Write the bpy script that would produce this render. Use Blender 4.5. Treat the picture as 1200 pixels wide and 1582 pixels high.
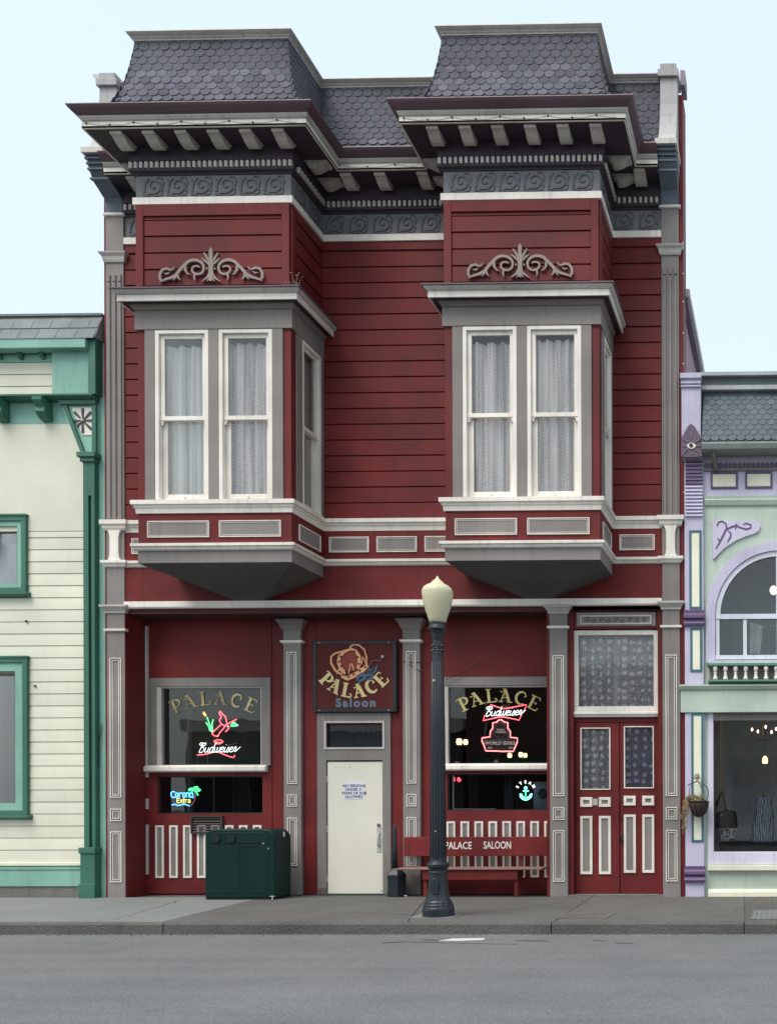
import bpy, bmesh, math, random
from mathutils import Vector, Matrix
random.seed(7)
rad = math.radians
SC = bpy.context.scene
for o in list(bpy.data.objects): bpy.data.objects.remove(o)
COL = SC.collection
# ---------------------------------------------------------------- camera
D, F, H = 14.6, 1460.0, 1.40
YAW, ROLL, PPX, PPY = rad(1.0), rad(0.17), 1188.0, 1245.0
cam_d = bpy.data.cameras.new('camera'); cam = bpy.data.objects.new('camera', cam_d); COL.objects.link(cam)
cam_d.sensor_fit = 'VERTICAL'; cam_d.sensor_height = 36.0; cam_d.lens = 36.0 * F / 1582.0
cam_d.shift_x = (600 - PPX) / 1582.0; cam_d.shift_y = (PPY - 791) / 1582.0
cam_d.clip_start = 0.05; cam_d.clip_end = 2000
cam.matrix_world = Matrix.Translation((0, -D, H)) @ Matrix.Rotation(YAW, 4, 'Z') @ Matrix.Rotation(rad(90), 4, 'X') @ Matrix.Rotation(-ROLL, 4, 'Z')
SC.camera = cam
# ---------------------------------------------------------------- world, sun, exposure
SUN_EL, SUN_AZ = rad(60), rad(-30)          # overcast daylight, brightest from the street side, a little to the left
w = bpy.data.worlds.new('World'); SC.world = w; w.use_nodes = True
nt = w.node_tree; nt.nodes.clear()
sky = nt.nodes.new('ShaderNodeTexSky'); sky.sky_type = 'NISHITA'; sky.sun_disc = False
sky.sun_elevation = SUN_EL; sky.sun_rotation = rad(180) - SUN_AZ; sky.dust_density = 4.0; sky.air_density = 1.0
b1 = nt.nodes.new('ShaderNodeBackground'); b1.inputs[1].default_value = 0.05
b2 = nt.nodes.new('ShaderNodeBackground')      # the even cloud layer
tc = nt.nodes.new('ShaderNodeTexCoord'); sx = nt.nodes.new('ShaderNodeSeparateXYZ')
rp = nt.nodes.new('ShaderNodeValToRGB')
rp.color_ramp.elements[0].position = 0.0; rp.color_ramp.elements[0].color = (0.68, 0.785, 0.84, 1)
rp.color_ramp.elements[1].position = 0.75; rp.color_ramp.elements[1].color = (0.66, 0.775, 0.83, 1)
nt.links.new(tc.outputs['Generated'], sx.inputs[0]); nt.links.new(sx.outputs['Z'], rp.inputs[0]); nt.links.new(rp.outputs[0], b2.inputs[0])
b2.inputs[1].default_value = 0.84
nt.links.new(sky.outputs[0], b1.inputs[0])
ad = nt.nodes.new('ShaderNodeAddShader'); wo = nt.nodes.new('ShaderNodeOutputWorld')
nt.links.new(b1.outputs[0], ad.inputs[0]); nt.links.new(b2.outputs[0], ad.inputs[1]); nt.links.new(ad.outputs[0], wo.inputs[0])
sd = bpy.data.lights.new('sun', 'SUN'); sd.energy = 2.3; sd.angle = rad(35); sd.color = (1.0, 0.96, 0.91)
sun = bpy.data.objects.new('sun', sd); COL.objects.link(sun)
dvec = Vector((math.sin(SUN_AZ) * math.cos(SUN_EL), -math.cos(SUN_AZ) * math.cos(SUN_EL), math.sin(SUN_EL)))
sun.rotation_euler = dvec.to_track_quat('Z', 'Y').to_euler()
vs = SC.view_settings; vs.view_transform = 'Standard'; vs.look = 'None'; vs.gamma = 1.0; vs.exposure = 0.36; vs.use_curve_mapping = False

# ---------------------------------------------------------------- helpers
def P(px, py, Y=0.0):
    """a surveyed point: photo pixel + distance plane -> world X, Z"""
    u, v = px - PPX, PPY - py
    c, s = math.cos(ROLL), math.sin(ROLL)
    u, v = u * c + v * s, -u * s + v * c
    dx = -math.sin(YAW) + math.cos(YAW) * u / F
    dy = math.cos(YAW) + math.sin(YAW) * u / F
    t = (Y + D) / dy
    return dx * t, H + t * v / F
def PX(px, py, Y=0.0): return P(px, py, Y)[0]
def PZ(px, py, Y=0.0): return P(px, py, Y)[1]
WO = {}
class MB:
    def __init__(s): s.v = []; s.f = []; s.ch = []
    def add(s, vs, fs):
        n = len(s.v); s.ch.append((n, len(s.f))); s.v += [tuple(p) for p in vs]; s.f += [tuple(i + n for i in f) for f in fs]; return s
    def box(s, x0, x1, y0, y1, z0, z1):
        if x0 > x1: x0, x1 = x1, x0
        if y0 > y1: y0, y1 = y1, y0
        if z0 > z1: z0, z1 = z1, z0
        return s.add([(x0,y0,z0),(x1,y0,z0),(x1,y1,z0),(x0,y1,z0),(x0,y0,z1),(x1,y0,z1),(x1,y1,z1),(x0,y1,z1)],
              [(0,3,2,1),(4,5,6,7),(0,1,5,4),(1,2,6,5),(2,3,7,6),(3,0,4,7)])
    def ring(s, x0, x1, z0, z1, y0, y1, w):      # rectangular frame in the XZ plane
        s.box(x0, x1, y0, y1, z0, z0 + w); s.box(x0, x1, y0, y1, z1 - w, z1)
        s.box(x0, x0 + w, y0, y1, z0 + w, z1 - w); s.box(x1 - w, x1, y0, y1, z0 + w, z1 - w); return s
    def prism(s, poly, a, b, axis='y'):          # polygon of (p,q) extruded; axis y: (x,z); axis x: (y,z); axis z: (x,y)
        n = len(poly)
        def m(p, t): return (p[0], t, p[1]) if axis == 'y' else ((t, p[0], p[1]) if axis == 'x' else (p[0], p[1], t))
        vs = [m(p, a) for p in poly] + [m(p, b) for p in poly]
        fs = [tuple(range(n)), tuple(range(2 * n - 1, n - 1, -1))] + [(i, i + n, (i + 1) % n + n, (i + 1) % n) for i in range(n)]
        return s.add(vs, fs)
    def sweep(s, path, prof, closed=True):
        n = len(path); offs = []
        for i in range(n):
            ds = []
            if i > 0: ds.append((path[i][0]-path[i-1][0], path[i][1]-path[i-1][1]))
            if i < n-1: ds.append((path[i+1][0]-path[i][0], path[i+1][1]-path[i][1]))
            ns = []
            for d in ds:
                l = math.hypot(*d); ns.append((d[1]/l, -d[0]/l))
            if len(ns) == 1: offs.append(ns[0])
            else:
                sx_, sy_ = ns[0][0]+ns[1][0], ns[0][1]+ns[1][1]; l2 = (sx_*sx_+sy_*sy_)/2
                offs.append((sx_/l2, sy_/l2))
        m = len(prof); vs = []
        for i in range(n):
            for (o, z) in prof: vs.append((path[i][0]+offs[i][0]*o, path[i][1]+offs[i][1]*o, z))
        fs = []
        for i in range(n-1):
            for j in range(m if closed else m-1):
                k = (j+1) % m; fs.append((i*m+j, i*m+k, (i+1)*m+k, (i+1)*m+j))
        if closed: fs += [tuple(range(m)), tuple((n-1)*m+j for j in range(m-1, -1, -1))]
        return s.add(vs, fs)
    def ribbon(s, pts, wd, y0, y1):              # flat stroke in XZ with thickness y0..y1
        n = len(pts)
        if not isinstance(wd, (list, tuple)): wd = [wd]*n
        L, R = [], []
        for i in range(n):
            a = pts[max(0, i-1)]; b = pts[min(n-1, i+1)]
            dx, dz = b[0]-a[0], b[1]-a[1]; l = math.hypot(dx, dz) or 1
            nx, nz = -dz/l, dx/l; h = wd[i]/2
            L.append((pts[i][0]+nx*h, pts[i][1]+nz*h)); R.append((pts[i][0]-nx*h, pts[i][1]-nz*h))
        vs = [(p[0], y0, p[1]) for p in L] + [(p[0], y0, p[1]) for p in R] + [(p[0], y1, p[1]) for p in L] + [(p[0], y1, p[1]) for p in R]
        fs = []
        for i in range(n-1):
            fs += [(i, i+1, n+i+1, n+i), (2*n+i, 3*n+i, 3*n+i+1, 2*n+i+1), (i, 2*n+i, 2*n+i+1, i+1), (n+i, n+i+1, 3*n+i+1, 3*n+i)]
        fs += [(0, n, 3*n, 2*n), (n-1, 3*n-1, 4*n-1, 2*n-1)]
        return s.add(vs, fs)
    def tube(s, pts, r, k=6, caps=True):
        n = len(pts); pts = [Vector(p) for p in pts]; vs = []
        rr = r if isinstance(r, (list, tuple)) else [r]*n
        up = Vector((0, 1, 0.01))
        for i in range(n):
            d = (pts[min(n-1, i+1)] - pts[max(0, i-1)])
            d = d.normalized() if d.length > 1e-9 else Vector((0, 0, 1))
            u = d.cross(up)
            if u.length < 1e-3: u = d.cross(Vector((1, 0, 0)))
            u.normalize(); v = d.cross(u).normalized()
            for j in range(k):
                a = 2*math.pi*j/k; vs.append(tuple(pts[i] + (u*math.cos(a)+v*math.sin(a))*rr[i]))
        fs = [(i*k+j, i*k+(j+1) % k, (i+1)*k+(j+1) % k, (i+1)*k+j) for i in range(n-1) for j in range(k)]
        if caps: fs += [tuple(range(k-1, -1, -1)), tuple((n-1)*k+j for j in range(k))]
        return s.add(vs, fs)
    def lathe(s, prof, cx, cy, k=24, ph=0.0):
        n = len(prof); vs = []
        for (r, z) in prof:
            for j in range(k):
                a = 2*math.pi*j/k+ph; vs.append((cx+r*math.cos(a), cy+r*math.sin(a), z))
        fs = [(i*k+j, i*k+(j+1) % k, (i+1)*k+(j+1) % k, (i+1)*k+j) for i in range(n-1) for j in range(k)]
        fs += [tuple(range(k-1, -1, -1)), tuple((n-1)*k+j for j in range(k))]
        return s.add(vs, fs)
    def sphere(s, c, r, k=10, m=6, sz=1.0, sy=1.0):
        pr = [(max(1e-4, r*math.sin(math.pi*i/m)), -r*math.cos(math.pi*i/m)) for i in range(m+1)]
        n = len(s.v); s.lathe([(a, z) for a, z in pr], 0, 0, k)
        for i in range(n, len(s.v)):
            x, y, z = s.v[i]; s.v[i] = (c[0]+x, c[1]+y*sy, c[2]+z*sz)
        return s
    def mesh(s, name, m=None, smooth=False):
        me = bpy.data.meshes.new(name); me.from_pydata(s.v, [], s.f)
        bm = bmesh.new(); bm.from_mesh(me); bmesh.ops.recalc_face_normals(bm, faces=bm.faces)
        bm.to_mesh(me); bm.free()
        if m: me.materials.append(m)
        if smooth: me.polygons.foreach_set('use_smooth', [True]*len(me.polygons))
        me.update(); return me
def link(name, me, parent=None, loc=(0, 0, 0), rot=None, smooth_ang=None):
    o = bpy.data.objects.new(name, me); COL.objects.link(o); lv = Vector(loc)
    if parent is not None:
        o.parent = parent; o.location = lv - WO[parent.name]
    else: o.location = lv
    if rot: o.rotation_euler = rot
    WO[o.name] = lv; return o
def bevel(o, wd=0.004, seg=1):
    md = o.modifiers.new('bevel', 'BEVEL'); md.width = wd; md.segments = seg; md.limit_method = 'ANGLE'; md.angle_limit = rad(40); return o
def part(name, mb, m, parent, smooth=False, bev=0):
    o = link(name, mb.mesh(name, m, smooth), parent)
    if bev: bevel(o, bev)
    return o
def thing(name, label, cat, loc=(0, 0, 0), group=None):
    o = bpy.data.objects.new(name, None); COL.objects.link(o); o.location = loc; WO[o.name] = Vector(loc)
    o.empty_display_size = 0.2
    return tag(o, label, cat, group)
def tag(o, label, cat, group=None):
    o['label'] = label; o['category'] = cat
    if group: o['group'] = group
    return o
def pieces(name, mb, m, parent, bev=0):
    """every solid added to mb becomes an object of its own"""
    ch = mb.ch+[(len(mb.v), len(mb.f))]; last = None
    for (a, fa), (b, fb_) in zip(ch, ch[1:]):
        q = MB(); q.v = mb.v[a:b]; q.f = [tuple(i-a for i in f) for f in mb.f[fa:fb_]]; last = part(name, q, m, parent, bev=bev)
    return last
def struct(name, mb, m, parent=None, smooth=False):
    o = part(name, mb, m, parent, smooth)
    if parent is None: o['kind'] = 'structure'
    return o
def textmesh(body, size, m, depth=0.002, align='CENTER', shear=0.0, bold=0.0, space=1.0):
    cu = bpy.data.curves.new('lettering', 'FONT'); cu.body = body; cu.size = size; cu.extrude = depth; cu.align_x = align
    cu.shear = shear; cu.offset = bold; cu.space_character = space; cu.resolution_u = 3
    t = bpy.data.objects.new('tmp', cu); COL.objects.link(t)
    dg = bpy.context.evaluated_depsgraph_get(); me = bpy.data.meshes.new_from_object(t.evaluated_get(dg))
    bpy.data.objects.remove(t); me.materials.clear(); me.materials.append(m); me.name = 'lettering'
    for v in me.vertices: v.co = Vector((v.co.x, -v.co.z, v.co.y))
    return me
# ---------------------------------------------------------------- materials
def nodes(name):
    m = bpy.data.materials.new(name); m.use_nodes = True; t = m.node_tree; t.nodes.clear()
    out = t.nodes.new('ShaderNodeOutputMaterial'); return m, t, out
def N(t, typ, **kw):
    n = t.nodes.new(typ)
    for k, v in kw.items():
        if k.startswith('i_'): n.inputs[int(k[2:])].default_value = v
        else: setattr(n, k, v)
    return n
def mix(t, fac, a, b, mode='MIX'):
    n = t.nodes.new('ShaderNodeMix'); n.data_type = 'RGBA'; n.blend_type = mode
    for sock, val in ((n.inputs[0], fac), (n.inputs[6], a), (n.inputs[7], b)):
        if isinstance(val, (int, float)): sock.default_value = val
        elif isinstance(val, tuple): sock.default_value = val
        else: t.links.new(val, sock)
    return n.outputs[2]
def ramp(t, src, p0, p1, c0=(0, 0, 0, 1), c1=(1, 1, 1, 1)):
    r = t.nodes.new('ShaderNodeValToRGB'); e = r.color_ramp.elements
    e[0].position = p0; e[1].position = p1; e[0].color = c0; e[1].color = c1
    t.links.new(src, r.inputs[0]); return r.outputs[0]
def paint(name, rgb, rough=0.5, var=0.10, bump=0.08, dirt=0.25, scale=1.0, spec=0.4, rnd=0.06, grime=(0.08, 0.07, 0.06), grain=(1.2, 1.2, 14.0)):
    m, t, out = nodes(name)
    bs = N(t, 'ShaderNodeBsdfPrincipled'); t.links.new(bs.outputs[0], out.inputs[0])
    geo = N(t, 'ShaderNodeNewGeometry'); oi = N(t, 'ShaderNodeObjectInfo')
    mp = N(t, 'ShaderNodeMapping'); t.links.new(geo.outputs['Position'], mp.inputs[0]); mp.inputs[3].default_value = (1.0*scale, 1.0*scale, 1.0*scale)
    n1 = N(t, 'ShaderNodeTexNoise'); n1.inputs['Scale'].default_value = 1.3; n1.inputs['Detail'].default_value = 6; t.links.new(mp.outputs[0], n1.inputs[0])
    mp2 = N(t, 'ShaderNodeMapping'); mp2.inputs[3].default_value = (9*scale, 9*scale, 0.8*scale); t.links.new(geo.outputs['Position'], mp2.inputs[0])
    n2 = N(t, 'ShaderNodeTexNoise'); n2.inputs['Scale'].default_value = 1.6; n2.inputs['Detail'].default_value = 5; t.links.new(mp2.outputs[0], n2.inputs[0])
    n3 = N(t, 'ShaderNodeTexNoise'); n3.inputs['Scale'].default_value = 60; n3.inputs['Detail'].default_value = 3; t.links.new(geo.outputs['Position'], n3.inputs[0])
    c = (*rgb, 1)
    dk = tuple(x*(1-var*1.8) for x in rgb)+(1,); lt = tuple(min(1, x*(1+var)) for x in rgb)+(1,)
    col = mix(t, ramp(t, n1.outputs[0], 0.3, 0.7), dk, lt)
    ma = N(t, 'ShaderNodeMath', operation='MULTIPLY'); t.links.new(ramp(t, n2.outputs[0], 0.52, 0.78), ma.inputs[0]); ma.inputs[1].default_value = dirt
    col = mix(t, ma.outputs[0], col, (*grime, 1))
    hs = N(t, 'ShaderNodeHueSaturation'); mr = N(t, 'ShaderNodeMapRange'); t.links.new(oi.outputs['Random'], mr.inputs[0])
    mr.inputs[3].default_value = 1-rnd; mr.inputs[4].default_value = 1+rnd
    t.links.new(mr.outputs[0], hs.inputs['Value']); t.links.new(col, hs.inputs['Color']); t.links.new(hs.outputs[0], bs.inputs['Base Color'])
    rr = N(t, 'ShaderNodeMapRange'); t.links.new(n1.outputs[0], rr.inputs[0]); rr.inputs[3].default_value = rough-0.1; rr.inputs[4].default_value = rough+0.15
    t.links.new(rr.outputs[0], bs.inputs['Roughness']); bs.inputs['Specular IOR Level'].default_value = spec
    mp3 = N(t, 'ShaderNodeMapping'); mp3.inputs[3].default_value = grain; t.links.new(geo.outputs['Position'], mp3.inputs[0])
    n4 = N(t, 'ShaderNodeTexNoise'); n4.inputs['Scale'].default_value = 6; n4.inputs['Detail'].default_value = 6; t.links.new(mp3.outputs[0], n4.inputs[0])
    am = N(t, 'ShaderNodeMath', operation='ADD'); t.links.new(n3.outputs[0], am.inputs[0]); t.links.new(n4.outputs[0], am.inputs[1])
    bp = N(t, 'ShaderNodeBump'); bp.inputs['Strength'].default_value = bump*2; bp.inputs['Distance'].default_value = 0.01
    t.links.new(am.outputs[0], bp.inputs['Height']); t.links.new(bp.outputs[0], bs.inputs['Normal'])
    return m
def emis(name, rgb, st, body=(0.6, 0.6, 0.6)):
    m, t, out = nodes(name); bs = N(t, 'ShaderNodeBsdfPrincipled'); t.links.new(bs.outputs[0], out.inputs[0])
    bs.inputs['Base Color'].default_value = (*body, 1); bs.inputs['Emission Color'].default_value = (*rgb, 1); bs.inputs['Emission Strength'].default_value = st
    bs.inputs['Roughness'].default_value = 0.3
    return m
def glassm(name, tint=(1, 1, 1), refl=1.0, rough=0.0, haze=0.0, hazecol=(0.5, 0.55, 0.58)):
    m, t, out = nodes(name)
    tr = N(t, 'ShaderNodeBsdfTransparent'); tr.inputs[0].default_value = (*tint, 1)
    gl = N(t, 'ShaderNodeBsdfGlossy'); gl.inputs['Roughness'].default_value = rough
    fr = N(t, 'ShaderNodeFresnel'); fr.inputs[0].default_value = 1.5
    ge = N(t, 'ShaderNodeNewGeometry'); nz = N(t, 'ShaderNodeTexNoise'); nz.inputs['Scale'].default_value = 1.1; nz.inputs['Detail'].default_value = 2
    t.links.new(ge.outputs['Position'], nz.inputs[0])
    bp = N(t, 'ShaderNodeBump'); bp.inputs['Strength'].default_value = 0.035; bp.inputs['Distance'].default_value = 0.05
    t.links.new(nz.outputs[0], bp.inputs['Height']); t.links.new(bp.outputs[0], gl.inputs['Normal'])
    mu = N(t, 'ShaderNodeMath', operation='MULTIPLY'); t.links.new(fr.outputs[0], mu.inputs[0]); mu.inputs[1].default_value = refl; mu.use_clamp = True
    mx = N(t, 'ShaderNodeMixShader'); t.links.new(mu.outputs[0], mx.inputs[0]); t.links.new(tr.outputs[0], mx.inputs[1]); t.links.new(gl.outputs[0], mx.inputs[2])
    last = mx
    if haze:
        df = N(t, 'ShaderNodeBsdfDiffuse'); df.inputs[0].default_value = (*hazecol, 1)
        n2 = N(t, 'ShaderNodeTexNoise'); n2.inputs['Scale'].default_value = 3; n2.inputs['Detail'].default_value = 5; t.links.new(ge.outputs['Position'], n2.inputs[0])
        mm = N(t, 'ShaderNodeMath', operation='MULTIPLY'); t.links.new(n2.outputs[0], mm.inputs[0]); mm.inputs[1].default_value = haze*2
        last = N(t, 'ShaderNodeMixShader'); t.links.new(mm.outputs[0], last.inputs[0]); t.links.new(mx.outputs[0], last.inputs[1]); t.links.new(df.outputs[0], last.inputs[2])
    t.links.new(last.outputs[0], out.inputs[0]); return m
def lace(name, rgb=(0.72, 0.76, 0.80), base=0.45, sc=9.0, amt=0.5, fl=True, edge=0.5, gather=0.0):
    """net cloth: flowers, vines and speckle close up the weave; it also closes where a fold turns edge-on"""
    m, t, out = nodes(name)
    ge = N(t, 'ShaderNodeNewGeometry')
    sp_ = N(t, 'ShaderNodeSeparateXYZ'); t.links.new(ge.outputs['Position'], sp_.inputs[0]); xy = N(t, 'ShaderNodeMath', operation='ADD'); t.links.new(sp_.outputs[0], xy.inputs[0]); t.links.new(sp_.outputs[1], xy.inputs[1])
    cv = N(t, 'ShaderNodeCombineXYZ'); t.links.new(xy.outputs[0], cv.inputs[0]); t.links.new(sp_.outputs[2], cv.inputs[1])
    vo = N(t, 'ShaderNodeTexVoronoi', voronoi_dimensions='2D'); vo.inputs['Scale'].default_value = sc; vo.inputs['Randomness'].default_value = 0.35; t.links.new(cv.outputs[0], vo.inputs[0])
    v2 = N(t, 'ShaderNodeTexVoronoi', voronoi_dimensions='2D'); v2.inputs['Scale'].default_value = sc*2.2; v2.feature = 'DISTANCE_TO_EDGE'; t.links.new(cv.outputs[0], v2.inputs[0])
    v3 = N(t, 'ShaderNodeTexNoise'); v3.inputs['Scale'].default_value = sc*4.5; v3.inputs['Detail'].default_value = 2; t.links.new(ge.outputs['Position'], v3.inputs[0])
    nz = N(t, 'ShaderNodeMath', operation='MULTIPLY_ADD'); t.links.new(v3.outputs[0], nz.inputs[0]); nz.inputs[1].default_value = 0.9; t.links.new(vo.outputs['Distance'], nz.inputs[2])
    a = ramp(t, nz.outputs[0], 0.64, 0.74, (1, 1, 1, 1), (0, 0, 0, 1))
    b = ramp(t, v2.outputs[0], 0.03, 0.08, (0.35, 0.35, 0.35, 1), (0, 0, 0, 1))
    c = ramp(t, v3.outputs[0], 0.58, 0.64, (0, 0, 0, 1), (0.5, 0.5, 0.5, 1))
    mx1 = mix(t, 1.0, mix(t, 1.0, a, b, 'LIGHTEN'), c, 'LIGHTEN') if fl else c
    rng = N(t, 'ShaderNodeMapRange'); t.links.new(mx1, rng.inputs[0]); rng.inputs[3].default_value = base; rng.inputs[4].default_value = min(1, base+amt)
    lw = N(t, 'ShaderNodeLayerWeight'); lw.inputs[0].default_value = 0.35
    ad_ = N(t, 'ShaderNodeMath', operation='MULTIPLY_ADD'); t.links.new(lw.outputs['Facing'], ad_.inputs[0]); ad_.inputs[1].default_value = edge; t.links.new(rng.outputs[0], ad_.inputs[2]); ad_.use_clamp = True
    fac_out = ad_.outputs[0]
    if gather:     # the cloth is bunched tighter in some upright bands than in others
        mg = N(t, 'ShaderNodeMapping'); mg.inputs[3].default_value = (11.0, 0.35, 1); t.links.new(cv.outputs[0], mg.inputs[0])
        ng = N(t, 'ShaderNodeTexNoise'); ng.inputs['Scale'].default_value = 1.0; ng.inputs['Detail'].default_value = 2; t.links.new(mg.outputs[0], ng.inputs[0])
        g_ = N(t, 'ShaderNodeMapRange'); t.links.new(ng.outputs[0], g_.inputs[0]); g_.inputs[1].default_value = 0.36; g_.inputs[2].default_value = 0.62; g_.inputs[3].default_value = 1-gather; g_.inputs[4].default_value = 1+gather*0.8
        mgm = N(t, 'ShaderNodeMath', operation='MULTIPLY'); t.links.new(g_.outputs[0], mgm.inputs[0]); t.links.new(ad_.outputs[0], mgm.inputs[1]); mgm.use_clamp = True; fac_out = mgm.outputs[0]
    df = N(t, 'ShaderNodeBsdfDiffuse'); df.inputs[0].default_value = (*rgb, 1)
    tl = N(t, 'ShaderNodeBsdfTranslucent'); tl.inputs[0].default_value = (*rgb, 1)
    ms = N(t, 'ShaderNodeMixShader'); ms.inputs[0].default_value = 0.12; t.links.new(df.outputs[0], ms.inputs[1]); t.links.new(tl.outputs[0], ms.inputs[2])
    tr = N(t, 'ShaderNodeBsdfTransparent'); mo = N(t, 'ShaderNodeMixShader')
    t.links.new(fac_out, mo.inputs[0]); t.links.new(tr.outputs[0], mo.inputs[1]); t.links.new(ms.outputs[0], mo.inputs[2]); t.links.new(mo.outputs[0], out.inputs[0])
    return m
def ground(name, c0, c1, sc=2.0, bump=0.4, spots=0.0, stain=(0.05, 0.05, 0.05), stain_amt=0.4, streak=0.0):
    m, t, out = nodes(name); bs = N(t, 'ShaderNodeBsdfPrincipled'); t.links.new(bs.outputs[0], out.inputs[0])
    ge = N(t, 'ShaderNodeNewGeometry'); oi = N(t, 'ShaderNodeObjectInfo')
    n1 = N(t, 'ShaderNodeTexNoise'); n1.inputs['Scale'].default_value = 0.8; n1.inputs['Detail'].default_value = 8; n1.inputs['Roughness'].default_value = 0.65; t.links.new(ge.outputs['Position'], n1.inputs[0])
    n2 = N(t, 'ShaderNodeTexNoise'); n2.inputs['Scale'].default_value = 55*sc; n2.inputs['Detail'].default_value = 4; t.links.new(ge.outputs['Position'], n2.inputs[0])
    vo = N(t, 'ShaderNodeTexVoronoi'); vo.inputs['Scale'].default_value = 45*sc; t.links.new(ge.outputs['Position'], vo.inputs[0])
    col = mix(t, ramp(t, n1.outputs[0], 0.3, 0.72), (*c0, 1), (*c1, 1))
    col = mix(t, 0.35, col, ramp(t, n2.outputs[0], 0.3, 0.7, (0.45, 0.45, 0.45, 1), (1.35, 1.35, 1.35, 1)), 'MULTIPLY')
    n5 = N(t, 'ShaderNodeTexNoise'); n5.inputs['Scale'].default_value = 2.4; n5.inputs['Detail'].default_value = 9; n5.inputs['Roughness'].default_value = 0.7; t.links.new(ge.outputs['Position'], n5.inputs[0])
    ma = N(t, 'ShaderNodeMath', operation='MULTIPLY'); t.links.new(ramp(t, n5.outputs[0], 0.55, 0.75), ma.inputs[0]); ma.inputs[1].default_value = stain_amt
    col = mix(t, ma.outputs[0], col, (*stain, 1))
    if streak:     # wheel-polished lanes and drag marks running along the street
        mp = N(t, 'ShaderNodeMapping'); mp.inputs[3].default_value = (0.12, 1.6, 1); t.links.new(ge.outputs['Position'], mp.inputs[0])
        n6 = N(t, 'ShaderNodeTexNoise'); n6.inputs['Scale'].default_value = 1.5; n6.inputs['Detail'].default_value = 7; t.links.new(mp.outputs[0], n6.inputs[0])
        col = mix(t, streak, col, ramp(t, n6.outputs[0], 0.35, 0.68, (0.6, 0.6, 0.6, 1), (1.35, 1.34, 1.33, 1)), 'MULTIPLY')
        vc = N(t, 'ShaderNodeTexVoronoi'); vc.inputs['Scale'].default_value = 95; t.links.new(ge.outputs['Position'], vc.inputs[0])
        col = mix(t, 0.5, col, ramp(t, vc.outputs['Color'], 0.2, 0.8, (0.7, 0.7, 0.7, 1), (1.4, 1.4, 1.4, 1)), 'MULTIPLY')
    hs = N(t, 'ShaderNodeHueSaturation'); mr = N(t, 'ShaderNodeMapRange'); t.links.new(oi.outputs['Random'], mr.inputs[0]); mr.inputs[3].default_value = 0.93; mr.inputs[4].default_value = 1.07
    t.links.new(mr.outputs[0], hs.inputs['Value']); t.links.new(col, hs.inputs['Color']); t.links.new(hs.outputs[0], bs.inputs['Base Color'])
    bs.inputs['Roughness'].default_value = 0.85; bs.inputs['Specular IOR Level'].default_value = 0.25
    bp = N(t, 'ShaderNodeBump'); bp.inputs['Strength'].default_value = bump; bp.inputs['Distance'].default_value = 0.006
    am = N(t, 'ShaderNodeMath', operation='ADD'); t.links.new(n2.outputs[0], am.inputs[0]); t.links.new(vo.outputs['Distance'], am.inputs[1])
    t.links.new(am.outputs[0], bp.inputs['Height']); t.links.new(bp.outputs[0], bs.inputs['Normal'])
    return m
RED = paint('red_paint', (0.147, 0.0185, 0.0185), spec=0.22, rough=0.55, dirt=0.42, var=0.18, grime=(0.05, 0.02, 0.02))
REDK = paint('red_paint_groove', (0.085, 0.014, 0.016), rough=0.7)
GRY = paint('grey_paint', (0.228, 0.205, 0.190), rough=0.55, spec=0.3)
WHT = paint('white_paint', (0.79, 0.735, 0.655), rough=0.45, dirt=0.3, grime=(0.25, 0.22, 0.17))
LGR = paint('light_grey_paint', (0.50, 0.47, 0.43), rough=0.5, dirt=0.3)
FRZ = paint('frieze_grey_paint', (0.18, 0.18, 0.187), rough=0.6, bump=0.2)
SCR = paint('frieze_scroll_paint', (0.115, 0.115, 0.122), rough=0.6, bump=0.2)
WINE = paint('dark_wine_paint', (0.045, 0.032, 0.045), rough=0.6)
CONS = paint('blue_grey_paint', (0.11, 0.14, 0.17), rough=0.5)
GUT = paint('gutter_wine_paint', (0.115, 0.070, 0.085), rough=0.5)
SHG = paint('mauve_shingle', (0.110, 0.112, 0.140), rough=0.8, var=0.24, rnd=0.30, dirt=0.45, bump=0.4, grime=(0.16, 0.10, 0.11))
SHK = paint('roof_underlay', (0.075, 0.072, 0.085), rough=0.9)
SHG2 = paint('slate_shingle', (0.11, 0.135, 0.155), rough=0.75, var=0.15, rnd=0.12, bump=0.4)
ORN = paint('taupe_ornament_paint', (0.27, 0.215, 0.19), rough=0.55)
CRM = paint('cream_paint', (0.69, 0.675, 0.545), rough=0.5, dirt=0.10, var=0.05, grime=(0.4, 0.38, 0.3))
CRMK = paint('cream_groove', (0.42, 0.40, 0.33), rough=0.7)
TEAL = paint('light_green_paint', (0.23, 0.45, 0.36), rough=0.5)
DGRN = paint('dark_green_paint', (0.045, 0.155, 0.105), rough=0.45)
LILAC = paint('lilac_paint', (0.56, 0.52, 0.66), rough=0.5, dirt=0.15)
SAGE = paint('sage_paint', (0.47, 0.55, 0.46), rough=0.5, dirt=0.12)
PURP = paint('purple_paint', (0.11, 0.065, 0.155), rough=0.5)
CRM2 = paint('pale_cream_paint', (0.80, 0.78, 0.60), rough=0.5, dirt=0.1)
TBL = paint('teal_blue_paint', (0.045, 0.14, 0.17), rough=0.5)
DOORW = paint('door_cream_paint', (0.74, 0.71, 0.60), rough=0.45, dirt=0.04, var=0.03, bump=0.01)
BLK = paint('black_metal', (0.015, 0.015, 0.017), rough=0.4)
IRON = paint('painted_iron', (0.014, 0.021, 0.029), rough=0.38, bump=0.15, spec=0.5)
BIN = paint('green_plastic', (0.001, 0.019, 0.016), rough=0.45, bump=0.02, dirt=0.10, spec=0.22, grime=(0.02, 0.035, 0.03))
BIN2 = paint('dark_green_plastic', (0.004, 0.010, 0.010), rough=0.5)
STEEL = paint('steel', (0.45, 0.44, 0.42), rough=0.3, spec=0.7)
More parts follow.
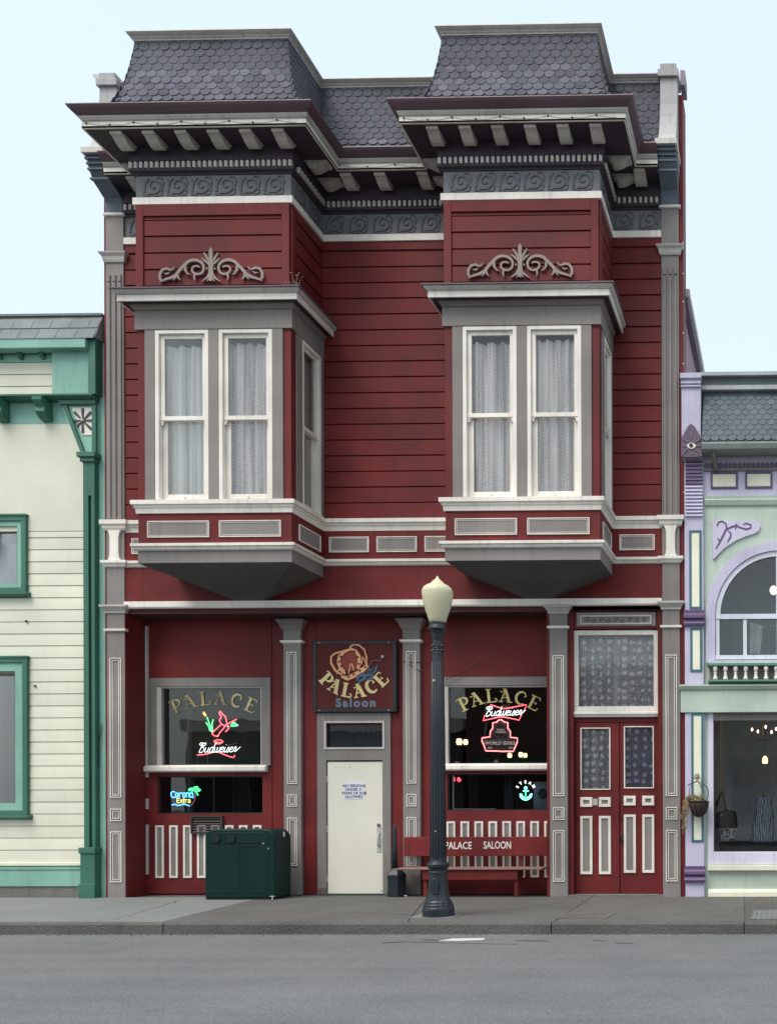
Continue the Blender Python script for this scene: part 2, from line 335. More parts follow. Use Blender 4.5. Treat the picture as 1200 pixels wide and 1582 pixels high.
DARK = paint('dark_interior', (0.020, 0.017, 0.016), rough=0.9)
DARK2 = paint('grey_interior', (0.07, 0.075, 0.08), rough=0.9)
GOLD = paint('gold_leaf', (0.52, 0.42, 0.17), rough=0.35, dirt=0.3, bump=0.3)
CONC = paint('foundation_concrete', (0.17, 0.17, 0.16), rough=0.9, bump=0.6, dirt=0.5)
GLASS = glassm('window_glass', refl=1.0)
GLASSU = glassm('upper_window_glass', refl=0.75, haze=0.01, hazecol=(0.6, 0.7, 0.7))
GLASSH = glassm('dusty_glass', refl=0.9, haze=0.02, hazecol=(0.35, 0.36, 0.30))
GLASSS = glassm('shop_glass', refl=1.2)
LACE = lace('white_lace', rgb=(0.97, 0.92, 0.89), base=0.66, sc=19, amt=0.45, edge=0.5, gather=0.42)
LACEP = lace('plain_net', rgb=(0.94, 0.95, 0.90), base=0.78, sc=24, amt=0.25, edge=0.5, gather=0.26)
LACES = lace('ivory_net', rgb=(0.92, 0.86, 0.74), base=0.88, sc=20, amt=0.12, edge=0.3)
LACEF = lace('flowered_lace', rgb=(0.97, 0.94, 0.95), base=0.32, sc=7.8, amt=0.80, edge=0.4, gather=0.2)
LACED = lace('thin_flowered_lace', rgb=(0.74, 0.70, 0.88), base=0.14, sc=7.4, amt=0.65, edge=0.35)
SLATE = paint('grey_slate', (0.22, 0.24, 0.245), rough=0.8, var=0.15, rnd=0.12, bump=0.4)
POSTG = paint('post_grey_paint', (0.38, 0.37, 0.37), rough=0.6, dirt=0.3)
ASPH = ground('asphalt', (0.135, 0.138, 0.140), (0.168, 0.170, 0.171), sc=0.8, bump=0.5, stain=(0.085, 0.087, 0.09), stain_amt=0.30, streak=0.16)
PAVE = ground('pavement_concrete', (0.095, 0.09, 0.083), (0.13, 0.125, 0.115), sc=1.0, bump=0.35, stain=(0.055, 0.052, 0.048), stain_amt=0.45)
PAVE2 = ground('pale_concrete', (0.16, 0.168, 0.163), (0.20, 0.208, 0.20), sc=1.4, bump=0.3, stain=(0.12, 0.12, 0.115), stain_amt=0.25)
KERB = ground('kerb_concrete', (0.07, 0.07, 0.065), (0.13, 0.13, 0.12), sc=0.7, bump=0.8, stain=(0.04, 0.04, 0.04), stain_amt=0.5)
PAINTW = ground('road_paint', (0.45, 0.45, 0.44), (0.55, 0.55, 0.53), sc=1.0, bump=0.3, stain=(0.2, 0.2, 0.2), stain_amt=0.6)
NR = emis('neon_red', (1.0, 0.06, 0.10), 2.2); NW = emis('neon_white', (0.85, 1.0, 0.97), 1.6); NG = emis('neon_green', (0.05, 0.9, 0.25), 1.6)
NB = emis('neon_blue', (0.05, 0.35, 1.0), 2.4); NY = emis('neon_yellow', (0.85, 0.75, 0.08), 1.2); NC = emis('neon_cyan', (0.25, 0.95, 0.9), 1.8); NO = emis('neon_orange', (1.0, 0.5, 0.05), 1.3)
NP = emis('neon_pink', (1.0, 0.25, 0.25), 2.0)
LAMPW = emis('warm_lamp', (1.0, 0.62, 0.28), 2.6); LAMPB = emis('bulb', (1.0, 0.66, 0.45), 2.4)
# ================================================================ GROUND
KY = -3.30
road = struct('road', MB().add([(-60, -60, -0.134), (60, -60, -0.134), (60, KY+0.02, -0.134), (-60, KY+0.02, -0.134)], [(0, 1, 2, 3)]), ASPH)
terr = struct('ground', MB().add([(-400, -400, -0.16), (400, -400, -0.16), (400, 400, -0.16), (-400, 400, -0.16)], [(0, 1, 2, 3)]), PAVE)
pv = struct('pavement', MB().box(-40, 40, KY+0.17, 0.6, -0.15, -0.012), KERB)
def kx(px): return PX(px, 1430, KY)
kj = [-30.0, kx(-420), kx(252), kx(851), kx(1149), kx(1149)+3.0, 30.0]
kb = struct('kerb', MB().box(-40, 40, KY+0.03, KY+0.17, -0.15, -0.02), KERB)
for a, b in zip(kj, kj[1:]):
    g = 0.006; ch = 0.022
    m = MB().prism([(KY, -0.14), (KY-0.0, -0.02), (KY+0.006, -0.006), (KY+ch, 0.001), (KY+0.162, 0.001), (KY+0.162, -0.14)], a+g, b-g, axis='x')
    bevel(part('kerb_stone', m, KERB, kb), 0.006, 2)
# pavement slabs, split along the joints in the photograph (one joint runs askew)
def slab(pts, m):
    q = MB().prism(pts, -0.02, 0.0, axis='z'); o = part('paving_slab', q, m, pv); bevel(o, 0.005); return o
ky2 = KY+0.172; g = 0.005
sa, sb = PX(252, 1425, KY+0.17), PX(405, 1388, -0.05)
slab([(-12.3, ky2), (sa-g, ky2), (sb-g, -0.006), (-12.3, -0.006)], PAVE2)
slab([(sa+g, ky2), (kx(620), ky2), (PX(660, 1388, 0), -0.006), (sb+g, -0.006)], PAVE)
j1, j2 = kx(620)+2*g, PX(660, 1388, 0)+2*g
k1, k2 = kx(851), PX(915, 1388, 0)
slab([(j1, ky2), (k1-g, ky2), (k2-g, -0.006), (j2, -0.006)], PAVE)
l1, l2 = kx(1149), PX(1149, 1388, 0)
slab([(k1+g, ky2), (l1-g, ky2), (l2-g, -0.006), (k2+g, -0.006)], PAVE)
slab([(l1+g, ky2), (l1+3, ky2), (l1+3, -0.006), (l2+g, -0.006)], PAVE)
for i in range(5): slab([(l1+3+g+i*3, ky2), (l1+6-g+i*3, ky2), (l1+6-g+i*3, -0.006), (l1+3+g+i*3, -0.006)], PAVE)
for i in range(5): slab([(-15.3-i*3+g, ky2), (-12.3-i*3-g, ky2), (-12.3-i*3-g, -0.006), (-15.3-i*3+g, -0.006)], PAVE2)
# covers let into the pavement
def cover(px0, px1, py0, py1, m, label, ribs=True):
    def gy(py): return 1.40*F/(py-PPY)*1.0 - D
    y0, y1 = gy(py1), gy(py0); x0, x1 = PX((px0), (py1), y0), PX(px1, py1, y0)
    t = thing('utility_cover', label, 'utility cover', ((x0+x1)/2, (y0+y1)/2, 0))
    part('cover_plate', MB().box(x0+0.02, x1-0.02, y0+0.02, y1-0.02, 0.001, 0.006), m, t)
    r = MB(); r.box(x0, x1, y0, y0+0.018, 0.001, 0.009); r.box(x0, x1, y1-0.018, y1, 0.001, 0.009); r.box(x0, x0+0.018, y0+0.018, y1-0.018, 0.001, 0.009); r.box(x1-0.018, x1, y0+0.018, y1-0.018, 0.001, 0.009)
    if ribs:
        for i in range(6):
            u = x0+0.06+(x1-x0-0.12)*i/5; r.box(u-0.008, u+0.008, y0+0.03, y1-0.03, 0.006, 0.011)
    part('cover_frame', r, CONC, t)
cover(858, 936, 1411, 1419, paint('cover_metal', (0.11, 0.10, 0.09), rough=0.6), 'flat dark metal cover in the pavement near the kerb, in front of the double doors', False)
cover(1158, 1215, 1406, 1421, PAVE2, 'ribbed pale cover box in the pavement corner by the boutique')
# road paint scrap and cracks
def gyr(py): return 1.534*F/(py-PPY) - D
m = MB(); x0, x1 = PX(684, 1451, gyr(1451)), PX(749, 1451, gyr(1451))
m.prism([(x0, gyr(1453.5)), (x0+0.1, gyr(1450)), (x1-0.02, gyr(1449.6)), (x1, gyr(1452)), ((x0+x1)/2, gyr(1453.6))], -0.1335, -0.130, axis='z')
o = part('worn_road_marking', m, PAINTW, road)
m = MB()
for (a, ya, b, yb, wd) in [(590, 1457, 625, 1455, 0.05), (625, 1455, 690, 1457, 0.012), (650, 1452, 682, 1453, 0.03), (795, 1453, 850, 1454.5, 0.04), (950, 1457, 978, 1457.5, 0.04), (690, 1457, 800, 1459, 0.008), (915, 1453, 935, 1454, .03)]:
    n = 8; top = []; bot = []
    for i in range(n+1):
        f = i/n; yy = gyr(ya+(yb-ya)*f); xx = PX(a+(b-a)*f, ya, yy); ww = wd*math.sin(math.pi*(0.08+0.84*f))*random.uniform(.6, 1.4); jj = random.uniform(-.012, .012)
        top.append((xx, yy+ww/2+jj)); bot.append((xx, yy-ww/2+jj))
    m.prism(top+bot[::-1], -0.1335, -0.1300, axis='z')
part('road_crack_patch', m, paint('tar_patch', (0.035, 0.035, 0.037), rough=0.8), road)
# gutter line: fine grit lying along the kerb
m = MB()
for i in range(900):
    x = random.uniform(-13.5, 2); y = KY-abs(random.gauss(0, 0.10)); r = random.uniform(0.003, 0.010); z = -0.134
    m.add([(x-r, y-r, z), (x+r, y-r*.6, z), (x, y+r, z), (x, y, z+r*1.2)], [(0, 1, 3), (1, 2, 3), (2, 0, 3)])
o = part('gutter_grit', m, paint('grit', (0.07, 0.065, 0.06), rough=0.9), None); o['kind'] = 'stuff'; tag(o, 'dark grit scattered along the foot of the kerb', 'grit')

# ================================================================ SALOON
sal = thing('saloon_building', 'two-storey red wooden saloon with two bay windows and mansard roofs', 'building', (-6.1, 0, 0))
XA, XB = -10.62, -1.565                      # building edges
LX0, LX1, RX0, RX1 = -9.44, -7.185, -4.93, -2.682
BD = 0.95
PL0, PL1 = -10.57, -10.29                    # left pilaster
PR0, PR1 = -1.90, -1.63
ZB0, ZB1 = 4.505, 4.61
# body behind the front
m = MB(); m.box(XA+0.02, -1.62, 0.28, 14, 4.45, 9.45); m.box(XA+0.02, -1.62, 5.6, 14, -0.1, 4.45)
part('rear_body', m, paint('side_wall_paint', (0.30, 0.20, 0.23), rough=0.7), sal)
part('side_eave', MB().box(-1.66, -1.50, 0.32, 14, 9.46, 9.58), LGR, sal)
part('eave_soffit', MB().box(-1.66, -1.53, 0.32, 14, 9.36, 9.458), paint('eave_grey', (0.12, 0.11, 0.13)), sal)
# front wall slab of the upper floor
m = MB(); m.box(XA+0.005, LX0+0.02, 0.0, 0.28, 4.44, 12.39); m.box(LX1-0.02, RX0+0.02, 0.0, 0.28, 4.44, 12.45); m.box(RX1-0.02, XB-0.005, 0.0, 0.28, 4.44, 12.39)
m.box(LX0+0.02, LX1-0.02, 0.0, 0.28, 8.6, 12.45); m.box(RX0+0.02, RX1-0.02, 0.0, 0.28, 8.6, 12.45)
m.box(LX0+0.02, LX1-0.02, 0.0, 0.28, 4.44, 5.7); m.box(RX0+0.02, RX1-0.02, 0.0, 0.28, 4.44, 5.7)
part('front_wall', m, REDK, sal)
# dropped siding boards
def board_mesh(L, h, m=RED, t=0.024):
    return MB().prism([(0, 0.0), (-t, 0.003), (-t*0.96, h-0.016), (-t*0.45, h-0.002), (0, h)], 0, L, axis='x').mesh('clapboard', m)
def boards(x0, x1, z0, z1, pitch, y, parent, m=RED, rot=None, gap=0.012, top=True):
    n = int(math.ceil((z1-z0)/pitch-0.05)); cache = {}
    for i in range(n):
        za = z0+i*pitch; zb = min(z1, za+pitch)
        h = round(zb-za-gap, 4)
        if h < 0.02: continue
        L = round(x1-x0, 4); key = (L, h)
        if key not in cache: cache[key] = board_mesh(L, h, m)
        jit = random.uniform(-0.0015, 0.0015)
        if rot is None: link('clapboard', cache[key], parent, (x0, y+jit, za+gap))
        else: link('clapboard', cache[key], parent, (rot[0]+jit, x0, za+gap), (0, 0, rad(90)))
for a, b in ((PL1+0.01, LX0-0.005), (LX1+0.005, RX0-0.005), (RX1+0.005, PR0-0.01)):
    boards(a, b, 5.88, 10.06, 0.2445, 0.0, sal)
pieces('frieze_board', MB().box(PL1, LX0, -0.026, 0.0, 10.06, 10.185).box(LX1, RX0, -0.026, 0.0, 10.06, 10.185).box(RX1, PR0, -0.026, 0.0, 10.06, 10.185), RED, sal)
# lower red band and panel strip
m = MB()
for a, b in ((PL1, LX0), (LX1, RX0), (RX1, PR0)): m.box(a, b, -0.02, 0.0, 5.24, 5.70)
pieces('panel_strip', m, RED, sal)
m = MB()
m.box(PL1, PR0, -0.022, 0.0, 4.61, 5.15)
part('fascia_board', m, RED, sal)
PATH = [(PL1, 0), (LX0, 0), (LX0, -BD), (LX1, -BD), (LX1, 0), (RX0, 0), (RX0, -BD), (RX1, -BD), (RX1, 0), (PR0, 0)]
MAINP = [[(PL1, 0), (LX0, 0)], [(LX1, 0), (RX0, 0)], [(RX1, 0), (PR0, 0)]]
def bayp(x0, x1): return [(x0, 0), (x0, -BD), (x1, -BD), (x1, 0)]
def sw(name, prof, m, path=PATH, parent=sal, closed=True, bev=0): return part(name, MB().sweep(path, prof, closed), m, parent, bev=bev)
sw('sill_moulding', [(0, 5.875), (0.075, 5.875), (0.075, 5.815), (0.045, 5.805), (0.045, 5.775), (0.03, 5.765), (0.022, 5.695), (0, 5.695)], WHT)
sw('apron_moulding', [(0, 5.245), (0.075, 5.245), (0.075, 5.205), (0.05, 5.195), (0.045, 5.165), (0.025, 5.15), (0, 5.15)], WHT)
sw('white_band', [(0, 10.29), (0.045, 10.29), (0.045, 10.19), (0.0, 10.185)], WHT)
sw('frieze', [(0, 10.62), (0.012, 10.62), (0.012, 10.29), (0, 10.29)], FRZ)
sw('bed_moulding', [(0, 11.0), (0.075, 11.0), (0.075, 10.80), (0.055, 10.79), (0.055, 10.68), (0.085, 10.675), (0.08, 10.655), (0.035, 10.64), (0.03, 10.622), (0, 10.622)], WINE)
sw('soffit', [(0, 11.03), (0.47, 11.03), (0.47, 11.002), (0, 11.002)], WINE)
sw('white_fascia', [(0.42, 11.085), (0.47, 11.085), (0.47, 11.0), (0.445, 11.0), (0.445, 11.03), (0.42, 11.03)], WHT)
sw('crown_moulding', [(0.42, 11.16), (0.50, 11.16), (0.495, 11.14), (0.475, 11.11), (0.462, 11.105), (0.462, 11.09), (0.42, 11.088)], LGR)
sw('gutter', [(0.30, 11.30), (0.60, 11.265), (0.605, 11.25), (0.585, 11.22), (0.55, 11.19), (0.52, 11.17), (0.505, 11.163), (0.30, 11.163)], GUT)
# dentils (each only a few pixels wide): one real-geometry part per face
def dentils(x0, x1, y, parent, side=False):
    m = MB(); n = int((x1-x0)/0.0765)
    for i in range(n):
        c = x0+(x1-x0)*(i+0.5)/n; 
        if side: m.box(y+0.05, y+0.10, c-0.02, c+0.02, 10.688, 10.775)
        else: m.box(c-0.02, c+0.02, y-0.10, y-0.05, 10.688, 10.775)
    o = part('dentil_row', m, LGR, parent); o['kind'] = 'stuff'
for a, b in ((LX0, LX1), (RX0, RX1)):
    dentils(a-0.08, b+0.08, -BD, sal); dentils(-BD+0.05, -0.1, b, sal, True)
for a, b in ((PL1+0.02, LX0-0.1), (LX1+0.1, RX0-0.1), (RX1+0.1, PR0-0.02)): dentils(a, b, 0, sal)
# modillion brackets
mod_prof = [(0.05, 11.0), (0.415, 11.0), (0.415, 10.965), (0.40, 10.958), (0.37, 10.958), (0.33, 10.94), (0.28, 10.912), (0.225, 10.893), (0.18, 10.889), (0.145, 10.897), (0.12, 10.92), (0.115, 10.95), (0.128, 10.962), (0.11, 10.985), (0.05, 10.985)]
modm = MB().prism([(-o, z-10.889) for o, z in mod_prof], -0.083, 0.083, axis='x').mesh('modillion', LGR)
def modillion(x, y, side=False):
    if side: link('modillion', modm, sal, (x, y, 10.889), (0, 0, rad(90)))
    else: link('modillion', modm, sal, (x, y, 10.889))
for a, b in ((LX0, LX1), (RX0, RX1)):
    for i in range(6): modillion(a-0.03+(b-a+0.06)*i/5, -BD)
    for yy in (-0.62, -0.22): modillion(b, yy, True)
    for yy in (-0.62, -0.22): link('modillion', modm, sal, (a, yy, 10.889), (0, 0, rad(-90)))
for c in (LX0-0.47, LX1+0.55, LX1+0.55+0.52, RX0-0.54, RX1+0.50): modillion(c, 0)
# frieze scrolls
def spiral(cx, cz, r0, r1, a0, a1, n=14):
    return [(cx+(r0+(r1-r0)*i/n)*math.cos(a0+(a1-a0)*i/n), cz+(r0+(r1-r0)*i/n)*math.sin(a0+(a1-a0)*i/n)) for i in range(n+1)]
m = MB()
m.ribbon([(-0.14, 0.045), (-0.10, 0.03), (-0.05, 0.055)]+spiral(0.015, 0.165, 0.115, 0.025, rad(-110), rad(330), 20), [0.012, 0.02, 0.028]+[0.034-0.001*i for i in range(21)], -0.014, 0)
m.ribbon([(-0.13, 0.07), (-0.125, 0.14), (-0.11, 0.20), (-0.135, 0.25)], [0.03, 0.026, 0.022, 0.008], -0.0125, 0)
m.ribbon([(-0.115, 0.17), (-0.09, 0.23), (-0.05, 0.275)], [0.012, 0.024, 0.008], -0.0118, 0)
m.ribbon([(0.06, 0.27), (0.10, 0.29), (0.135, 0.27), (0.15, 0.24)], [0.01, 0.022, 0.02, 0.008], -0.0131, 0)
m.ribbon([(-0.15, 0.03), (-0.10, 0.022), (0.0, 0.008), (0.08, 0.022), (0.13, 0.035), (0.15, 0.06)], [0.006, 0.014, 0.016, 0.014, 0.014, 0.006], -0.0108, 0)
m.ribbon([(0.14, 0.08), (0.13, 0.13), (0.15, 0.19), (0.165, 0.22)], [0.03, 0.028, 0.022, 0.008], -0.0122, 0)
scm = m.mesh('frieze_scroll', SCR)
for a, b in ((LX0, LX1), (RX0, RX1)):
    for i in range(6): link('frieze_scroll', scm, sal, (a+0.06+(b-a-0.12)*(i+0.5)/6, -BD-0.0125, 10.31))
    for yy in (-0.72, -0.30): link('frieze_scroll', scm, sal, (b+0.0125, yy, 10.31), (0, 0, rad(90)))
for a, b, n in ((PL1, LX0, 2), (LX1, RX0, 6), (RX1, PR0, 2)):
    for i in range(n): link('frieze_scroll', scm, sal, (a+(b-a)*(i+0.5)/n, -0.0125, 10.31))
# ---- mansard roof
MP = [(0.37, 11.27), (0.30, 11.36), (0.235, 11.48), (0.175, 11.64), (0.115, 11.86), (0.07, 12.10), (0.035, 12.36), (0.01, 12.60)]
RFP = [(PL1, 0), (LX0, 0), (LX0, -BD), (LX1-0.04, -BD), (LX1-0.04, 0), (RX0, 0), (RX0, -BD), (RX1-0.04, -BD), (RX1-0.04, 0), (PR0, 0)]
roof = part('mansard_roof', MB().sweep(RFP, [(-0.1, 11.25)]+MP+[(-0.1, 12.60)]), SHK, sal)
part('roof_crest_moulding', MB().sweep(RFP, [(-0.06, 12.685), (0.10, 12.685), (0.105, 12.665), (0.08, 12.645), (0.055, 12.63), (0.045, 12.615), (0.03, 12.605), (0.03, 12.585), (-0.06, 12.585)]), LGR, sal)
m = MB()
for a, b in ((LX0, LX1-0.04), (RX0, RX1-0.04)): m.box(a+0.03, b-0.03, -BD+0.03, 0.27, 12.5, 12.66)
m.box(XA+0.1, XB-0.1, 0.03, 0.3, 12.4, 12.655)
part('roof_deck', m, SHK, sal)
def prof_at(s):   # arc length along the mansard profile -> (o, z, tilt)
    for (a, b) in zip(MP, MP[1:]):
        l = math.hypot(b[0]-a[0], b[1]-a[1])
        if s <= l or b is MP[-1]:
            f = s/l; return a[0]+(b[0]-a[0])*f, a[1]+(b[1]-a[1])*f, math.atan2(a[0]-b[0], b[1]-a[1])
        s -= l
SLEN = sum(math.hypot(b[0]-a[0], b[1]-a[1]) for a, b in zip(MP, MP[1:]))
EXP, SW = 0.112, 0.152
def shingle_poly(wd, h=0.17):
    a = wd/2-0.004; c = wd*0.30
    return [(-a, h), (-a, c), (-a+c*0.45, c*0.35), (-a+c, 0.0), (a-c, 0.0), (a-c*0.45, c*0.35), (a, c), (a, h)]
def shingle_solid(poly, t=0.008):
    m = MB(); n = len(poly); zs = [p[1] for p in poly]; hm = max(zs)
    fr = [(p[0], -(t*(1.5-p[1]/hm)+0.004), p[1]) for p in poly]; bk = [(p[0], -0.001, p[1]) for p in poly]
    m.add(fr+bk, [tuple(range(n))]+[(i, i+n, (i+1) % n+n, (i+1) % n) for i in range(n)]); return m
shm = shingle_solid(shingle_poly(SW)).mesh('shingle', SHG)
rest = MB(); nsh = 0
def place_shingle(x0, y0, dirx, s0, o, z, tilt, clip, single):
    """dirx: face orientation 0 = front, 1 = facing right, -1 = facing left"""
    global nsh
    rz = {0: 0.0, 1: rad(90), -1: rad(-90)}[dirx]
    if dirx == 0: loc = (s0, y0-o, z)
    elif dirx == 1: loc = (x0+o, s0, z)
    else: loc = (x0-o, s0, z)
    rx = -tilt + random.uniform(-0.02, 0.02)
    wl, wr = clip
    if single and wl <= -SW/2+1e-6 and wr >= SW/2-1e-6 and nsh < 300:
        link('shingle', shm, roof, loc, (rx, 0, rz)); nsh += 1
    else:
        poly = [(min(max(p[0], wl), wr), p[1]) for p in shingle_poly(SW)]
        q = shingle_solid(poly); M = Matrix.Translation(loc) @ Matrix.Rotation(rz, 4, 'Z') @ Matrix.Rotation(rx, 4, 'X')
        rest.add([tuple(M @ Vector(v)) for v in q.v], q.f)
def shingle_face(p0, p1, e0, e1, dirx, single):
    """p0,p1: extents along the face at o = 0; e0/e1: +1 convex corner, -1 concave corner, 0 butt"""
    rows = int(SLEN/EXP)+1
    for r in range(rows):
        s = r*EXP; o, z, tl = prof_at(min(s, SLEN-0.02))
        a = p0-e0*o; b = p1+e1*o
        if z > 12.57: continue
        c0 = (p0+p1)/2+(SW/2 if r % 2 else 0); k0 = int(math.floor((a-c0)/SW))-1; k1 = int(math.ceil((b-c0)/SW))+1
        for k in range(k0, k1+1):
            c = c0+k*SW; wl, wr = max(-SW/2, a-c), min(SW/2, b-c)
            if wr-wl < 0.012: continue
            x_, y_ = (0, p0) if dirx == 0 else (p0, 0)
            yield (c, o, z, tl, (wl, wr), single and r < 8)
for (a, b) in ((LX0, LX1-0.04), (RX0, RX1-0.04)):
    for (c, o, z, tl, cl, sg) in shingle_face(a, b, 1, 1, 0, True): place_shingle(0, -BD, 0, c, o, z, tl, cl, sg)
for (a, b) in ((LX0, LX1-0.04), (RX0, RX1-0.04)):
    for (c, o, z, tl, cl, sg) in shingle_face(-BD, 0, 1, -1, 1, False): place_shingle(b, 0, 1, c, o, z, tl, cl, sg)
    for (c, o, z, tl, cl, sg) in shingle_face(-BD, 0, 1, -1, -1, False): place_shingle(a, 0, -1, c, o, z, tl, (-cl[1], -cl[0]), sg)
for (a, b, e0, e1, sg_) in ((PL1, LX0, 0, -1, False), (LX1-0.04, RX0, -1, -1, True), (RX1-0.04, PR0, -1, 0, False)):
    for (c, o, z, tl, cl, sg) in shingle_face(a, b, e0, e1, 0, sg_): place_shingle(0, 0, 0, c, o, z, tl, cl, sg)
o = part('shingle_courses', rest, SHG, roof); o['kind'] = 'stuff'
# ---- bays
def frame_obj(name, x0, x1, z0, z1, y0, y1, wd, m, parent): return part(name, MB().ring(x0, x1, z0, z1, y0, y1, wd), m, parent, bev=0.003)
def sash_window(parent, x0, x1, z0, z1, y):
    """double hung window, front facing; y = face plane"""
    f = frame_obj('window', x0, x1, z0, z1, y-0.02, y+0.12, 0.055, WHT, parent)
    a, b, c, d = x0+0.055, x1-0.055, z0+0.055, z1-0.055; zm = 7.09
    s = MB()       # upper sash, forward
    s.box(a+0.002, a+0.062, y+0.02, y+0.055, zm, d-0.002); s.box(b-0.055, b-0.002, y+0.02, y+0.055, zm, d-0.002)
    s.box(a+0.062, b-0.055, y+0.02, y+0.055, d-0.06, d-0.002); s.box(a-0.0, b+0.0, y+0.012, y+0.06, zm-0.03, zm+0.032)
    for xx, sg in ((a+0.004, 1), (b-0.004, -1)):
        s.prism([(xx, zm-0.03), (xx+sg*0.055, zm-0.03), (xx+sg*0.03, zm-0.06), (xx+sg*0.03, zm-0.095), (xx, zm-0.095)], y+0.02, y+0.055)
    part('sash', s, WHT, f, bev=0.003)
    s = MB()       # lower sash, behind
    s.box(a+0.002, a+0.075, y+0.066, y+0.10, c+0.002, zm-0.035); s.box(b-0.07, b-0.002, y+0.066, y+0.10, c+0.002, zm-0.035)
    s.box(a+0.075, b-0.07, y+0.066, y+0.10, c+0.002, c+0.10)
    part('sash', s, WHT, f, bev=0.003)
    part('window_pane', MB().box(a+0.06, b-0.053, y+0.036, y+0.040, zm+0.03, d-0.058), GLASSU, f)
    part('window_pane', MB().box(a+0.073, b-0.068, y+0.082, y+0.086, c+0.098, zm-0.03), GLASSU, f)
    part('sash_lift', MB().box((a+b)/2-0.012, (a+b)/2+0.012, y+0.055, y+0.066, c+0.04, c+0.055), STEEL, f)
    return f
curtn = [0]
def curtain(x0, x1, z0, z1, y, m, label, folds=6, amp=0.025, group=None, ph=0.0, cat='curtain'):
    nx, nz = folds*8, 10; v = []; f = []
    for j in range(nz+1):
        for i in range(nx+1):
            u = i/nx; w_ = j/nz
            yy = y+amp*(0.75+0.25*math.sin(3*w_+i))*math.sin(2*math.pi*folds*u+ph+0.5*math.sin(5*u+2*w_))+0.35*amp*math.sin(2*math.pi*folds*2.3*u+1)
            v.append((x0+(x1-x0)*u, yy, z0+(z1-z0)*w_))
    for j in range(nz):
        for i in range(nx): f.append((j*(nx+1)+i, j*(nx+1)+i+1, (j+1)*(nx+1)+i+1, (j+1)*(nx+1)+i))
    mb = MB(); mb.v = v; mb.f = f
    o = part('curtain', mb, m, None, smooth=True); tag(o, label, cat, group); return o
def side_sash(parent, x, y0, y1, z0, z1, sgn):
    """double hung window on a side face at x, outward = sgn * x"""
    X = lambda o: x+sgn*o
    def bx(mb, a, b, ya, yb, za, zb): mb.box(min(X(a), X(b)), max(X(a), X(b)), ya, yb, za, zb)
    m = MB()
    bx(m, -0.12, 0.02, y0, y1, z0, z0+0.055); bx(m, -0.12, 0.02, y0, y1, z1-0.055, z1); bx(m, -0.12, 0.02, y0, y0+0.055, z0+0.055, z1-0.055); bx(m, -0.12, 0.02, y1-0.055, y1, z0+0.055, z1-0.055)
    f = part('window', m, WHT, parent, bev=0.003); zm = 7.09
    s = MB(); a, b, c, d = y0+0.057, y1-0.057, z0+0.057, z1-0.057
    bx(s, -0.055, -0.02, a, a+0.05, zm, d); bx(s, -0.055, -0.02, b-0.05, b, zm, d); bx(s, -0.055, -0.02, a+0.05, b-0.05, d-0.055, d); bx(s, -0.06, -0.012, a-0.001, b+0.001, zm-0.03, zm+0.03)
    part('sash', s, WHT, f)
    s = MB(); bx(s, -0.10, -0.066, a, a+0.06, c, zm-0.035); bx(s, -0.10, -0.066, b-0.06, b, c, zm-0.035); bx(s, -0.10, -0.066, a+0.06, b-0.06, c, c+0.09)
    part('sash', s, WHT, f)
    s = MB(); bx(s, -0.040, -0.036, a+0.05, b-0.05, zm+0.03, d-0.055); part('window_pane', s, GLASSU, f)
    s = MB(); bx(s, -0.086, -0.082, a+0.06, b-0.06, c+0.09, zm-0.03); part('window_pane', s, GLASSU, f)
def dbl_panel(parent, x0, x1, z0, z1, y, name='panel', pm=GRY):
    o = part(name, MB().box(x0+0.012, x1-0.012, y-0.006, y+0.004, z0+0.012, z1-0.012), pm, parent)
    part('panel_moulding', MB().ring(x0, x1, z0, z1, y-0.018, y+0.004, 0.013).ring(x0+0.026, x1-0.026, z0+0.026, z1-0.026, y-0.013, y+0.004, 0.006), WHT, parent)
def panel_ring(parent, x0, x1, z0, z1, y): # pilaster panel: outer and inner white line, dark recess line
    part('panel_moulding', MB().ring(x0, x1, z0, z1, y-0.014, y+0.004, 0.013).ring(x0+0.032, x1-0.032, z0+0.032, z1-0.032, y-0.010, y+0.004, 0.010), WHT, parent)
    part('panel_groove', MB().ring(x0+0.0135, x1-0.0135, z0+0.0135, z1-0.0135, y-0.004, y+0.003, 0.011), paint_dark, parent)
paint_dark = paint('shadow_groove_paint', (0.10, 0.085, 0.085), rough=0.7)
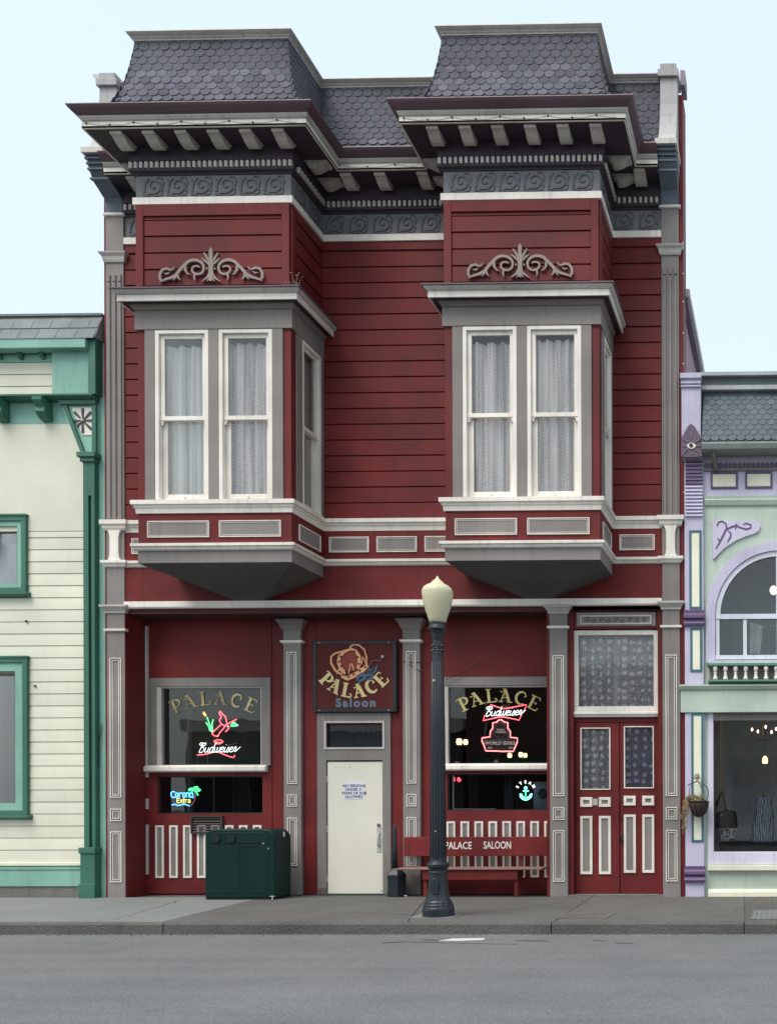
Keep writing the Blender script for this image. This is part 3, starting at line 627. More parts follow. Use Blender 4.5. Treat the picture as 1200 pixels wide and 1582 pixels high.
def bay(x0, x1, side):
    y = -BD
    q = MB()      # structural shell: corner posts, head, sill walls
    q.box(x0+0.005, x0+0.10, y+0.022, y+0.12, 5.70, 8.70)
    bay_o = part('bay_window', q, RED, sal)
    part('corner_post', MB().box(x1-0.10, x1-0.005, y+0.022, y+0.12, 5.70, 8.70), RED, bay_o)
    # dark room inside
    part('interior_lining', MB().box(x0+0.14, x1-0.14, -0.02, 0.0, 5.3, 8.9).box(x0+0.14, x1-0.14, y+0.2, 0.0, 8.62, 8.64).box(x0+0.14, x1-0.14, y+0.2, 0.0, 5.70, 5.72), paint('bay_room_wall', (0.45, 0.44, 0.42)), bay_o)
    # upper box with panel of boards
    u = MB(); u.box(x0, x1, y, 0.0, 8.62, 10.29); part('upper_wall', u, REDK, bay_o)
    u = MB(); u.box(x0, x0+0.11, y-0.045, y, 8.93, 10.185); u.box(x1-0.11, x1, y-0.045, y, 8.93, 10.185); u.box(x0+0.11, x1-0.11, y-0.045, y, 10.02, 10.185)
    u.box(x1, x1+0.03, y+0.001, y+0.10, 8.93, 10.184); pieces('corner_board', u, RED, bay_o, bev=0.004)
    boards(x0+0.112, x1-0.112, 8.76, 9.97, 0.2425, y, bay_o)
    part('head_batten', MB().box(x0+0.112, x1-0.112, y-0.022, y, 9.975, 10.012), RED, bay_o)
    boards(y+0.102, -0.002, 8.80, 10.185, 0.2425, 0, bay_o, rot=(x1, 0))
    part('base_board', MB().box(x0-0.006, x1+0.006, y-0.03, y, 8.885, 8.925), RED, bay_o)
    # window cornice
    pth = bayp(x0, x1)
    part('cornice_cap', MB().sweep(pth, [(0, 8.92), (0.22, 8.885), (0.255, 8.875), (0.255, 8.855), (0, 8.855)]), GUT, bay_o)
    part('cornice_crown', MB().sweep(pth, [(0, 8.853), (0.235, 8.853), (0.225, 8.83), (0.20, 8.805), (0.19, 8.80), (0.0, 8.80)]), LGR, bay_o)
    part('cornice_fascia', MB().sweep(pth, [(0, 8.798), (0.182, 8.798), (0.182, 8.712), (0.16, 8.712), (0.16, 8.735), (0, 8.735)]), WHT, bay_o)
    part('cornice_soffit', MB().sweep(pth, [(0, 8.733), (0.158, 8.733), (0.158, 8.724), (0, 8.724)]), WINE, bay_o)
    part('bed_moulding', MB().sweep(pth, [(0.0, 8.722), (0.075, 8.722), (0.07, 8.70), (0.05, 8.68), (0.035, 8.655), (0.0, 8.645)]), GRY, bay_o)
    part('architrave', MB().sweep(pth, [(0, 8.644), (0.03, 8.644), (0.03, 8.375), (-0.05, 8.375), (-0.05, 8.644)]), GRY, bay_o)
    # front boards round the windows
    a = x0+0.11; za, zb = 5.70, 8.374
    c = MB(); c.box(x0, x0+0.11, y, y+0.02, za, zb); c.box(x1-0.11, x1, y, y+0.02, za, zb); c.box(x1-0.02, x1, y+0.021, y+0.13, za, zb); c.box(x0, x0+0.02, y+0.021, y+0.13, za, zb)
    pieces('corner_board', c, RED, bay_o)
    wins = (x0+0.262, x0+1.048), (x0+1.20, x0+1.986)
    c = MB(); c.box(x0+0.112, wins[0][0]-0.001, y-0.022, y+0.03, za, zb); c.box(wins[0][1]+0.001, wins[1][0]-0.001, y-0.022, y+0.03, za, zb); c.box(wins[1][1]+0.001, x1-0.112, y-0.022, y+0.03, za, zb)
    pieces('window_casing', c, GRY, bay_o, bev=0.003)
    for (p, q_) in wins: sash_window(bay_o, p, q_, 5.84, 8.37, y)
    part('sub_sill', MB().box(wins[0][0], wins[1][1], y-0.04, y+0.12, 5.80, 5.838), WHT, bay_o)
    # right and left side faces
    for X_, sg in ((x1, 1), (x0, -1)):
        s = MB(); e = lambda o: X_+sg*o
        for (ya, yb) in ((y+0.132, y+0.28), (y+0.862, -0.002)): s.box(min(e(-.02), e(.022)), max(e(-.02), e(.022)), ya, yb, za, zb)
        pieces('side_casing', s, GRY, bay_o)
        side_sash(bay_o, X_, y+0.285, y+0.857, 5.84, 8.37, sg)
    # apron
    part('apron', MB().sweep(pth, [(-0.02, 5.705), (0.0, 5.705), (0.0, 5.14), (-0.02, 5.14)]), RED, bay_o)
    w2 = (x1-x0-0.42)/2
    for i in range(2):
        p = x0+0.14+i*(w2+0.14); dbl_panel(bay_o, p, p+w2-0.01, 5.345, 5.585, y)
    m = MB(); m.box(x1, x1+0.006, y+0.22, y+0.82, 5.36, 5.575); part('panel', m, GRY, bay_o)
    m = MB()
    for (ya, yb, zc, zd) in ((y+0.2, y+0.84, 5.345, 5.36), (y+0.2, y+0.84, 5.575, 5.59), (y+0.2, y+0.214, 5.36, 5.575), (y+0.826, y+0.84, 5.36, 5.575)): m.box(x1, x1+0.018, ya, yb, zc, zd)
    part('panel_moulding', m, WHT, bay_o)
    part('base_fascia', MB().sweep(pth, [(-0.03, 5.148), (0.006, 5.148), (0.006, 4.975), (-0.03, 4.975)]), GRY, bay_o)
    # stepped hanging corbel
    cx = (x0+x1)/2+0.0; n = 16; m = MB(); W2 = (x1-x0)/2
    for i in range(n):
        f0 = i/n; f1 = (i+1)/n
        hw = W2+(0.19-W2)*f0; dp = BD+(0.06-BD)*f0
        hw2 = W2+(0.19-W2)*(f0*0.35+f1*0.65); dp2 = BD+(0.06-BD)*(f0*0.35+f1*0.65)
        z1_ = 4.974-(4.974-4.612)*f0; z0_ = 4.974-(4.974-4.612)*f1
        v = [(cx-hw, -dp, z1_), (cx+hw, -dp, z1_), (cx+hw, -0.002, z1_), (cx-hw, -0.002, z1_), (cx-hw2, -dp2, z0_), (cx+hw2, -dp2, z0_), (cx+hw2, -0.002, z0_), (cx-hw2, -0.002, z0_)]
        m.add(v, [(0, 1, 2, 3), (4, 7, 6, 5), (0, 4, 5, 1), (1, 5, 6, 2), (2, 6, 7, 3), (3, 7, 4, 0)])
    part('corbel', m, paint('corbel_shaded_grey', (0.10, 0.098, 0.092), rough=0.7, spec=0.15), bay_o)  # grey paint darkened further to carry the shade under the bay
    # carved ornament
    S = 0.00935/6; m = MB(); oy = y-0.045
    def q2(pts, sg=1): return [(sg*(p[0]-610)*S, (375-p[1])*S) for p in pts]
    d = [0.0]
    def rb(pts, wd, sg=1):
        d[0] += 0.0004; m.ribbon(q2(pts, sg), [w_*S*0.76 for w_ in wd], -0.012-d[0], 0.015)
    def arcp(cx, cy, rx, ry, a0, a1, n=10): return [(cx+rx*math.cos(rad(a0+(a1-a0)*i/n)), cy-ry*math.sin(rad(a0+(a1-a0)*i/n))) for i in range(n+1)]
    for sg in (1, -1):
        p = [(1092, 365), (1040, 340), (985, 325), (940, 300), (905, 255)]+arcp(770, 235, 92, 72, 25, 200, 14)+arcp(735, 248, 55, 48, 205, 360, 8)+arcp(750, 245, 38, 26, 0, 150, 6)
        rb(p, [8, 26, 34, 38, 38]+[38-0.8*i for i in range(15)]+[26-0.4*i for i in range(9)]+[22-0.4*i for i in range(7)], sg)
        rb([(745, 285), (765, 300), (768, 330), (760, 356)], [22, 26, 18, 6], sg)
        rb([(850, 225), (850, 262), (830, 292), (805, 300)], [30, 26, 18, 6], sg)
        rb([(845, 240), (866, 262)], [26, 8], sg)
        rb([(925, 300), (918, 330), (898, 350)], [26, 20, 6], sg); rb([(935, 310), (955, 338), (968, 350)], [22, 14, 5], sg)
        rb([(1070, 360), (1092, 330), (1090, 285), (1065, 248), (1025, 240), (990, 255), (965, 245), (955, 222)], [24, 30, 32, 30, 28, 24, 16, 6], sg)
        rb([(1000, 275), (1025, 290), (1050, 285)], [10, 20, 8], sg)
        rb([(620, 185), (648, 140), (676, 98)], [26, 26, 14], sg); rb([(628, 205), (665, 172), (696, 148)], [26, 24, 12], sg)
        rb([(640, 240), (656, 255)], [22, 8], sg)
        rb([(620, 300), (645, 330), (698, 368)], [40, 26, 6], sg); rb([(618, 310), (628, 345), (645, 366)], [30, 20, 6], sg)
    rb([(610, 48), (610, 75), (610, 100), (610, 150), (610, 190), (610, 250), (610, 300), (610, 362)], [4, 42, 46, 40, 62, 52, 62, 30])
    for k in (1, -1): pass
    me = m.mesh('carved_ornament', ORN); link('carved_ornament', me, bay_o, ((x0+x1)/2-0.01, oy, 9.03+0.0))
    bevel(bpy.data.objects[[o.name for o in bay_o.children if o.name.startswith('carved_ornament')][-1]], 0.004)
    return bay_o
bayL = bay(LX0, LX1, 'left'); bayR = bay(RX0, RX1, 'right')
# curtains in the bays
for x0, nm in ((LX0, 'left'), (RX0, 'right')):
    for i in range(2):
        a = x0+0.262+i*0.938; 
        lab = {('left', 0): 'pale plain net curtain in the first front window from the left, upper floor', ('left', 1): 'white lace curtain in the left bay, beside the plain net curtain',
               ('right', 0): 'white lace curtain in the right bay, left-hand front window', ('right', 1): 'white lace curtain in the right bay, right-hand front window'}[(nm, i)]
        curtain(a+0.04, a+0.75, 5.86, 8.20+0.03*i, -BD+0.155, LACEP if (nm, i) == ('left', 0) else LACE, lab, folds=4+i, amp=0.055, ph=i*1.3+(2 if nm == 'left' else 0), group='curtains in the bay windows')
    o = curtain(-0.3, 0.3, 5.86, 8.3, 0, LACES, 'lace curtain in the narrow side window of the %s bay' % nm, folds=4, amp=0.02, group='curtains in the bay windows')
    o.location = (x0+2.25-0.14, -BD+0.57, 0); o.rotation_euler = (0, 0, rad(90))
# strip panels on the main wall
def strip_panel(px0, px1): 
    a, b = PX(px0, 840, 0), PX(px1, 840, 0); dbl_panel(sal, a, b, 5.36, 5.60, -0.02)
strip_panel(510, 571); strip_panel(583, 645); strip_panel(657, 692+24); strip_panel(957, 1011); strip_panel(206, 226)
# string of small lights clipped along the white fascia
m = MB(); cl = MB()
for (xa, xb, yy) in ((LX0-0.4, LX1+0.4, -BD-0.475), (RX0-0.4, RX1+0.4, -BD-0.475), (LX1+0.5, RX0-0.5, -0.475)):
    n = max(3, int((xb-xa)/0.32)); pts = []
    for i in range(n):
        a = xa+(xb-xa)*i/n; b = xa+(xb-xa)*(i+1)/n
        za = 11.075-(0.03 if i % 2 else 0); zb = 11.075-(0.03 if (i+1) % 2 else 0)
        for k in range(5):
            f = k/5; pts.append((a+(b-a)*f, yy, za+(zb-za)*f-0.02*math.sin(math.pi*f)))
        cl.sphere((a, yy-0.008, za-0.008), 0.013, 6, 4)
    m.tube(pts, 0.0022, 4)
lst = thing('light_string', 'thin dark wire of small bulbs looped along the white roof fascia', 'string lights', (LX0, -1.4, 11.06))
part('wire', m, BLK, lst); part('bulb_row', cl, BLK, lst)['kind'] = 'stuff'
# ---- front pilasters
def reeded(parent, x0, x1, z0, z1, y):
    n = 3; wd = (x1-x0-0.02)/n
    for i in range(n):
        a = x0+0.01+i*wd+0.010; b = a+wd-0.020
        part('reed', MB().prism([(a, y), (a+0.012, y-0.022), (b-0.012, y-0.022), (b, y)], z0, z1, axis='z'), GRY, parent)
CONP = [(0.0, 11.37), (0.50, 11.37), (0.50, 11.28), (0.45, 11.27), (0.43, 11.21), (0.405, 11.18), (0.415, 11.16), (0.38, 11.09), (0.33, 11.03), (0.33, 11.0), (0.27, 10.97), (0.20, 10.94), (0.13, 10.90), (0.085, 10.88), (0.06, 10.82), (0.05, 10.67), (0, 10.67)]
def capital(parent, x0, x1, ztop, y, s=1.0, both=None):
    x0_, x1_ = x0, x1
    pth = [(x0_, 0.0+0.001), (x0_, y), (x1_, y), (x1_, 0.001)]
    part('capital', MB().sweep(pth, [(0, ztop), (0.075*s, ztop), (0.075*s, ztop-0.03), (0.06*s, ztop-0.035), (0.045*s, ztop-0.06), (0.022*s, ztop-0.09), (0.02*s, ztop-0.12), (0, ztop-0.125)]), LGR, parent)
def necking(parent, x0, x1, z, y, m=None):
    pth = [(x0, 0.001), (x0, y), (x1, y), (x1, 0.001)]
    part('necking', MB().sweep(pth, [(0, z+0.02), (0.03, z+0.02), (0.03, z-0.012), (0.012, z-0.022), (0, z-0.022)]), m or WHT, parent)
def front_pilaster(x0, x1, left, ztop=10.66):
    y = -0.045
    q = MB(); q.box(x0, x1, y, 0.4, -0.01, ztop)
    p = part('pilaster', q, GRY, sal, bev=0.004)
    q = MB(); q.box(XA if left else x1, x0 if left else XB, -0.01, 0.4, -0.01, 12.4)
    part('edge_board', q, RED, p)
    # panels on the lower shaft
    cx = (x0+x1)/2; hw = 0.088
    panel_ring(p, cx-hw, cx+hw, 1.56, 3.735, y); panel_ring(p, cx-hw, cx+hw, 1.195, 1.385, y); panel_ring(p, cx-hw, cx+hw, 0.24, 1.03, y)
    necking(p, x0, x1, 4.17, y); capital(p, x0, x1, 4.555, y)
    # middle stage
    part('stage_moulding', MB().sweep([(x0, 0), (x0, y), (x1, y), (x1, 0)], [(0, 5.875), (0.07, 5.875), (0.07, 5.81), (0.045, 5.80), (0.04, 5.75), (0.02, 5.72), (0, 5.72)]), WHT, p)
    part('stage_moulding', MB().sweep([(x0, 0), (x0, y), (x1, y), (x1, 0)], [(0, 5.25), (0.06, 5.25), (0.06, 5.21), (0.04, 5.19), (0.02, 5.155), (0, 5.15)]), WHT, p)
    part('baluster_block', MB().prism([(cx-0.10, 5.72), (cx+0.10, 5.72), (cx+0.075, 5.66), (cx+0.068, 5.6), (cx+0.068, 5.36), (cx+0.075, 5.30), (cx+0.10, 5.25), (cx-0.10, 5.25), (cx-0.075, 5.30), (cx-0.068, 5.36), (cx-0.068, 5.6), (cx-0.075, 5.66)], y-0.035, y), WHT, p)
    reeded(p, x0, x1, 5.88, 9.58, y); reeded(p, x0, x1, 9.60, 9.70, y)
    part('stage_moulding', MB().sweep([(x0, 0), (x0, y), (x1, y), (x1, 0)], [(0, 10.04), (0.075, 10.04), (0.07, 10.02), (0.04, 9.985), (0.03, 9.93), (0.018, 9.90), (0, 9.90)]), LGR, p)
    necking(p, x0, x1, 10.645, y)
    # console bracket and post above
    c = part('console', MB().prism([(-o-0.0, z) for o, z in CONP], x0, x1, axis='x'), CONS, p, bev=0.006)
    for (o, z) in ((0.46, 11.245), (0.425, 11.19), (0.40, 11.12), (0.345, 11.01)):
        part('console_rib', MB().box(x0-0.012, x1+0.012, -o-0.018, -o+0.03, z-0.014, z+0.014), CONS, c)
    for xx in (x0-0.02, x1): part('console_cheek', MB().prism([(-0.10, 11.26), (-0.38, 11.26), (-0.36, 11.16), (-0.26, 11.06), (-0.16, 11.01), (-0.10, 11.03)], xx, xx+0.02, axis='x'), CONS, c)
    part('console_cap', MB().box(x0-0.03, x1+0.03, -0.53, 0.0, 11.29, 11.375), LGR, c, bev=0.004)
    PP = [(0.0, 11.376), (0.50, 11.376), (0.49, 11.40), (0.43, 11.45), (0.36, 11.54), (0.29, 11.70), (0.235, 11.90), (0.20, 12.12), (0.18, 12.45), (0.18, 12.55), (0.0, 12.55)]
    post = part('parapet_post', MB().prism([(-o, z) for o, z in PP], x0+0.01, x1, axis='x'), POSTG, p)
    part('post_cap', MB().box(x0-0.025, x1+0.02, -0.22, 0.15, 12.54, 12.65).box(x0+0.01, x1-0.015, -0.20, 0.12, 12.651, 12.745), POSTG, post, bev=0.006)
    # coping that returns along the side wall
    if left: part('side_coping', MB().prism([(x0-0.20, 12.84), (x0-0.03, 12.84), (x0-0.03, 12.50), (x0-0.05, 12.50), (x0-0.06, 12.66), (x0-0.19, 12.81)], -0.05, 0.35), LGR, post)
    else: part('side_coping', MB().box(x1+0.025, XB+0.035, 0.0, 0.32, 12.56, 12.79), paint('coping_mauve', (0.22, 0.18, 0.22)), post)
    return p
front_pilaster(PL0, PL1, True); front_pilaster(PR0, PR1, False)
sw('ground_floor_band', [(-0.02, ZB1), (0.07, ZB1), (0.07, ZB0+0.02), (0.055, ZB0), (-0.02, ZB0)], WHT, path=[(PL1+0.005, 0), (PR0-0.005, 0)])
# nails left along the corner of the building
m = MB()
for i in range(9): m.sphere((XB+0.0, -0.02, 6.3+i*0.48+random.uniform(-.05, .05)), 0.012, 6, 4)
part('light_clip_row', m, WHT, sal)['kind'] = 'stuff'
# ================================================================ SALOON, GROUND FLOOR
RY = 0.45
rx = lambda px, py=1200: PX(px, py, RY)
rz = lambda py, px=500: PZ(px, py, RY)
PC0, PC1 = PX(850, 1200, 0), PX(877, 1200, 0)      # front pillar by the double doors
# recess: ceiling, return, wall pieces round the openings
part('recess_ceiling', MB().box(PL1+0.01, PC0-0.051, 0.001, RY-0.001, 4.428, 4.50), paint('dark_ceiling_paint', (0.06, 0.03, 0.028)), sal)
pieces('recess_return', MB().box(PL1-0.005, PL1+0.008, -0.04, RY, 0, 4.44).box(PC0-0.05, PC0-0.002, -0.02, RY, 0, 4.44), RED, sal)
LW0, LW1 = rx(243.5), rx(405.5)
LWz0, LWz1 = rz(1183, 320), rz(1061, 320); LLz0, LLz1 = rz(1257, 320), rz(1199, 320)
RW0, RW1 = rx(691), PC0-0.055
RWz0, RWz1 = rz(1180.5, 770), rz(1059.5, 770); RLz0, RLz1 = rz(1252, 770), rz(1195, 770)
DX0, DX1 = rx(505.5), rx(592)
m = MB()
WL, WR = PL1+0.008, PC0-0.05
m.box(WL, LW0, RY, RY+0.1, 0, 4.44); m.box(LW0, LW1, RY, RY+0.1, 0, LLz0); m.box(LW0, LW1, RY, RY+0.1, LLz1, LWz0); m.box(LW0, LW1, RY, RY+0.1, LWz1, 4.44)
m.box(LW1, DX0, RY, RY+0.1, 0, 4.44); m.box(DX0, DX1, RY, RY+0.1, 2.72, 4.44); m.box(DX1, RW0, RY, RY+0.1, 0, 4.44)
m.box(RW0, RW1, RY, RY+0.1, 0, RLz0); m.box(RW0, RW1, RY, RY+0.1, RLz1, RWz0); m.box(RW0, RW1, RY, RY+0.1, RWz1, 4.44); m.box(RW1, WR+0.05, RY, RY+0.1, 0, 4.44)
part('recess_wall', m, RED, sal)
pieces('corner_strip', MB().box(WL, WL+0.035, RY-0.035, RY, rz(1201, 228), rz(968, 228)).box(WL, WL+0.03, RY-0.03, RY, rz(1250, 228), rz(1234, 228)).box(WL, WL+0.03, RY-0.03, RY, rz(1351, 228), rz(1274, 228)), LGR, sal)
pieces('panel_joint', MB().box(rx(419.5), rx(419.5)+0.012, RY-0.012, RY, 0.3, 4.43).box(rx(488), rx(488)+0.010, RY-0.010, RY, 2.9, 4.43).box(rx(230), rx(418), RY-0.015, RY, 0.02, 0.20), RED, sal)
# middle pilasters in the recess
def recess_pilaster(px0, px1):
    a, b = rx(px0), rx(px1); y = RY-0.07
    p = part('pilaster', MB().box(a, b, y, RY, 0, 4.44), GRY, sal, bev=0.004); cx = (a+b)/2; hw = 0.078
    panel_ring(p, cx-hw, cx+hw, rz(1211), rz(1008), y); panel_ring(p, cx-hw, cx+hw, rz(1246), rz(1227.5), y); panel_ring(p, cx-hw, cx+hw, rz(1337), rz(1263), y)
    pth = [(a, RY), (a, y), (b, y), (b, RY)]
    part('necking', MB().sweep(pth, [(0, rz(990.5)), (0.035, rz(990.5)), (0.035, rz(993)), (0.012, rz(995)), (0, rz(995))]), WHT, p)
    part('capital', MB().sweep(pth, [(0, 4.40), (0.085, 4.40), (0.08, 4.37), (0.045, 4.32), (0.02, 4.25), (0, 4.22)]), GRY, p)
recess_pilaster(441.8, 468.5); recess_pilaster(625, 651.5)
# shop windows
def shop_window(name, x0, x1, z0, z1, cas_l, cas_r, cas_t, jl):
    m = MB()
    if cas_l: m.box(x0-cas_l, x0-0.001, RY-0.03, RY, z0, z1+cas_t)
    if cas_r: m.box(x1+0.001, x1+cas_r, RY-0.03, RY, z0, z1+cas_t)
    m.box(x0, x1, RY-0.032, RY, z1+0.001, z1+cas_t)
    f = part('shop_window', m, GRY, sal, bev=0.003)
    s = MB(); s.box(x0, x0+jl, RY-0.02, RY+0.07, z0, z1); s.box(x1-0.022, x1, RY-0.012, RY+0.07, z0, z1); s.box(x0+jl, x1-0.022, RY-0.014, RY+0.07, z1-0.022, z1)
    part('window_frame', s, LGR, f, bev=0.003)
    sl = MB().prism([(RY+0.08, z0+0.02), (RY-0.05, z0+0.005), (RY-0.09, z0-0.02), (RY-0.09, z0-0.085), (RY-0.06, z0-0.105), (RY-0.001, z0-0.105), (RY-0.001, z0-0.002), (RY+0.08, z0-0.002)], x0-cas_l-0.02, x1+max(cas_r-0.05, 0), axis='x')
    part('window_sill', sl, WHT, f, bev=0.005)
    return f
wl = shop_window('l', LW0, LW1, LWz0, LWz1, 0.15, 0.145, 0.14, 0.075)
wr = shop_window('r', RW0-0.04, RW1, RWz0, RWz1, 0.02, 0.0, 0.14, 0.06)
part('window_pane', MB().box(LW0+0.075, LW1-0.022, RY+0.030, RY+0.036, LWz0+0.02, LWz1-0.022), GLASSH, wl)
part('window_pane', MB().box(RW0+0.02, RW1-0.022, RY+0.030, RY+0.036, RWz0+0.02, RWz1-0.022), GLASS, wr)
for (a, b, c, d, par) in ((LW0, LW1, LLz0, LLz1, wl), (RW0, RW1, RLz0, RLz1, wr)):
    part('lower_pane', MB().box(a+0.0, b, RY+0.050, RY+0.056, c, d), GLASS, par)
    part('lower_frame', MB().ring(a, b, c, d, RY+0.03, RY+0.048, 0.018), BLK, par)
part('mullion', MB().box(rx(326), rx(327.5), RY+0.058, RY+0.08, LLz0, LLz1), DARK2, wl)
pieces('inner_strip', MB().box(RW0+0.06, RW0+0.075, RY+0.06, RY+0.09, RLz0, RLz1-0.02).box(RW0+0.08, RW0+0.75, RY+0.06, RY+0.08, RLz0+0.012, RLz0+0.03), STEEL, wr)
# wainscot of narrow grooved panels
wmesh = {}
def slot(x, z0, z1, wd=0.137):
    key = round(z1-z0, 3)
    if key not in wmesh:
        h = z1-z0
        wmesh[key] = (MB().ring(0, wd, 0, h, -0.020, -0.002, 0.030).mesh('wainscot_panel', WHT), MB().box(0.031, wd-0.031, -0.006, -0.001, 0.031, h-0.031).mesh('wainscot_infill', GRY))
    o = link('wainscot_panel', wmesh[key][0], sal, (x, RY, z0)); link('wainscot_infill', wmesh[key][1], o, (x, RY, z0))
for i in range(8): slot(rx(241.0+21.5*i), 0.27, rz(1274.5))
for i in range(8):
    if i < 7: slot(rx(690.0+21.5*i), 0.27, rz(1269.5))
slot(rx(690.0+21.5*7)-0.0, 0.27, rz(1269.5), 0.137)
# door case and steel door
cx0, cx1 = rx(491.5), rx(604.5)
m = MB(); T = rz(1101.5)
tz0, tz1 = rz(1155), rz(1115.5)
m.box(cx0, DX0, RY-0.035, RY+0.02, 0, T); m.box(DX1, cx1, RY-0.035, RY+0.02, 0, T); m.box(DX0, DX1, RY-0.035, RY+0.02, tz1, T); m.box(DX0, DX1, RY-0.035, RY+0.02, rz(1175), tz0)
dc = part('door_case', m, GRY, sal, bev=0.003)
part('transom_frame', MB().ring(DX0-0.03, DX1+0.04, tz0-0.03, tz1+0.012, RY-0.048, RY-0.030, 0.032), LGR, dc)
m = MB().box(DX0, DX1, RY+0.02, RY+0.03, tz0, tz1); part('transom_pane', m, GLASS, dc)
m = MB()
for i in range(6):
    u = DX0+0.12+(DX1-DX0-0.24)*i/5; zc = (tz0+tz1)/2
    m.ribbon([(u+0.05*math.cos(a*0.8+i), zc+0.10*math.sin(a*0.8+i*0.3)*0.9) for a in range(9)], 0.012, RY+0.04, RY+0.045)
m.box(DX0, DX1, RY+0.05, RY+0.06, tz0, tz1); part('transom_ornament', m, paint('dark_print', (0.035, 0.04, 0.05)), dc)
dz1 = rz(1177)
dr = part('door', MB().box(DX0+0.01, DX1-0.005, RY-0.012, RY+0.035, 0.012, dz1), DOORW, sal, bev=0.004)
part('lock_plate', MB().box(rx(582.3), rx(589.5), RY-0.020, RY-0.012, rz(1317), rz(1277)), STEEL, dr, bev=0.003)
hx = rx(586); q = MB().tube([(hx, RY-0.02, rz(1286)), (hx, RY-0.06, rz(1290)), (hx, RY-0.06, rz(1304)), (hx, RY-0.02, rz(1308))], 0.012, 8); part('door_handle', q, STEEL, dr, smooth=True)
part('lock', MB().tube([(rx(585.5), RY-0.012, rz(1275)), (rx(585.5), RY-0.03, rz(1275))], 0.026, 14), paint('brass', (0.12, 0.10, 0.08), rough=0.35), dr)
for z in (0.25, 1.05, 1.85): pieces('hinge', MB().tube([(DX0+0.004, RY-0.018, z-0.05), (DX0+0.004, RY-0.018, z+0.05)], 0.009, 8), STEEL, dr)
pieces('screw', MB().sphere((rx(520), RY-0.012, rz(1186)), 0.008, 8, 4).sphere((rx(541), RY-0.012, rz(1186)), 0.008, 8, 4).sphere((DX1-0.03, RY-0.012, 0.06), 0.012, 8, 4), GRY, dr)
part('threshold', MB().box(DX0, DX1, RY-0.06, RY+0.1, 0.0, 0.011), DARK2, dr)
part('kick_block', MB().box(cx0-0.0, DX0-0.002, RY-0.045, RY-0.034, 0, 0.10), paint('brown_paint', (0.16, 0.11, 0.09)), dc)
# age notice
INK = paint('blue_black_ink', (0.03, 0.035, 0.07), rough=0.6)
nx0, nx1 = rx(531.5), rx(563.5)
nt_ = thing('notice', 'small white paper notice about persons under 21 fixed on the cream door', 'notice', ((nx0+nx1)/2, RY-0.012, rz(1222)))
part('paper', MB().box(nx0, nx1, RY-0.016, RY-0.0125, rz(1235), rz(1208.5)), paint('paper', (0.72, 0.74, 0.80), dirt=0.05), nt_)
for i, s in enumerate(('NO PERSONS', 'UNDER 21', 'YEARS OF AGE', 'ALLOWED')):
    link('lettering', textmesh(s, 0.062, INK, 0.0006, bold=0.0012, space=0.97), nt_, ((nx0+nx1)/2, RY-0.017, rz(1216.2+5.6*i)))
# small dark louvre vent
vx0, vx1, vz0, vz1 = rx(297), rx(346), rz(1288, 320), rz(1260.5, 320)
v = part('vent_grille', MB().ring(vx0, vx1, vz0, vz1, RY-0.05, RY, 0.022), paint('vent_brown', (0.045, 0.038, 0.035)), sal)
for i in range(6):
    z = vz0+0.03+(vz1-vz0-0.06)*i/5.5; part('slat', MB().prism([(RY-0.04, z), (RY-0.008, z+0.022), (RY-0.004, z+0.018), (RY-0.036, z-0.004)], vx0+0.022, vx1-0.022, axis='x'), paint_dark, v)
part('vent_backing', MB().box(vx0+0.022, vx1-0.022, RY-0.003, RY, vz0+0.022, vz1-0.022), DARK, v)
# front pillar and door bay on the right
y = -0.045
p = part('pilaster', MB().box(PC0, PC1, y, RY+0.1, 0, 4.44), GRY, sal, bev=0.004); c = (PC0+PC1)/2
panel_ring(p, c-0.088, c+0.088, 1.56, 3.735, y); panel_ring(p, c-0.088, c+0.088, 1.195, 1.385, y); panel_ring(p, c-0.088, c+0.088, 0.24, 1.03, y); necking(p, PC0, PC1, 4.17, y); capital(p, PC0, PC1, 4.50, y)
AY = 0.14
ax = lambda px, py=1200: PX(px, py, AY)
az = lambda py, px=955: PZ(px, py, AY)
m = MB(); m.box(PC1, ax(888), 0.02, AY+0.1, 0, 4.44); m.box(ax(1017.5), PR0, 0.02, AY+0.1, 0, 4.44); m.box(ax(888), ax(1017.5), 0.06, AY+0.1, az(973), 4.44); m.box(PC1+0.002, PR0-0.002, 0.0, 0.3, 4.441, 4.50)
part('door_surround', m, RED, sal, bev=0.004)
part('transom_panel', MB().box(ax(893), ax(1014), 0.045, 0.06, az(969), az(948)), GRY, sal)
m = MB().ring(ax(898.5), ax(1008), az(966.5), az(952.5), 0.030, 0.045, 0.022); tp = part('ornament_frame', m, LGR, sal)
m = MB()
for i in range(9):
    u = ax(904)+(ax(1002)-ax(904))*(i+0.5)/9; zc = az(959.5)
    m.ribbon(spiral(u, zc, 0.045, 0.010, rad(180*(i % 2)), rad(180*(i % 2)+400), 12), 0.012, 0.034-0.0003*i, 0.0449)
part('carved_scroll', m, SCR, tp)
tw = part('transom_window', MB().ring(ax(886.8), ax(1017.5), az(1099), az(974.5), AY-0.05, AY+0.05, 0.075), WHT, sal, bev=0.004)
part('window_sill', MB().prism([(AY+0.05, az(1099)), (AY-0.07, az(1099.5)), (AY-0.09, az(1101)), (AY-0.09, az(1104)), (AY-0.07, az(1105)), (AY-0.06, az(1108)), (AY+0.05, az(1108))], ax(886), ax(1018), axis='x'), WHT, tw)
part('window_pane', MB().box(ax(886.8)+0.075, ax(1017.5)-0.075, AY, AY+0.005, az(1099)+0.075, az(974.5)-0.075), GLASS, tw)
part('door_header', MB().box(ax(888)+0.001, ax(1017.5)-0.001, AY-0.01, AY+0.08, az(1115.5), az(1108.5)), RED, tw)
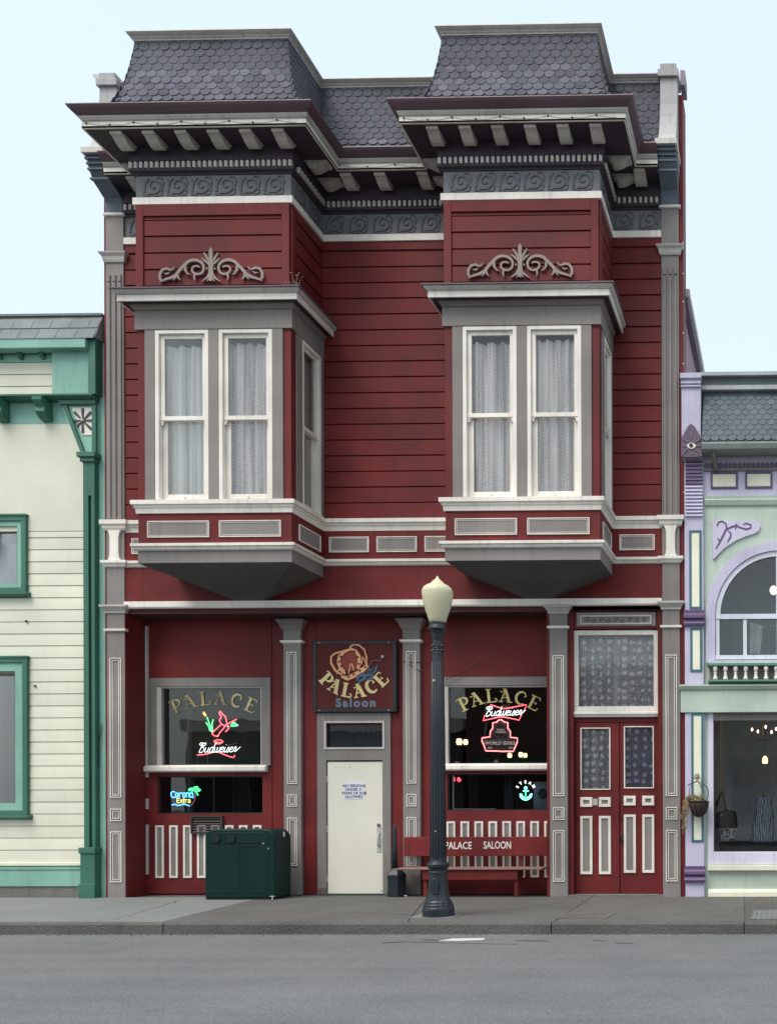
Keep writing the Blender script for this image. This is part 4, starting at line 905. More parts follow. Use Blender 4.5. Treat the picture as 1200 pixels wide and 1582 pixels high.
curtain(ax(893), ax(948), az(1094), az(980), AY+0.10, LACEF, 'left half of the flowered lace curtain in the square window over the double doors', folds=5, amp=0.022)
curtain(ax(950), ax(1012), az(1094), az(980), AY+0.10, LACEF, 'right half of the flowered lace curtain in the square window over the double doors', folds=6, amp=0.022, ph=1)
curtain(ax(946.5), ax(952), az(1096), az(979), AY+0.085, LACE, 'bright gathered edge strip of lace in the middle of the square window', folds=1, amp=0.01)
part('interior_lining', MB().box(PC1, PR0, 0.65, 0.67, 0, 4.44).box(PC1, PC1+0.02, AY+0.1, 0.65, 0, 4.44).box(PR0-0.02, PR0, AY+0.1, 0.65, 0, 4.44), paint('hall_wall', (0.16, 0.16, 0.17)), sal)
def leaf(px0, px1, side):
    a, b = ax(px0), ax(px1); zt = az(1116)
    g0, g1 = (896.5, 942.5) if side == 'l' else (963.5, 1009.5)
    dy = 0 if side == 'l' else -2
    gz0, gz1 = az(1220+dy), az(1124+dy)
    m = MB(); m.box(a, ax(g0), AY, AY+0.05, 0.03, zt); m.box(ax(g1), b, AY, AY+0.05, 0.03, zt); m.box(ax(g0), ax(g1), AY, AY+0.05, 0.03, gz0); m.box(ax(g0), ax(g1), AY, AY+0.05, gz1, zt)
    d = part('door_leaf', m, RED, sal, bev=0.003)
    part('glazing_bead', MB().ring(ax(g0), ax(g1), gz0, gz1, AY-0.014, AY+0.02, 0.016), WHT, d)
    part('door_pane', MB().box(ax(g0)+0.015, ax(g1)-0.015, AY+0.012, AY+0.016, gz0+0.015, gz1-0.015), GLASS, d)
    for (u0, u1) in ((g0-0.5, g0+18), (g1-18, g1+0.5)):
        for (v0, v1, w_) in ((1231.5+dy, 1246.5+dy, 0.045), (1260.5+dy, 1350.5+dy, 0.040)):
            part('panel_moulding', MB().ring(ax(u0), ax(u1), az(v1), az(v0), AY-0.02, AY, w_), WHT, d, bev=0.003)
            part('door_panel', MB().box(ax(u0)+w_, ax(u1)-w_, AY-0.004, AY, az(v1)+w_, az(v0)-w_), GRY, d)
    pieces('hinge', MB().tube([((a if side == 'l' else b), AY-0.004, 1.9), ((a if side == 'l' else b), AY-0.004, 2.0)], 0.01, 8).tube([((a if side == 'l' else b), AY-0.004, .4), ((a if side == 'l' else b), AY-0.004, .5)], 0.01, 8), BLK, d)
    curtain(ax(g0)-0.02, ax(g1)+0.02, gz0-0.03, gz1+0.03, AY+0.075, LACEF if side == 'l' else LACED, 'flowered lace behind the glass of the %s door of the red double doors' % ('left' if side == 'l' else 'right'), folds=3, amp=0.012)
    return d
leaf(888.5, 955.8, 'l'); d2 = leaf(957.2, 1017, 'r')
part('mail_flap', MB().box(ax(915.5), ax(922.5), AY-0.008, AY, az(1244), az(1234)), STEEL, bpy.data.objects['door_leaf'])
part('door_handle', MB().tube([(ax(959.5), AY-0.0, az(1287)), (ax(959.5), AY-0.05, az(1287)), (ax(959.5), AY-0.06, az(1297)), (ax(960.5), AY-0.03, az(1303))], 0.013, 8), BLK, d2, smooth=True)
part('lock', MB().tube([(ax(961), AY, az(1264)), (ax(961), AY-0.02, az(1264))], 0.022, 10), BLK, d2)
part('door_step', MB().box(PC1, PR0, -0.03, AY+0.05, 0.0, 0.03), CONC, sal)
# dark bar room behind the glass
m = MB(); m.box(-10.6, PC0-0.02, 5.5, 5.6, -0.1, 4.4); m.box(-10.62, -10.55, RY+0.1, 5.5, -0.1, 4.4); m.box(PC0-0.02, PC0, RY+0.1, 5.5, -0.1, 4.4); m.box(-10.6, PC0, RY+0.1, 5.5, 4.38, 4.44); m.box(-10.6, PC0, RY+0.1, 5.5, -0.1, -0.02)
part('bar_room', m, DARK, sal)
pieces('sill_shelf', MB().box(RW0, RW1, RY+0.102, RY+0.35, RWz0-0.08, RWz0+0.0).box(LW0, LW1, RY+0.102, RY+0.35, LWz0-0.08, LWz0+0.0), DARK2, sal)
GOLD2 = paint('worn_gold_leaf', (0.40, 0.34, 0.17), rough=0.4, dirt=0.9, var=0.3, grime=(0.05, 0.05, 0.04), scale=2)
# ---- gold serif letters
def serif(mb, x, z, w_, ang, y, h=0.07):
    mb.ribbon([(x-w_/2, z), (x-w_/4, z), (x+w_/4, z), (x+w_/2, z)], [h*0.9, h*0.6, h*0.6, h*0.9], y, y+0.004)
def glyph(ch):
    """strokes on a unit-height letter: list of (points, widths)"""
    k = lambda cx, cz, rx_, rz_, a0, a1, n=12: [(cx+rx_*math.cos(rad(a0+(a1-a0)*i/n)), cz+rz_*math.sin(rad(a0+(a1-a0)*i/n))) for i in range(n+1)]
    if ch == 'P': return [([(0.2, 0.04), (0.2, 0.96)], [.2, .2]), ([(0.0, 0.035), (0.42, 0.035)], [.07, .07]), ([(-0.02, 0.955), (0.3, 0.955)], [.07, .07]), ([(0.26, 0.93)]+k(0.34, 0.68, 0.27, 0.25, 88, -88)+[(0.26, 0.43)], [.07]+[.07+.09*math.sin(math.pi*i/12) for i in range(13)]+[.07]), ([(-0.02, 0.93), (-0.07, 0.86)], [.05, .03])]
    if ch == 'A': return [([(0.12, 0.04), (0.40, 0.95)], [.07, .08]), ([(0.34, 0.98), (0.66, 0.04)], [.20, .20]), ([(0.2, 0.33), (0.6, 0.33)], [.055, .055]), ([(0.0, 0.035), (0.27, 0.035)], [.07, .07]), ([(0.5, 0.035), (0.86, 0.035)], [.07, .07]), (k(0.16, 0.83, 0.12, 0.11, -150, 95, 10)+[(0.30, 0.95)], [.04, .06, .07, .06, .05, .05, .05, .05, .05, .05, .05, .06])]
    if ch == 'L': return [([(0.22, 0.04), (0.22, 0.96)], [.2, .2]), ([(0.04, 0.965), (0.40, 0.965)], [.07, .07]), ([(0.03, 0.035), (0.62, 0.035)], [.07, .09]), ([(0.60, 0.03), (0.70, 0.12), (0.70, 0.24), (0.60, 0.28), (0.57, 0.21)], [.10, .09, .06, .05, .05])]
    if ch == 'C': return [(k(0.42, 0.5, 0.33, 0.44, 50, 310, 20), [.07+.13*math.sin(math.pi*i/20) for i in range(21)]), ([(0.62, 0.83), (0.66, 0.70), (0.57, 0.62)], [.06, .13, .05])]
    if ch == 'E': return [([(0.2, 0.04), (0.2, 0.96)], [.2, .2]), ([(0.02, 0.965), (0.62, 0.965)], [.07, .08]), ([(0.60, 0.98), (0.63, 0.80)], [.04, .07]), ([(0.25, 0.52), (0.46, 0.52)], [.06, .06]), ([(0.47, 0.62), (0.47, 0.42)], [.06, .06]), ([(0.02, 0.035), (0.66, 0.035)], [.07, .09]), ([(0.64, 0.02), (0.70, 0.25)], [.05, .08])]
GW = {'P': 0.62, 'A': 0.84, 'L': 0.74, 'C': 0.78, 'E': 0.74}
def arc_word(word, cx, cz, R, a_mid, spread, h, y, up=True, bold=1.0, th=0.004, xs=0.92):
    """letters along a circle arc; returns one mesh builder per letter"""
    tot = sum(GW[c] for c in word); out = []; acc = 0; cnt = 0
    for c in word:
        f = (acc+GW[c]/2)/tot-0.5; acc += GW[c]
        a = a_mid+(-f*spread if up else f*spread)
        px_, pz_ = cx+R*math.cos(a), cz+R*math.sin(a)
        th_ = a-math.pi/2 if up else a+math.pi/2
        mb = MB()
        for (pts, wd) in glyph(c):
            pp = []
            for (u, v_) in pts:
                lx, lz = (u-GW[c]/2)*h*xs, (v_-0.5)*h
                pp.append((px_+lx*math.cos(th_)-lz*math.sin(th_), pz_+lx*math.sin(th_)+lz*math.cos(th_)))
            cnt += 1; mb.ribbon(pp, [w_*h*0.9*bold for w_ in wd], y-0.0003*(cnt % 7), y+th)
        out.append(mb)
    return out
def word_on_window(parent, pxm, pyt, R, sp_, m):
    x = rx(pxm); cz = rz(pyt)-R
    for mb in arc_word('PALACE', x, cz, R, math.pi/2, sp_, 0.225, RY+0.020, xs=1.15): part('gilt_letter', mb, m, parent)
word_on_window(wl, 330, 1077, 1.54, 0.96, GOLD2)
word_on_window(wr, 771, 1075, 1.27, 1.09, GOLD)
# ---- hanging sign
SY = RY-0.09
sgx0, sgx1, sgz0, sgz1 = PX(483.5, 1045, SY), PX(612, 1045, SY), PZ(548, 1100, SY), PZ(548, 990, SY)
sg = thing('hanging_sign', 'square dark-framed saloon sign with a tilted gold crown, above the cream door', 'sign', ((sgx0+sgx1)/2, RY, sgz0))
part('sign_board', MB().box(sgx0+0.04, sgx1-0.04, SY+0.012, SY+0.05, sgz0+0.04, sgz1-0.04), paint('sign_maroon', (0.095, 0.014, 0.013), rough=0.55, spec=0.2), sg)
part('sign_frame', MB().ring(sgx0, sgx1, sgz0, sgz1, SY, RY, 0.055), paint('sign_frame_black', (0.02, 0.022, 0.024), rough=0.4), sg, bev=0.006)
pieces('bolt', MB().sphere((sgx0+.1, SY, sgz1-.028), .012, 8, 4).sphere((sgx1-.12, SY, sgz1-.028), .012, 8, 4).sphere((sgx0+.1, SY, sgz0+.028), .012, 8, 4).sphere((sgx1-.12, SY, sgz0+.028), .012, 8, 4), STEEL, sg)
SGOLD = paint('sign_gold', (0.78, 0.60, 0.28), rough=0.5); SPEACH = paint('sign_peach', (0.86, 0.42, 0.19), rough=0.5); SBLUE = paint('sign_blue', (0.06, 0.12, 0.19), rough=0.5); SGR = paint('sign_grey_blue', (0.12, 0.19, 0.24), rough=0.5)
yF = SY+0.012
def sp(u, v): return (PX(470+u/6.0875, 970+v/6.085, SY), PZ(470+u/6.0875, 970+v/6.085, SY))   # survey of the sign face
K = 0.00995/6.0875
aw_ = (sp(465, 0)[0], sp(465, 590)[1]+0.61, 0.61, -math.pi/2, 1.88, 0.225)
arcs = arc_word('PALACE', *aw_, yF-0.006, up=False, bold=1.35, xs=1.06)
OUTL = paint('sign_outline', (0.03, 0.012, 0.012))
for mb in arc_word('PALACE', aw_[0]+0.005, aw_[1]-0.006, *aw_[2:], yF-0.003, up=False, bold=1.8, xs=1.06): part('letter_outline', mb, OUTL, sg)
for mb in arcs: part('gold_letter', mb, SGOLD, sg)
link('lettering', textmesh('Saloon', 0.185, SGR, 0.002, bold=0.009, space=1.30), sg, (sp(480, 0)[0], yF-0.004, sp(0, 742)[1]))
cr = MB(); dd = [0]
def cs(pts, wd): dd[0] += .0003; cr.ribbon([sp(*p) for p in pts], [w_*K for w_ in wd], yF-0.005-dd[0], yF+0.001)
cs([(345, 455), (400, 475), (480, 440), (560, 385), (590, 350)], [20, 44, 46, 44, 34])          # band
cs([(345, 440), (290, 400), (250, 330), (250, 270), (285, 240), (340, 225), (410, 205)], [14, 20, 18, 16, 16, 16, 20])
cs([(385, 430), (340, 380), (320, 320), (330, 270), (370, 225), (430, 200)], [26, 34, 34, 34, 30, 20])
cs([(505, 385), (515, 320), (510, 260), (480, 215), (430, 195)], [26, 34, 34, 30, 20])
cs([(585, 350), (585, 280), (560, 200), (510, 160), (460, 155), (425, 185)], [12, 14, 14, 14, 14, 16])
cs([(415, 430), (430, 350), (435, 335), (450, 350), (465, 400)], [8, 12, 14, 12, 8]); cs([(535, 345), (548, 270), (565, 290), (570, 335)], [8, 12, 12, 8]); cs([(300, 430), (320, 395), (345, 400), (355, 440)], [8, 12, 12, 8])
part('crown', cr, SPEACH, sg)
dots = MB()
for (u, v) in [(415, 460), (463, 438), (520, 403), (572, 368), (345, 360), (325, 318), (340, 270), (392, 412), (512, 338), (502, 275), (470, 220)]:
    x, z = sp(u, v); dots.tube([(x, yF-0.014, z), (x, yF-0.008, z)], 0.016, 10)
pieces('crown_stud', dots, OUTL, sg)
pf = MB(); pf.prism([sp(*p) for p in [(375, 420), (345, 330), (365, 260), (410, 225), (455, 225), (490, 270), (495, 340), (490, 390)]], yF-0.002, yF); part('crown_lining', pf, paint('crown_red', (0.28, 0.04, 0.025)), sg)
q = MB()
for pts, wd in (([(500, 500), (505, 455), (540, 440), (570, 450), (565, 480), (520, 500), (515, 540)], [20, 30, 40, 44, 36, 20, 10]), ([(560, 470), (600, 440), (640, 450), (625, 480), (590, 485)], [20, 30, 40, 30, 16]), ([(600, 430), (605, 395), (630, 385), (625, 430)], [10, 16, 16, 10]), ([(645, 430), (670, 400), (685, 345)], [22, 22, 12]), ([(640, 395), (655, 370), (665, 400)], [10, 14, 8])):
    dd[0] += .0003; q.ribbon([sp(*p) for p in pts], [w_*K for w_ in wd], yF-0.010-dd[0], yF)
part('blue_flourish', q, SBLUE, sg)
q = MB(); q.tube([(sp(u, v)[0], yF-0.012, sp(u, v)[1]) for u, v in [(605, 395), (612, 350), (640, 315), (685, 305), (715, 310), (735, 285)]], 0.006, 5); part('curled_cord', q, GRY, sg)
q = MB(); x, z = sp(736, 272); q.sphere((x, yF-0.012, z), 0.026, 10, 6); part('cord_ball', q, LGR, sg)
# wires fixed from the middle pilaster towards the window
q = MB(); yw = RY-0.075
W_ = lambda pts: [(PX(a, b, yw), yw, PZ(a, b, yw)) for a, b in pts]
q.tube(W_([(612, 1018), (627, 1023), (668, 1024)]), 0.006, 5); q.tube(W_([(627, 1024), (650, 1038), (656, 1040)]), 0.005, 5); q.tube(W_([(688, 1050), (720, 1036), (742, 1023)]), 0.006, 5)
tag(part('wire', q, BLK, None, smooth=True), 'thin black wires stapled between the crown sign and the right-hand window', 'wire')
# ================================================================ NEON SIGNS AND THINGS IN THE WINDOWS
NY_ = RY+0.09
def npt(px, py, Y=NY_): return (PX(px, py, Y), Y, PZ(px, py, Y))
def crop(ox, oy, s): return lambda pts, Y=NY_: [npt(ox+a/s, oy+b/s, Y) for a, b in pts]
CL = crop(220, 1040, 5.4545); CR = crop(670, 1030, 6.0)
def smooth(pts, n=5):
    out = []; m_ = len(pts)
    for i in range(m_-1):
        p0, p1, p2, p3 = pts[max(0, i-1)], pts[i], pts[i+1], pts[min(m_-1, i+2)]
        for k in range(n):
            t = k/n; out.append(tuple(0.5*((2*b)+(-a+c)*t+(2*a-5*b+4*c-d)*t*t+(-a+3*b-3*c+d)*t**3) for a, b, c, d in zip(p0, p1, p2, p3)))
    out.append(pts[-1]); return out
def tubes(parent, name, lst, m, tf, r=0.009, y=NY_):
    for pts in lst: part(name, MB().tube(tf(smooth(pts), y), r, 6), m, parent, smooth=True)
SCRIPT = {  # cursive strokes on a small grid: width, strokes
 'B': (1.15, [[(0.35, 1.75), (0.05, 1.75), (-0.15, 1.5), (0.1, 1.3), (0.4, 1.5), (0.8, 1.75), (1.0, 1.5), (0.75, 1.2), (0.45, 1.1)], [(0.45, 1.7), (0.3, 0.8), (0.2, 0.0), (0.6, 0.0), (0.95, 0.3), (0.85, 0.75), (0.45, 0.95)]]),
 'u': (0.85, [[(0, 0.9), (0.02, 0.2), (0.25, 0.0), (0.5, 0.25), (0.6, 0.9)], [(0.58, 0.7), (0.58, 0.15), (0.72, 0.0), (0.85, 0.1)]]),
 'd': (0.85, [[(0.6, 0.75), (0.3, 0.95), (0.02, 0.5), (0.2, 0.0), (0.5, 0.2), (0.65, 1.0), (0.75, 1.75)], [(0.6, 0.7), (0.56, 0.15), (0.7, 0.0), (0.85, 0.1)]]),
 'w': (1.1, [[(0, 0.9), (0.03, 0.2), (0.22, 0.0), (0.42, 0.3), (0.5, 0.9), (0.52, 0.2), (0.7, 0.0), (0.95, 0.3), (0.98, 0.9), (1.1, 0.8)]]),
 'e': (0.7, [[(0.05, 0.45), (0.5, 0.6), (0.45, 0.92), (0.15, 0.85), (0.02, 0.35), (0.25, 0.0), (0.68, 0.2)]]),
 'i': (0.4, [[(0.08, 0.9), (0.06, 0.2), (0.2, 0.0), (0.4, 0.15)], [(0.14, 1.3), (0.16, 1.36)]]),
 's': (0.62, [[(0.05, 0.1), (0.3, 0.95), (0.5, 0.4), (0.35, 0.0), (0.05, 0.08)]]),
 'r': (0.8, [[(0.02, 0.1), (0.15, 0.95), (0.4, 0.8), (0.35, 0.1), (0.6, 0.3), (1.1, 0.95)]])}
def cursive(parent, text, x0, y0, x1, y1, tf, m, r, sl=0.3):
    tot = sum(SCRIPT[c][0] for c in text); sc_ = (x1-x0)/tot; acc = 0
    for c in text:
        for st in SCRIPT[c][1]:
            pts = []
            for (u, v) in st:
                xx = x0+(acc+u)*sc_+v*sl*sc_; base = y0+(y1-y0)*(xx-x0)/(x1-x0); pts.append((xx, base-v*sc_*1.0))
            part('script_tube', MB().tube(tf(smooth(pts, 4), NY_-0.02), r, 6), m, parent, smooth=True)
        acc += SCRIPT[c][0]
n1 = thing('neon_sign', 'neon beer sign with a red duck and green reeds in the left window', 'neon sign', npt(340, 1140))
tubes(n1, 'red_tube', [[(600, 520), (590, 505), (640, 455), (665, 425), (650, 400), (665, 370), (650, 340), (658, 322), (675, 345), (700, 365), (705, 390), (715, 425)], [(715, 425), (680, 470), (650, 505), (640, 525)], [(600, 525), (625, 530), (640, 525)], [(700, 495), (725, 470), (730, 445)], [(665, 430), (700, 440), (740, 415), (795, 388)]], NR, CL, 0.009)
tubes(n1, 'red_tube', [[(462, 688), (480, 690), (550, 680), (600, 665), (640, 665), (700, 690), (765, 710), (778, 690)], [(600, 575), (640, 560), (680, 575), (650, 595), (610, 590)], [(610, 580), (660, 585)], [(610, 590), (675, 582)]], NR, CL, 0.008)
tubes(n1, 'green_tube', [[(545, 370), (560, 410), (575, 450), (580, 495)], [(598, 390), (588, 430), (592, 490)], [(537, 415), (560, 450), (570, 485)], [(575, 480), (592, 495)], [(745, 440), (770, 425), (800, 440), (770, 445), (745, 445)], [(755, 425), (775, 415), (790, 430)]], NG, CL, 0.010)
tubes(n1, 'yellow_tube', [[(518, 325), (530, 345), (538, 360)], [(512, 335), (524, 352), (532, 362)]], NO, CL, 0.010); tubes(n1, 'orange_tube', [[(628, 535), (642, 525)]], NO, CL, 0.010)
tubes(n1, 'white_tube', [[(718, 445), (728, 455)], [(800, 435), (806, 442)]], NW, CL, 0.008)
cursive(n1, 'Budweiser', 470, 668, 800, 664, CL, NW, 0.0050)
pieces('support_wire', MB().tube(CL([(468, 690), (468, 780)]), 0.003, 4).tube(CL([(550, 680), (550, 780)]), 0.003, 4).tube(CL([(778, 690), (780, 740)]), 0.003, 4).tube(CL([(540, 575), (600, 605)]), 0.003, 4).tube(CL([(700, 610), (800, 590)]), 0.003, 4), GRY, n1)
n2 = thing('neon_sign', 'blue and yellow neon beer sign with a green palm tree, behind the low left pane', 'neon sign', npt(285, 1230))
def blockneon(parent, strokes, m, tf, r): tubes(parent, 'neon_tube', strokes, m, tf, r)
bl = [[(275, 1000), (250, 1000), (243, 1022), (252, 1045), (275, 1047)], [(282, 1012), (280, 1030), (290, 1047), (300, 1030), (298, 1012), (284, 1008)], [(312, 1047), (312, 1010)], [(312, 1018), (325, 1008), (335, 1012)], [(353, 1008), (344, 1016), (344, 1038), (353, 1047), (363, 1038), (363, 1016), (353, 1008)], [(372, 1045), (372, 1012), (385, 1008), (392, 1015), (392, 1045)], [(402, 1012), (400, 1040), (412, 1045), (425, 1040)], [(426, 1012), (426, 1047), (432, 1047)], [(402, 1012), (415, 1008), (425, 1015), (425, 1045)], [(250, 1112), (275, 1105), (300, 1115), (330, 1108), (355, 1104), (380, 1112), (400, 1118)]]
blockneon(n2, bl, NB, CL, 0.0095)
blockneon(n2, [[(315, 1057), (295, 1057), (295, 1090), (315, 1090)], [(295, 1073), (310, 1073)], [(322, 1065), (338, 1090)], [(338, 1065), (322, 1090)], [(350, 1055), (350, 1090), (358, 1090)], [(343, 1066), (360, 1066)], [(367, 1090), (367, 1066), (378, 1066)], [(385, 1068), (400, 1066), (405, 1090)], [(403, 1077), (388, 1080), (390, 1090), (403, 1088)]], NY, CL, 0.0075)
blockneon(n2, [[(388, 985), (410, 970), (430, 980)], [(432, 965), (455, 958), (470, 962)], [(440, 985), (465, 972), (490, 985)], [(435, 985), (455, 1000), (470, 1030)], [(430, 985), (420, 995), (415, 1010)], [(395, 992), (415, 978)], [(445, 962), (440, 975)], [(460, 990), (485, 992)], [(450, 990), (462, 1010)]], NG, CL, 0.011)
blockneon(n2, [[(440, 990), (447, 1030), (440, 1070), (425, 1100), (412, 1115)]], emis('neon_dim_red', (0.7, 0.05, 0.06), 0.35), CL, 0.005)
n3 = thing('neon_sign', 'bow-tie neon beer sign with white script in the right window', 'neon sign', npt(778, 1102))
tubes(n3, 'red_tube', [], NR, CR)
def poly_t(parent, name, pts, m, tf, r): part(name, MB().tube(tf(pts, NY_), r, 6), m, parent, smooth=True)
poly_t(n3, 'red_tube', [(510, 385), (525, 352), (640, 390), (705, 380), (858, 352), (840, 400), (825, 425)], NR, CR, 0.0085); poly_t(n3, 'red_tube', [(470, 450), (455, 500), (600, 468), (655, 468), (790, 495), (812, 440)], NR, CR, 0.0085)
cursive(n3, 'Budweiser', 472, 458, 820, 448, CR, NW, 0.0050)
part('crown_badge', MB().prism([CR([p])[0][0::2] for p in [(610, 365), (650, 345), (685, 362), (670, 378), (630, 378)]], NY_, NY_+0.004), paint('badge', (0.10, 0.03, 0.03)), n3)
n4 = thing('neon_sign', 'red outlined baseball series neon sign below the bow-tie sign', 'neon sign', npt(772, 1140))
ol = [(608, 783), (480, 780), (462, 725), (445, 690), (445, 660), (520, 650), (522, 600), (545, 570), (545, 520), (580, 515), (600, 495), (625, 492), (650, 512), (685, 520), (685, 570), (708, 600), (708, 655), (772, 660), (772, 700), (745, 760), (738, 785), (612, 785)]
poly_t(n4, 'pink_tube', ol, NP, CR, 0.010)
part('sign_plate', MB().prism([CR([p])[0][0::2] for p in ol], NY_+0.02, NY_+0.03), paint('sign_plate_dark', (0.05, 0.02, 0.02)), n4)
poly_t(n4, 'thin_tube', [(575, 535), (610, 515), (655, 535), (660, 570), (690, 600), (670, 635), (615, 662), (560, 635), (540, 600), (570, 570), (575, 535)], GRY, CR, 0.005)
PALE = emis('pale_print', (0.7, 0.65, 0.55), 0.25, (0.6, 0.58, 0.5))
for (s, px, py, sz) in (('WORLD SERIES', 610, 722, 0.072), ('2010', 517, 757, 0.034), ('2012', 712, 757, 0.034), ('WORLD', 615, 590, 0.034), ('CHAMPIONS', 615, 612, 0.030)):
    q = CR([(px, py)])[0]; link('lettering', textmesh(s, sz, PALE, 0.001, bold=0.001), n4, (q[0], NY_+0.012, q[2]))
n5 = thing('neon_sign', 'small pale cyan neon sign with an anchor, low in the right window', 'neon sign', npt(811, 1220))
q = []
for i, ch in enumerate('STEAM'):
    a = math.radians(152-i*30); xx, yy = 850+75*math.cos(a), 1155-75*math.sin(a)-0
    p_ = CR([(xx, yy)])[0]; o = link('lettering', textmesh(ch, 0.062, NW, 0.003, bold=0.002), n5, (p_[0], NY_, p_[2])); o.rotation_euler = (0, -(a-math.pi/2), 0)
poly_t(n5, 'cyan_tube', smooth([(850, 1110), (838, 1125), (850, 1140), (862, 1125), (850, 1110)]), NC, CR, 0.009); poly_t(n5, 'cyan_tube', [(825, 1152), (878, 1152)], NC, CR, 0.010); poly_t(n5, 'cyan_tube', [(850, 1140), (850, 1200)], NG, CR, 0.012)
poly_t(n5, 'cyan_tube', smooth([(800, 1175), (805, 1210), (850, 1235), (895, 1210), (905, 1175)]), NC, CR, 0.012); poly_t(n5, 'cyan_tube', smooth([(812, 1180), (820, 1200), (850, 1215), (885, 1200), (892, 1180)]), NC, CR, 0.009)
n6 = thing('neon_sign', 'tiny red neon shape at the left end of the low right pane', 'neon sign', npt(707, 1204, 1.6))
T6 = lambda pts, Y: [npt(670+a/6, 1030+b/6, 1.6) for a, b in pts]
tubes(n6, 'red_tube', [[(190, 1025), (188, 1065)], [(215, 1040), (230, 1035), (245, 1045), (240, 1060), (220, 1058)], [(218, 1050), (244, 1050)], [(230, 1025), (230, 1036)]], NR, T6, 0.011)
# warm lamps over the bar
def lamp_pair(pts, Y, label):
    t = thing('wall_lamp', label, 'lamp', npt(pts[0][0], pts[0][1], Y))
    for (px, py, r) in pts:
        x, _, z = npt(px, py, Y); part('lamp_shade', MB().lathe([(r*0.75, z-r), (r, z-r*0.2), (r*0.8, z+r), (r*0.3, z+r*1.1)], x, Y, 12), LAMPW, t, smooth=True)
    x0_, _, z0_ = npt(pts[0][0], pts[0][1], Y); x1_, _, z1_ = npt(pts[-1][0], pts[-1][1], Y)
    part('lamp_arm', MB().tube([(x0_, Y, z0_-0.08), (x1_, Y, z0_-0.08)], 0.012, 6), BLK, t)
lamp_pair([(709, 1146, 0.055), (719, 1146.5, 0.045)], 3.4, 'pair of glowing warm lamps at the left of the right-hand bar window')
lamp_pair([(804, 1166, 0.045), (811, 1167, 0.040)], 4.2, 'pair of glowing warm lamps low at the right of the bar window')
lamp_pair([(787, 1167, 0.042)], 3.0, 'single glowing lamp just under the baseball neon sign')
lamp_pair([(790, 1224, 0.02)], 2.4, 'tiny yellow light beside the dark drape behind the low right pane')
x, _, z = npt(706, 1179, RY+0.2); tag(part('paper_box', MB().box(x-0.035, x+0.035, RY+0.17, RY+0.22, RWz0+0.001, RWz0+0.05), WHT, None, bev=0.004), 'small white box on the window shelf, far left', 'box')
x, _, z = npt(766, 1176, RY+0.25); t = thing('small_vase', 'small pale vase with twigs on the shelf of the right window', 'vase', (x, RY+0.25, RWz0))
part('vase_body', MB().lathe([(0.02, RWz0+0.001), (0.035, RWz0+0.03), (0.035, RWz0+0.06), (0.015, RWz0+0.08)], x, RY+0.25, 12), LGR, t, smooth=True)
part('twig', MB().tube([(x, RY+0.25, RWz0+0.07), (x+0.03, RY+0.25, RWz0+0.14)], 0.003, 4).tube([(x, RY+0.25, RWz0+0.07), (x+0.07, RY+0.26, RWz0+0.10)], 0.003, 4), paint('twig_brown', (0.16, 0.12, 0.08)), t)
x0_, x1_ = PX(777, 1220, RY+0.4), PX(792, 1220, RY+0.4)
curtain(x0_, x1_, RLz0-0.1, RLz1+0.1, RY+0.42, paint('dark_drape', (0.035, 0.03, 0.04), rough=0.9), 'dark gathered drape behind the low right pane', folds=3, amp=0.03)
t = thing('window_fan', 'blue-grey box fan with a dark round opening at the right end of the low pane', 'fan', npt(834, 1250, RY+0.35)); fx0, fx1 = PX(823, 1230, RY+0.3), PX(848, 1230, RY+0.3)
FG = paint('fan_grey', (0.10, 0.11, 0.15)); part('fan_housing', MB().box(fx0, fx1, RY+0.3, RY+0.42, RLz0, RLz1-0.12), FG, t, bev=0.012)
part('fan_opening', MB().tube([((fx0+fx1)/2+0.03, RY+0.296, (RLz0+RLz1)/2-0.03), ((fx0+fx1)/2+0.03, RY+0.30, (RLz0+RLz1)/2-0.03)], 0.09, 20), DARK, t); part('fan_blade', MB().ribbon([((fx0+fx1)/2-0.05, (RLz0+RLz1)/2-0.08), ((fx0+fx1)/2+0.11, (RLz0+RLz1)/2+0.02)], 0.03, RY+0.29, RY+0.294), BLK, t)
# left window: a pale post, a hanging strip and a valance inside
t = pieces('interior_post', MB().box(rx(268), rx(272), RY+0.35, RY+0.42, 0.9, 3.6).box(rx(374), rx(384), RY+1.2, RY+1.22, 2.0, 3.1).box(rx(330), rx(400), RY+1.8, RY+1.85, 2.85, 2.95), DARK2, sal)
# ================================================================ STREET THINGS
# lamp post
LY = -2.58; lx = PX(677, 1415, LY)
lp = thing('street_lamp', 'blue-black cast iron street lamp with a pale acorn globe at the kerb', 'street lamp', (lx, LY, 0))
u = 12.02/1460.0
def lz(py): return PZ(677, py, LY)
part('lamp_footing', MB().box(lx-0.30, lx+0.25, LY-0.22, LY+0.2, 0.001, 0.006), PAVE2, lp)
prof = [(24, 1415), (24, 1404), (23.2, 1401), (22.5, 1399.5), (22.5, 1397), (21, 1395.5), (20.8, 1393), (18.5, 1390.5), (17.2, 1385), (15.3, 1375), (14.2, 1362), (13.8, 1350), (14.4, 1349), (14.4, 1346.5), (13.4, 1345.5), (14, 1342), (16.4, 1339), (16.8, 1335), (16.0, 1333), (12.8, 1331.5), (12.0, 1329)]
m = MB().lathe([(r*u, max(0.006, lz(py))) for r, py in prof], lx, LY, 16, rad(11.25)); part('base', m, IRON, lp, bev=0.003)
prof = [(11.8, 1331), (11.3, 1250), (10.2, 1120), (9.0, 1040), (8.1, 1012), (8.6, 1011), (8.6, 1009.5), (7.8, 1008.5), (7.6, 1004), (8.2, 1003), (8.2, 1001), (7.4, 1000), (7.2, 990), (8.0, 986), (9.2, 979), (10.6, 975), (13.5, 973.2), (14.6, 972.6), (14.6, 971), (13, 970), (12, 966), (12.2, 963.5), (12.2, 961.6)]
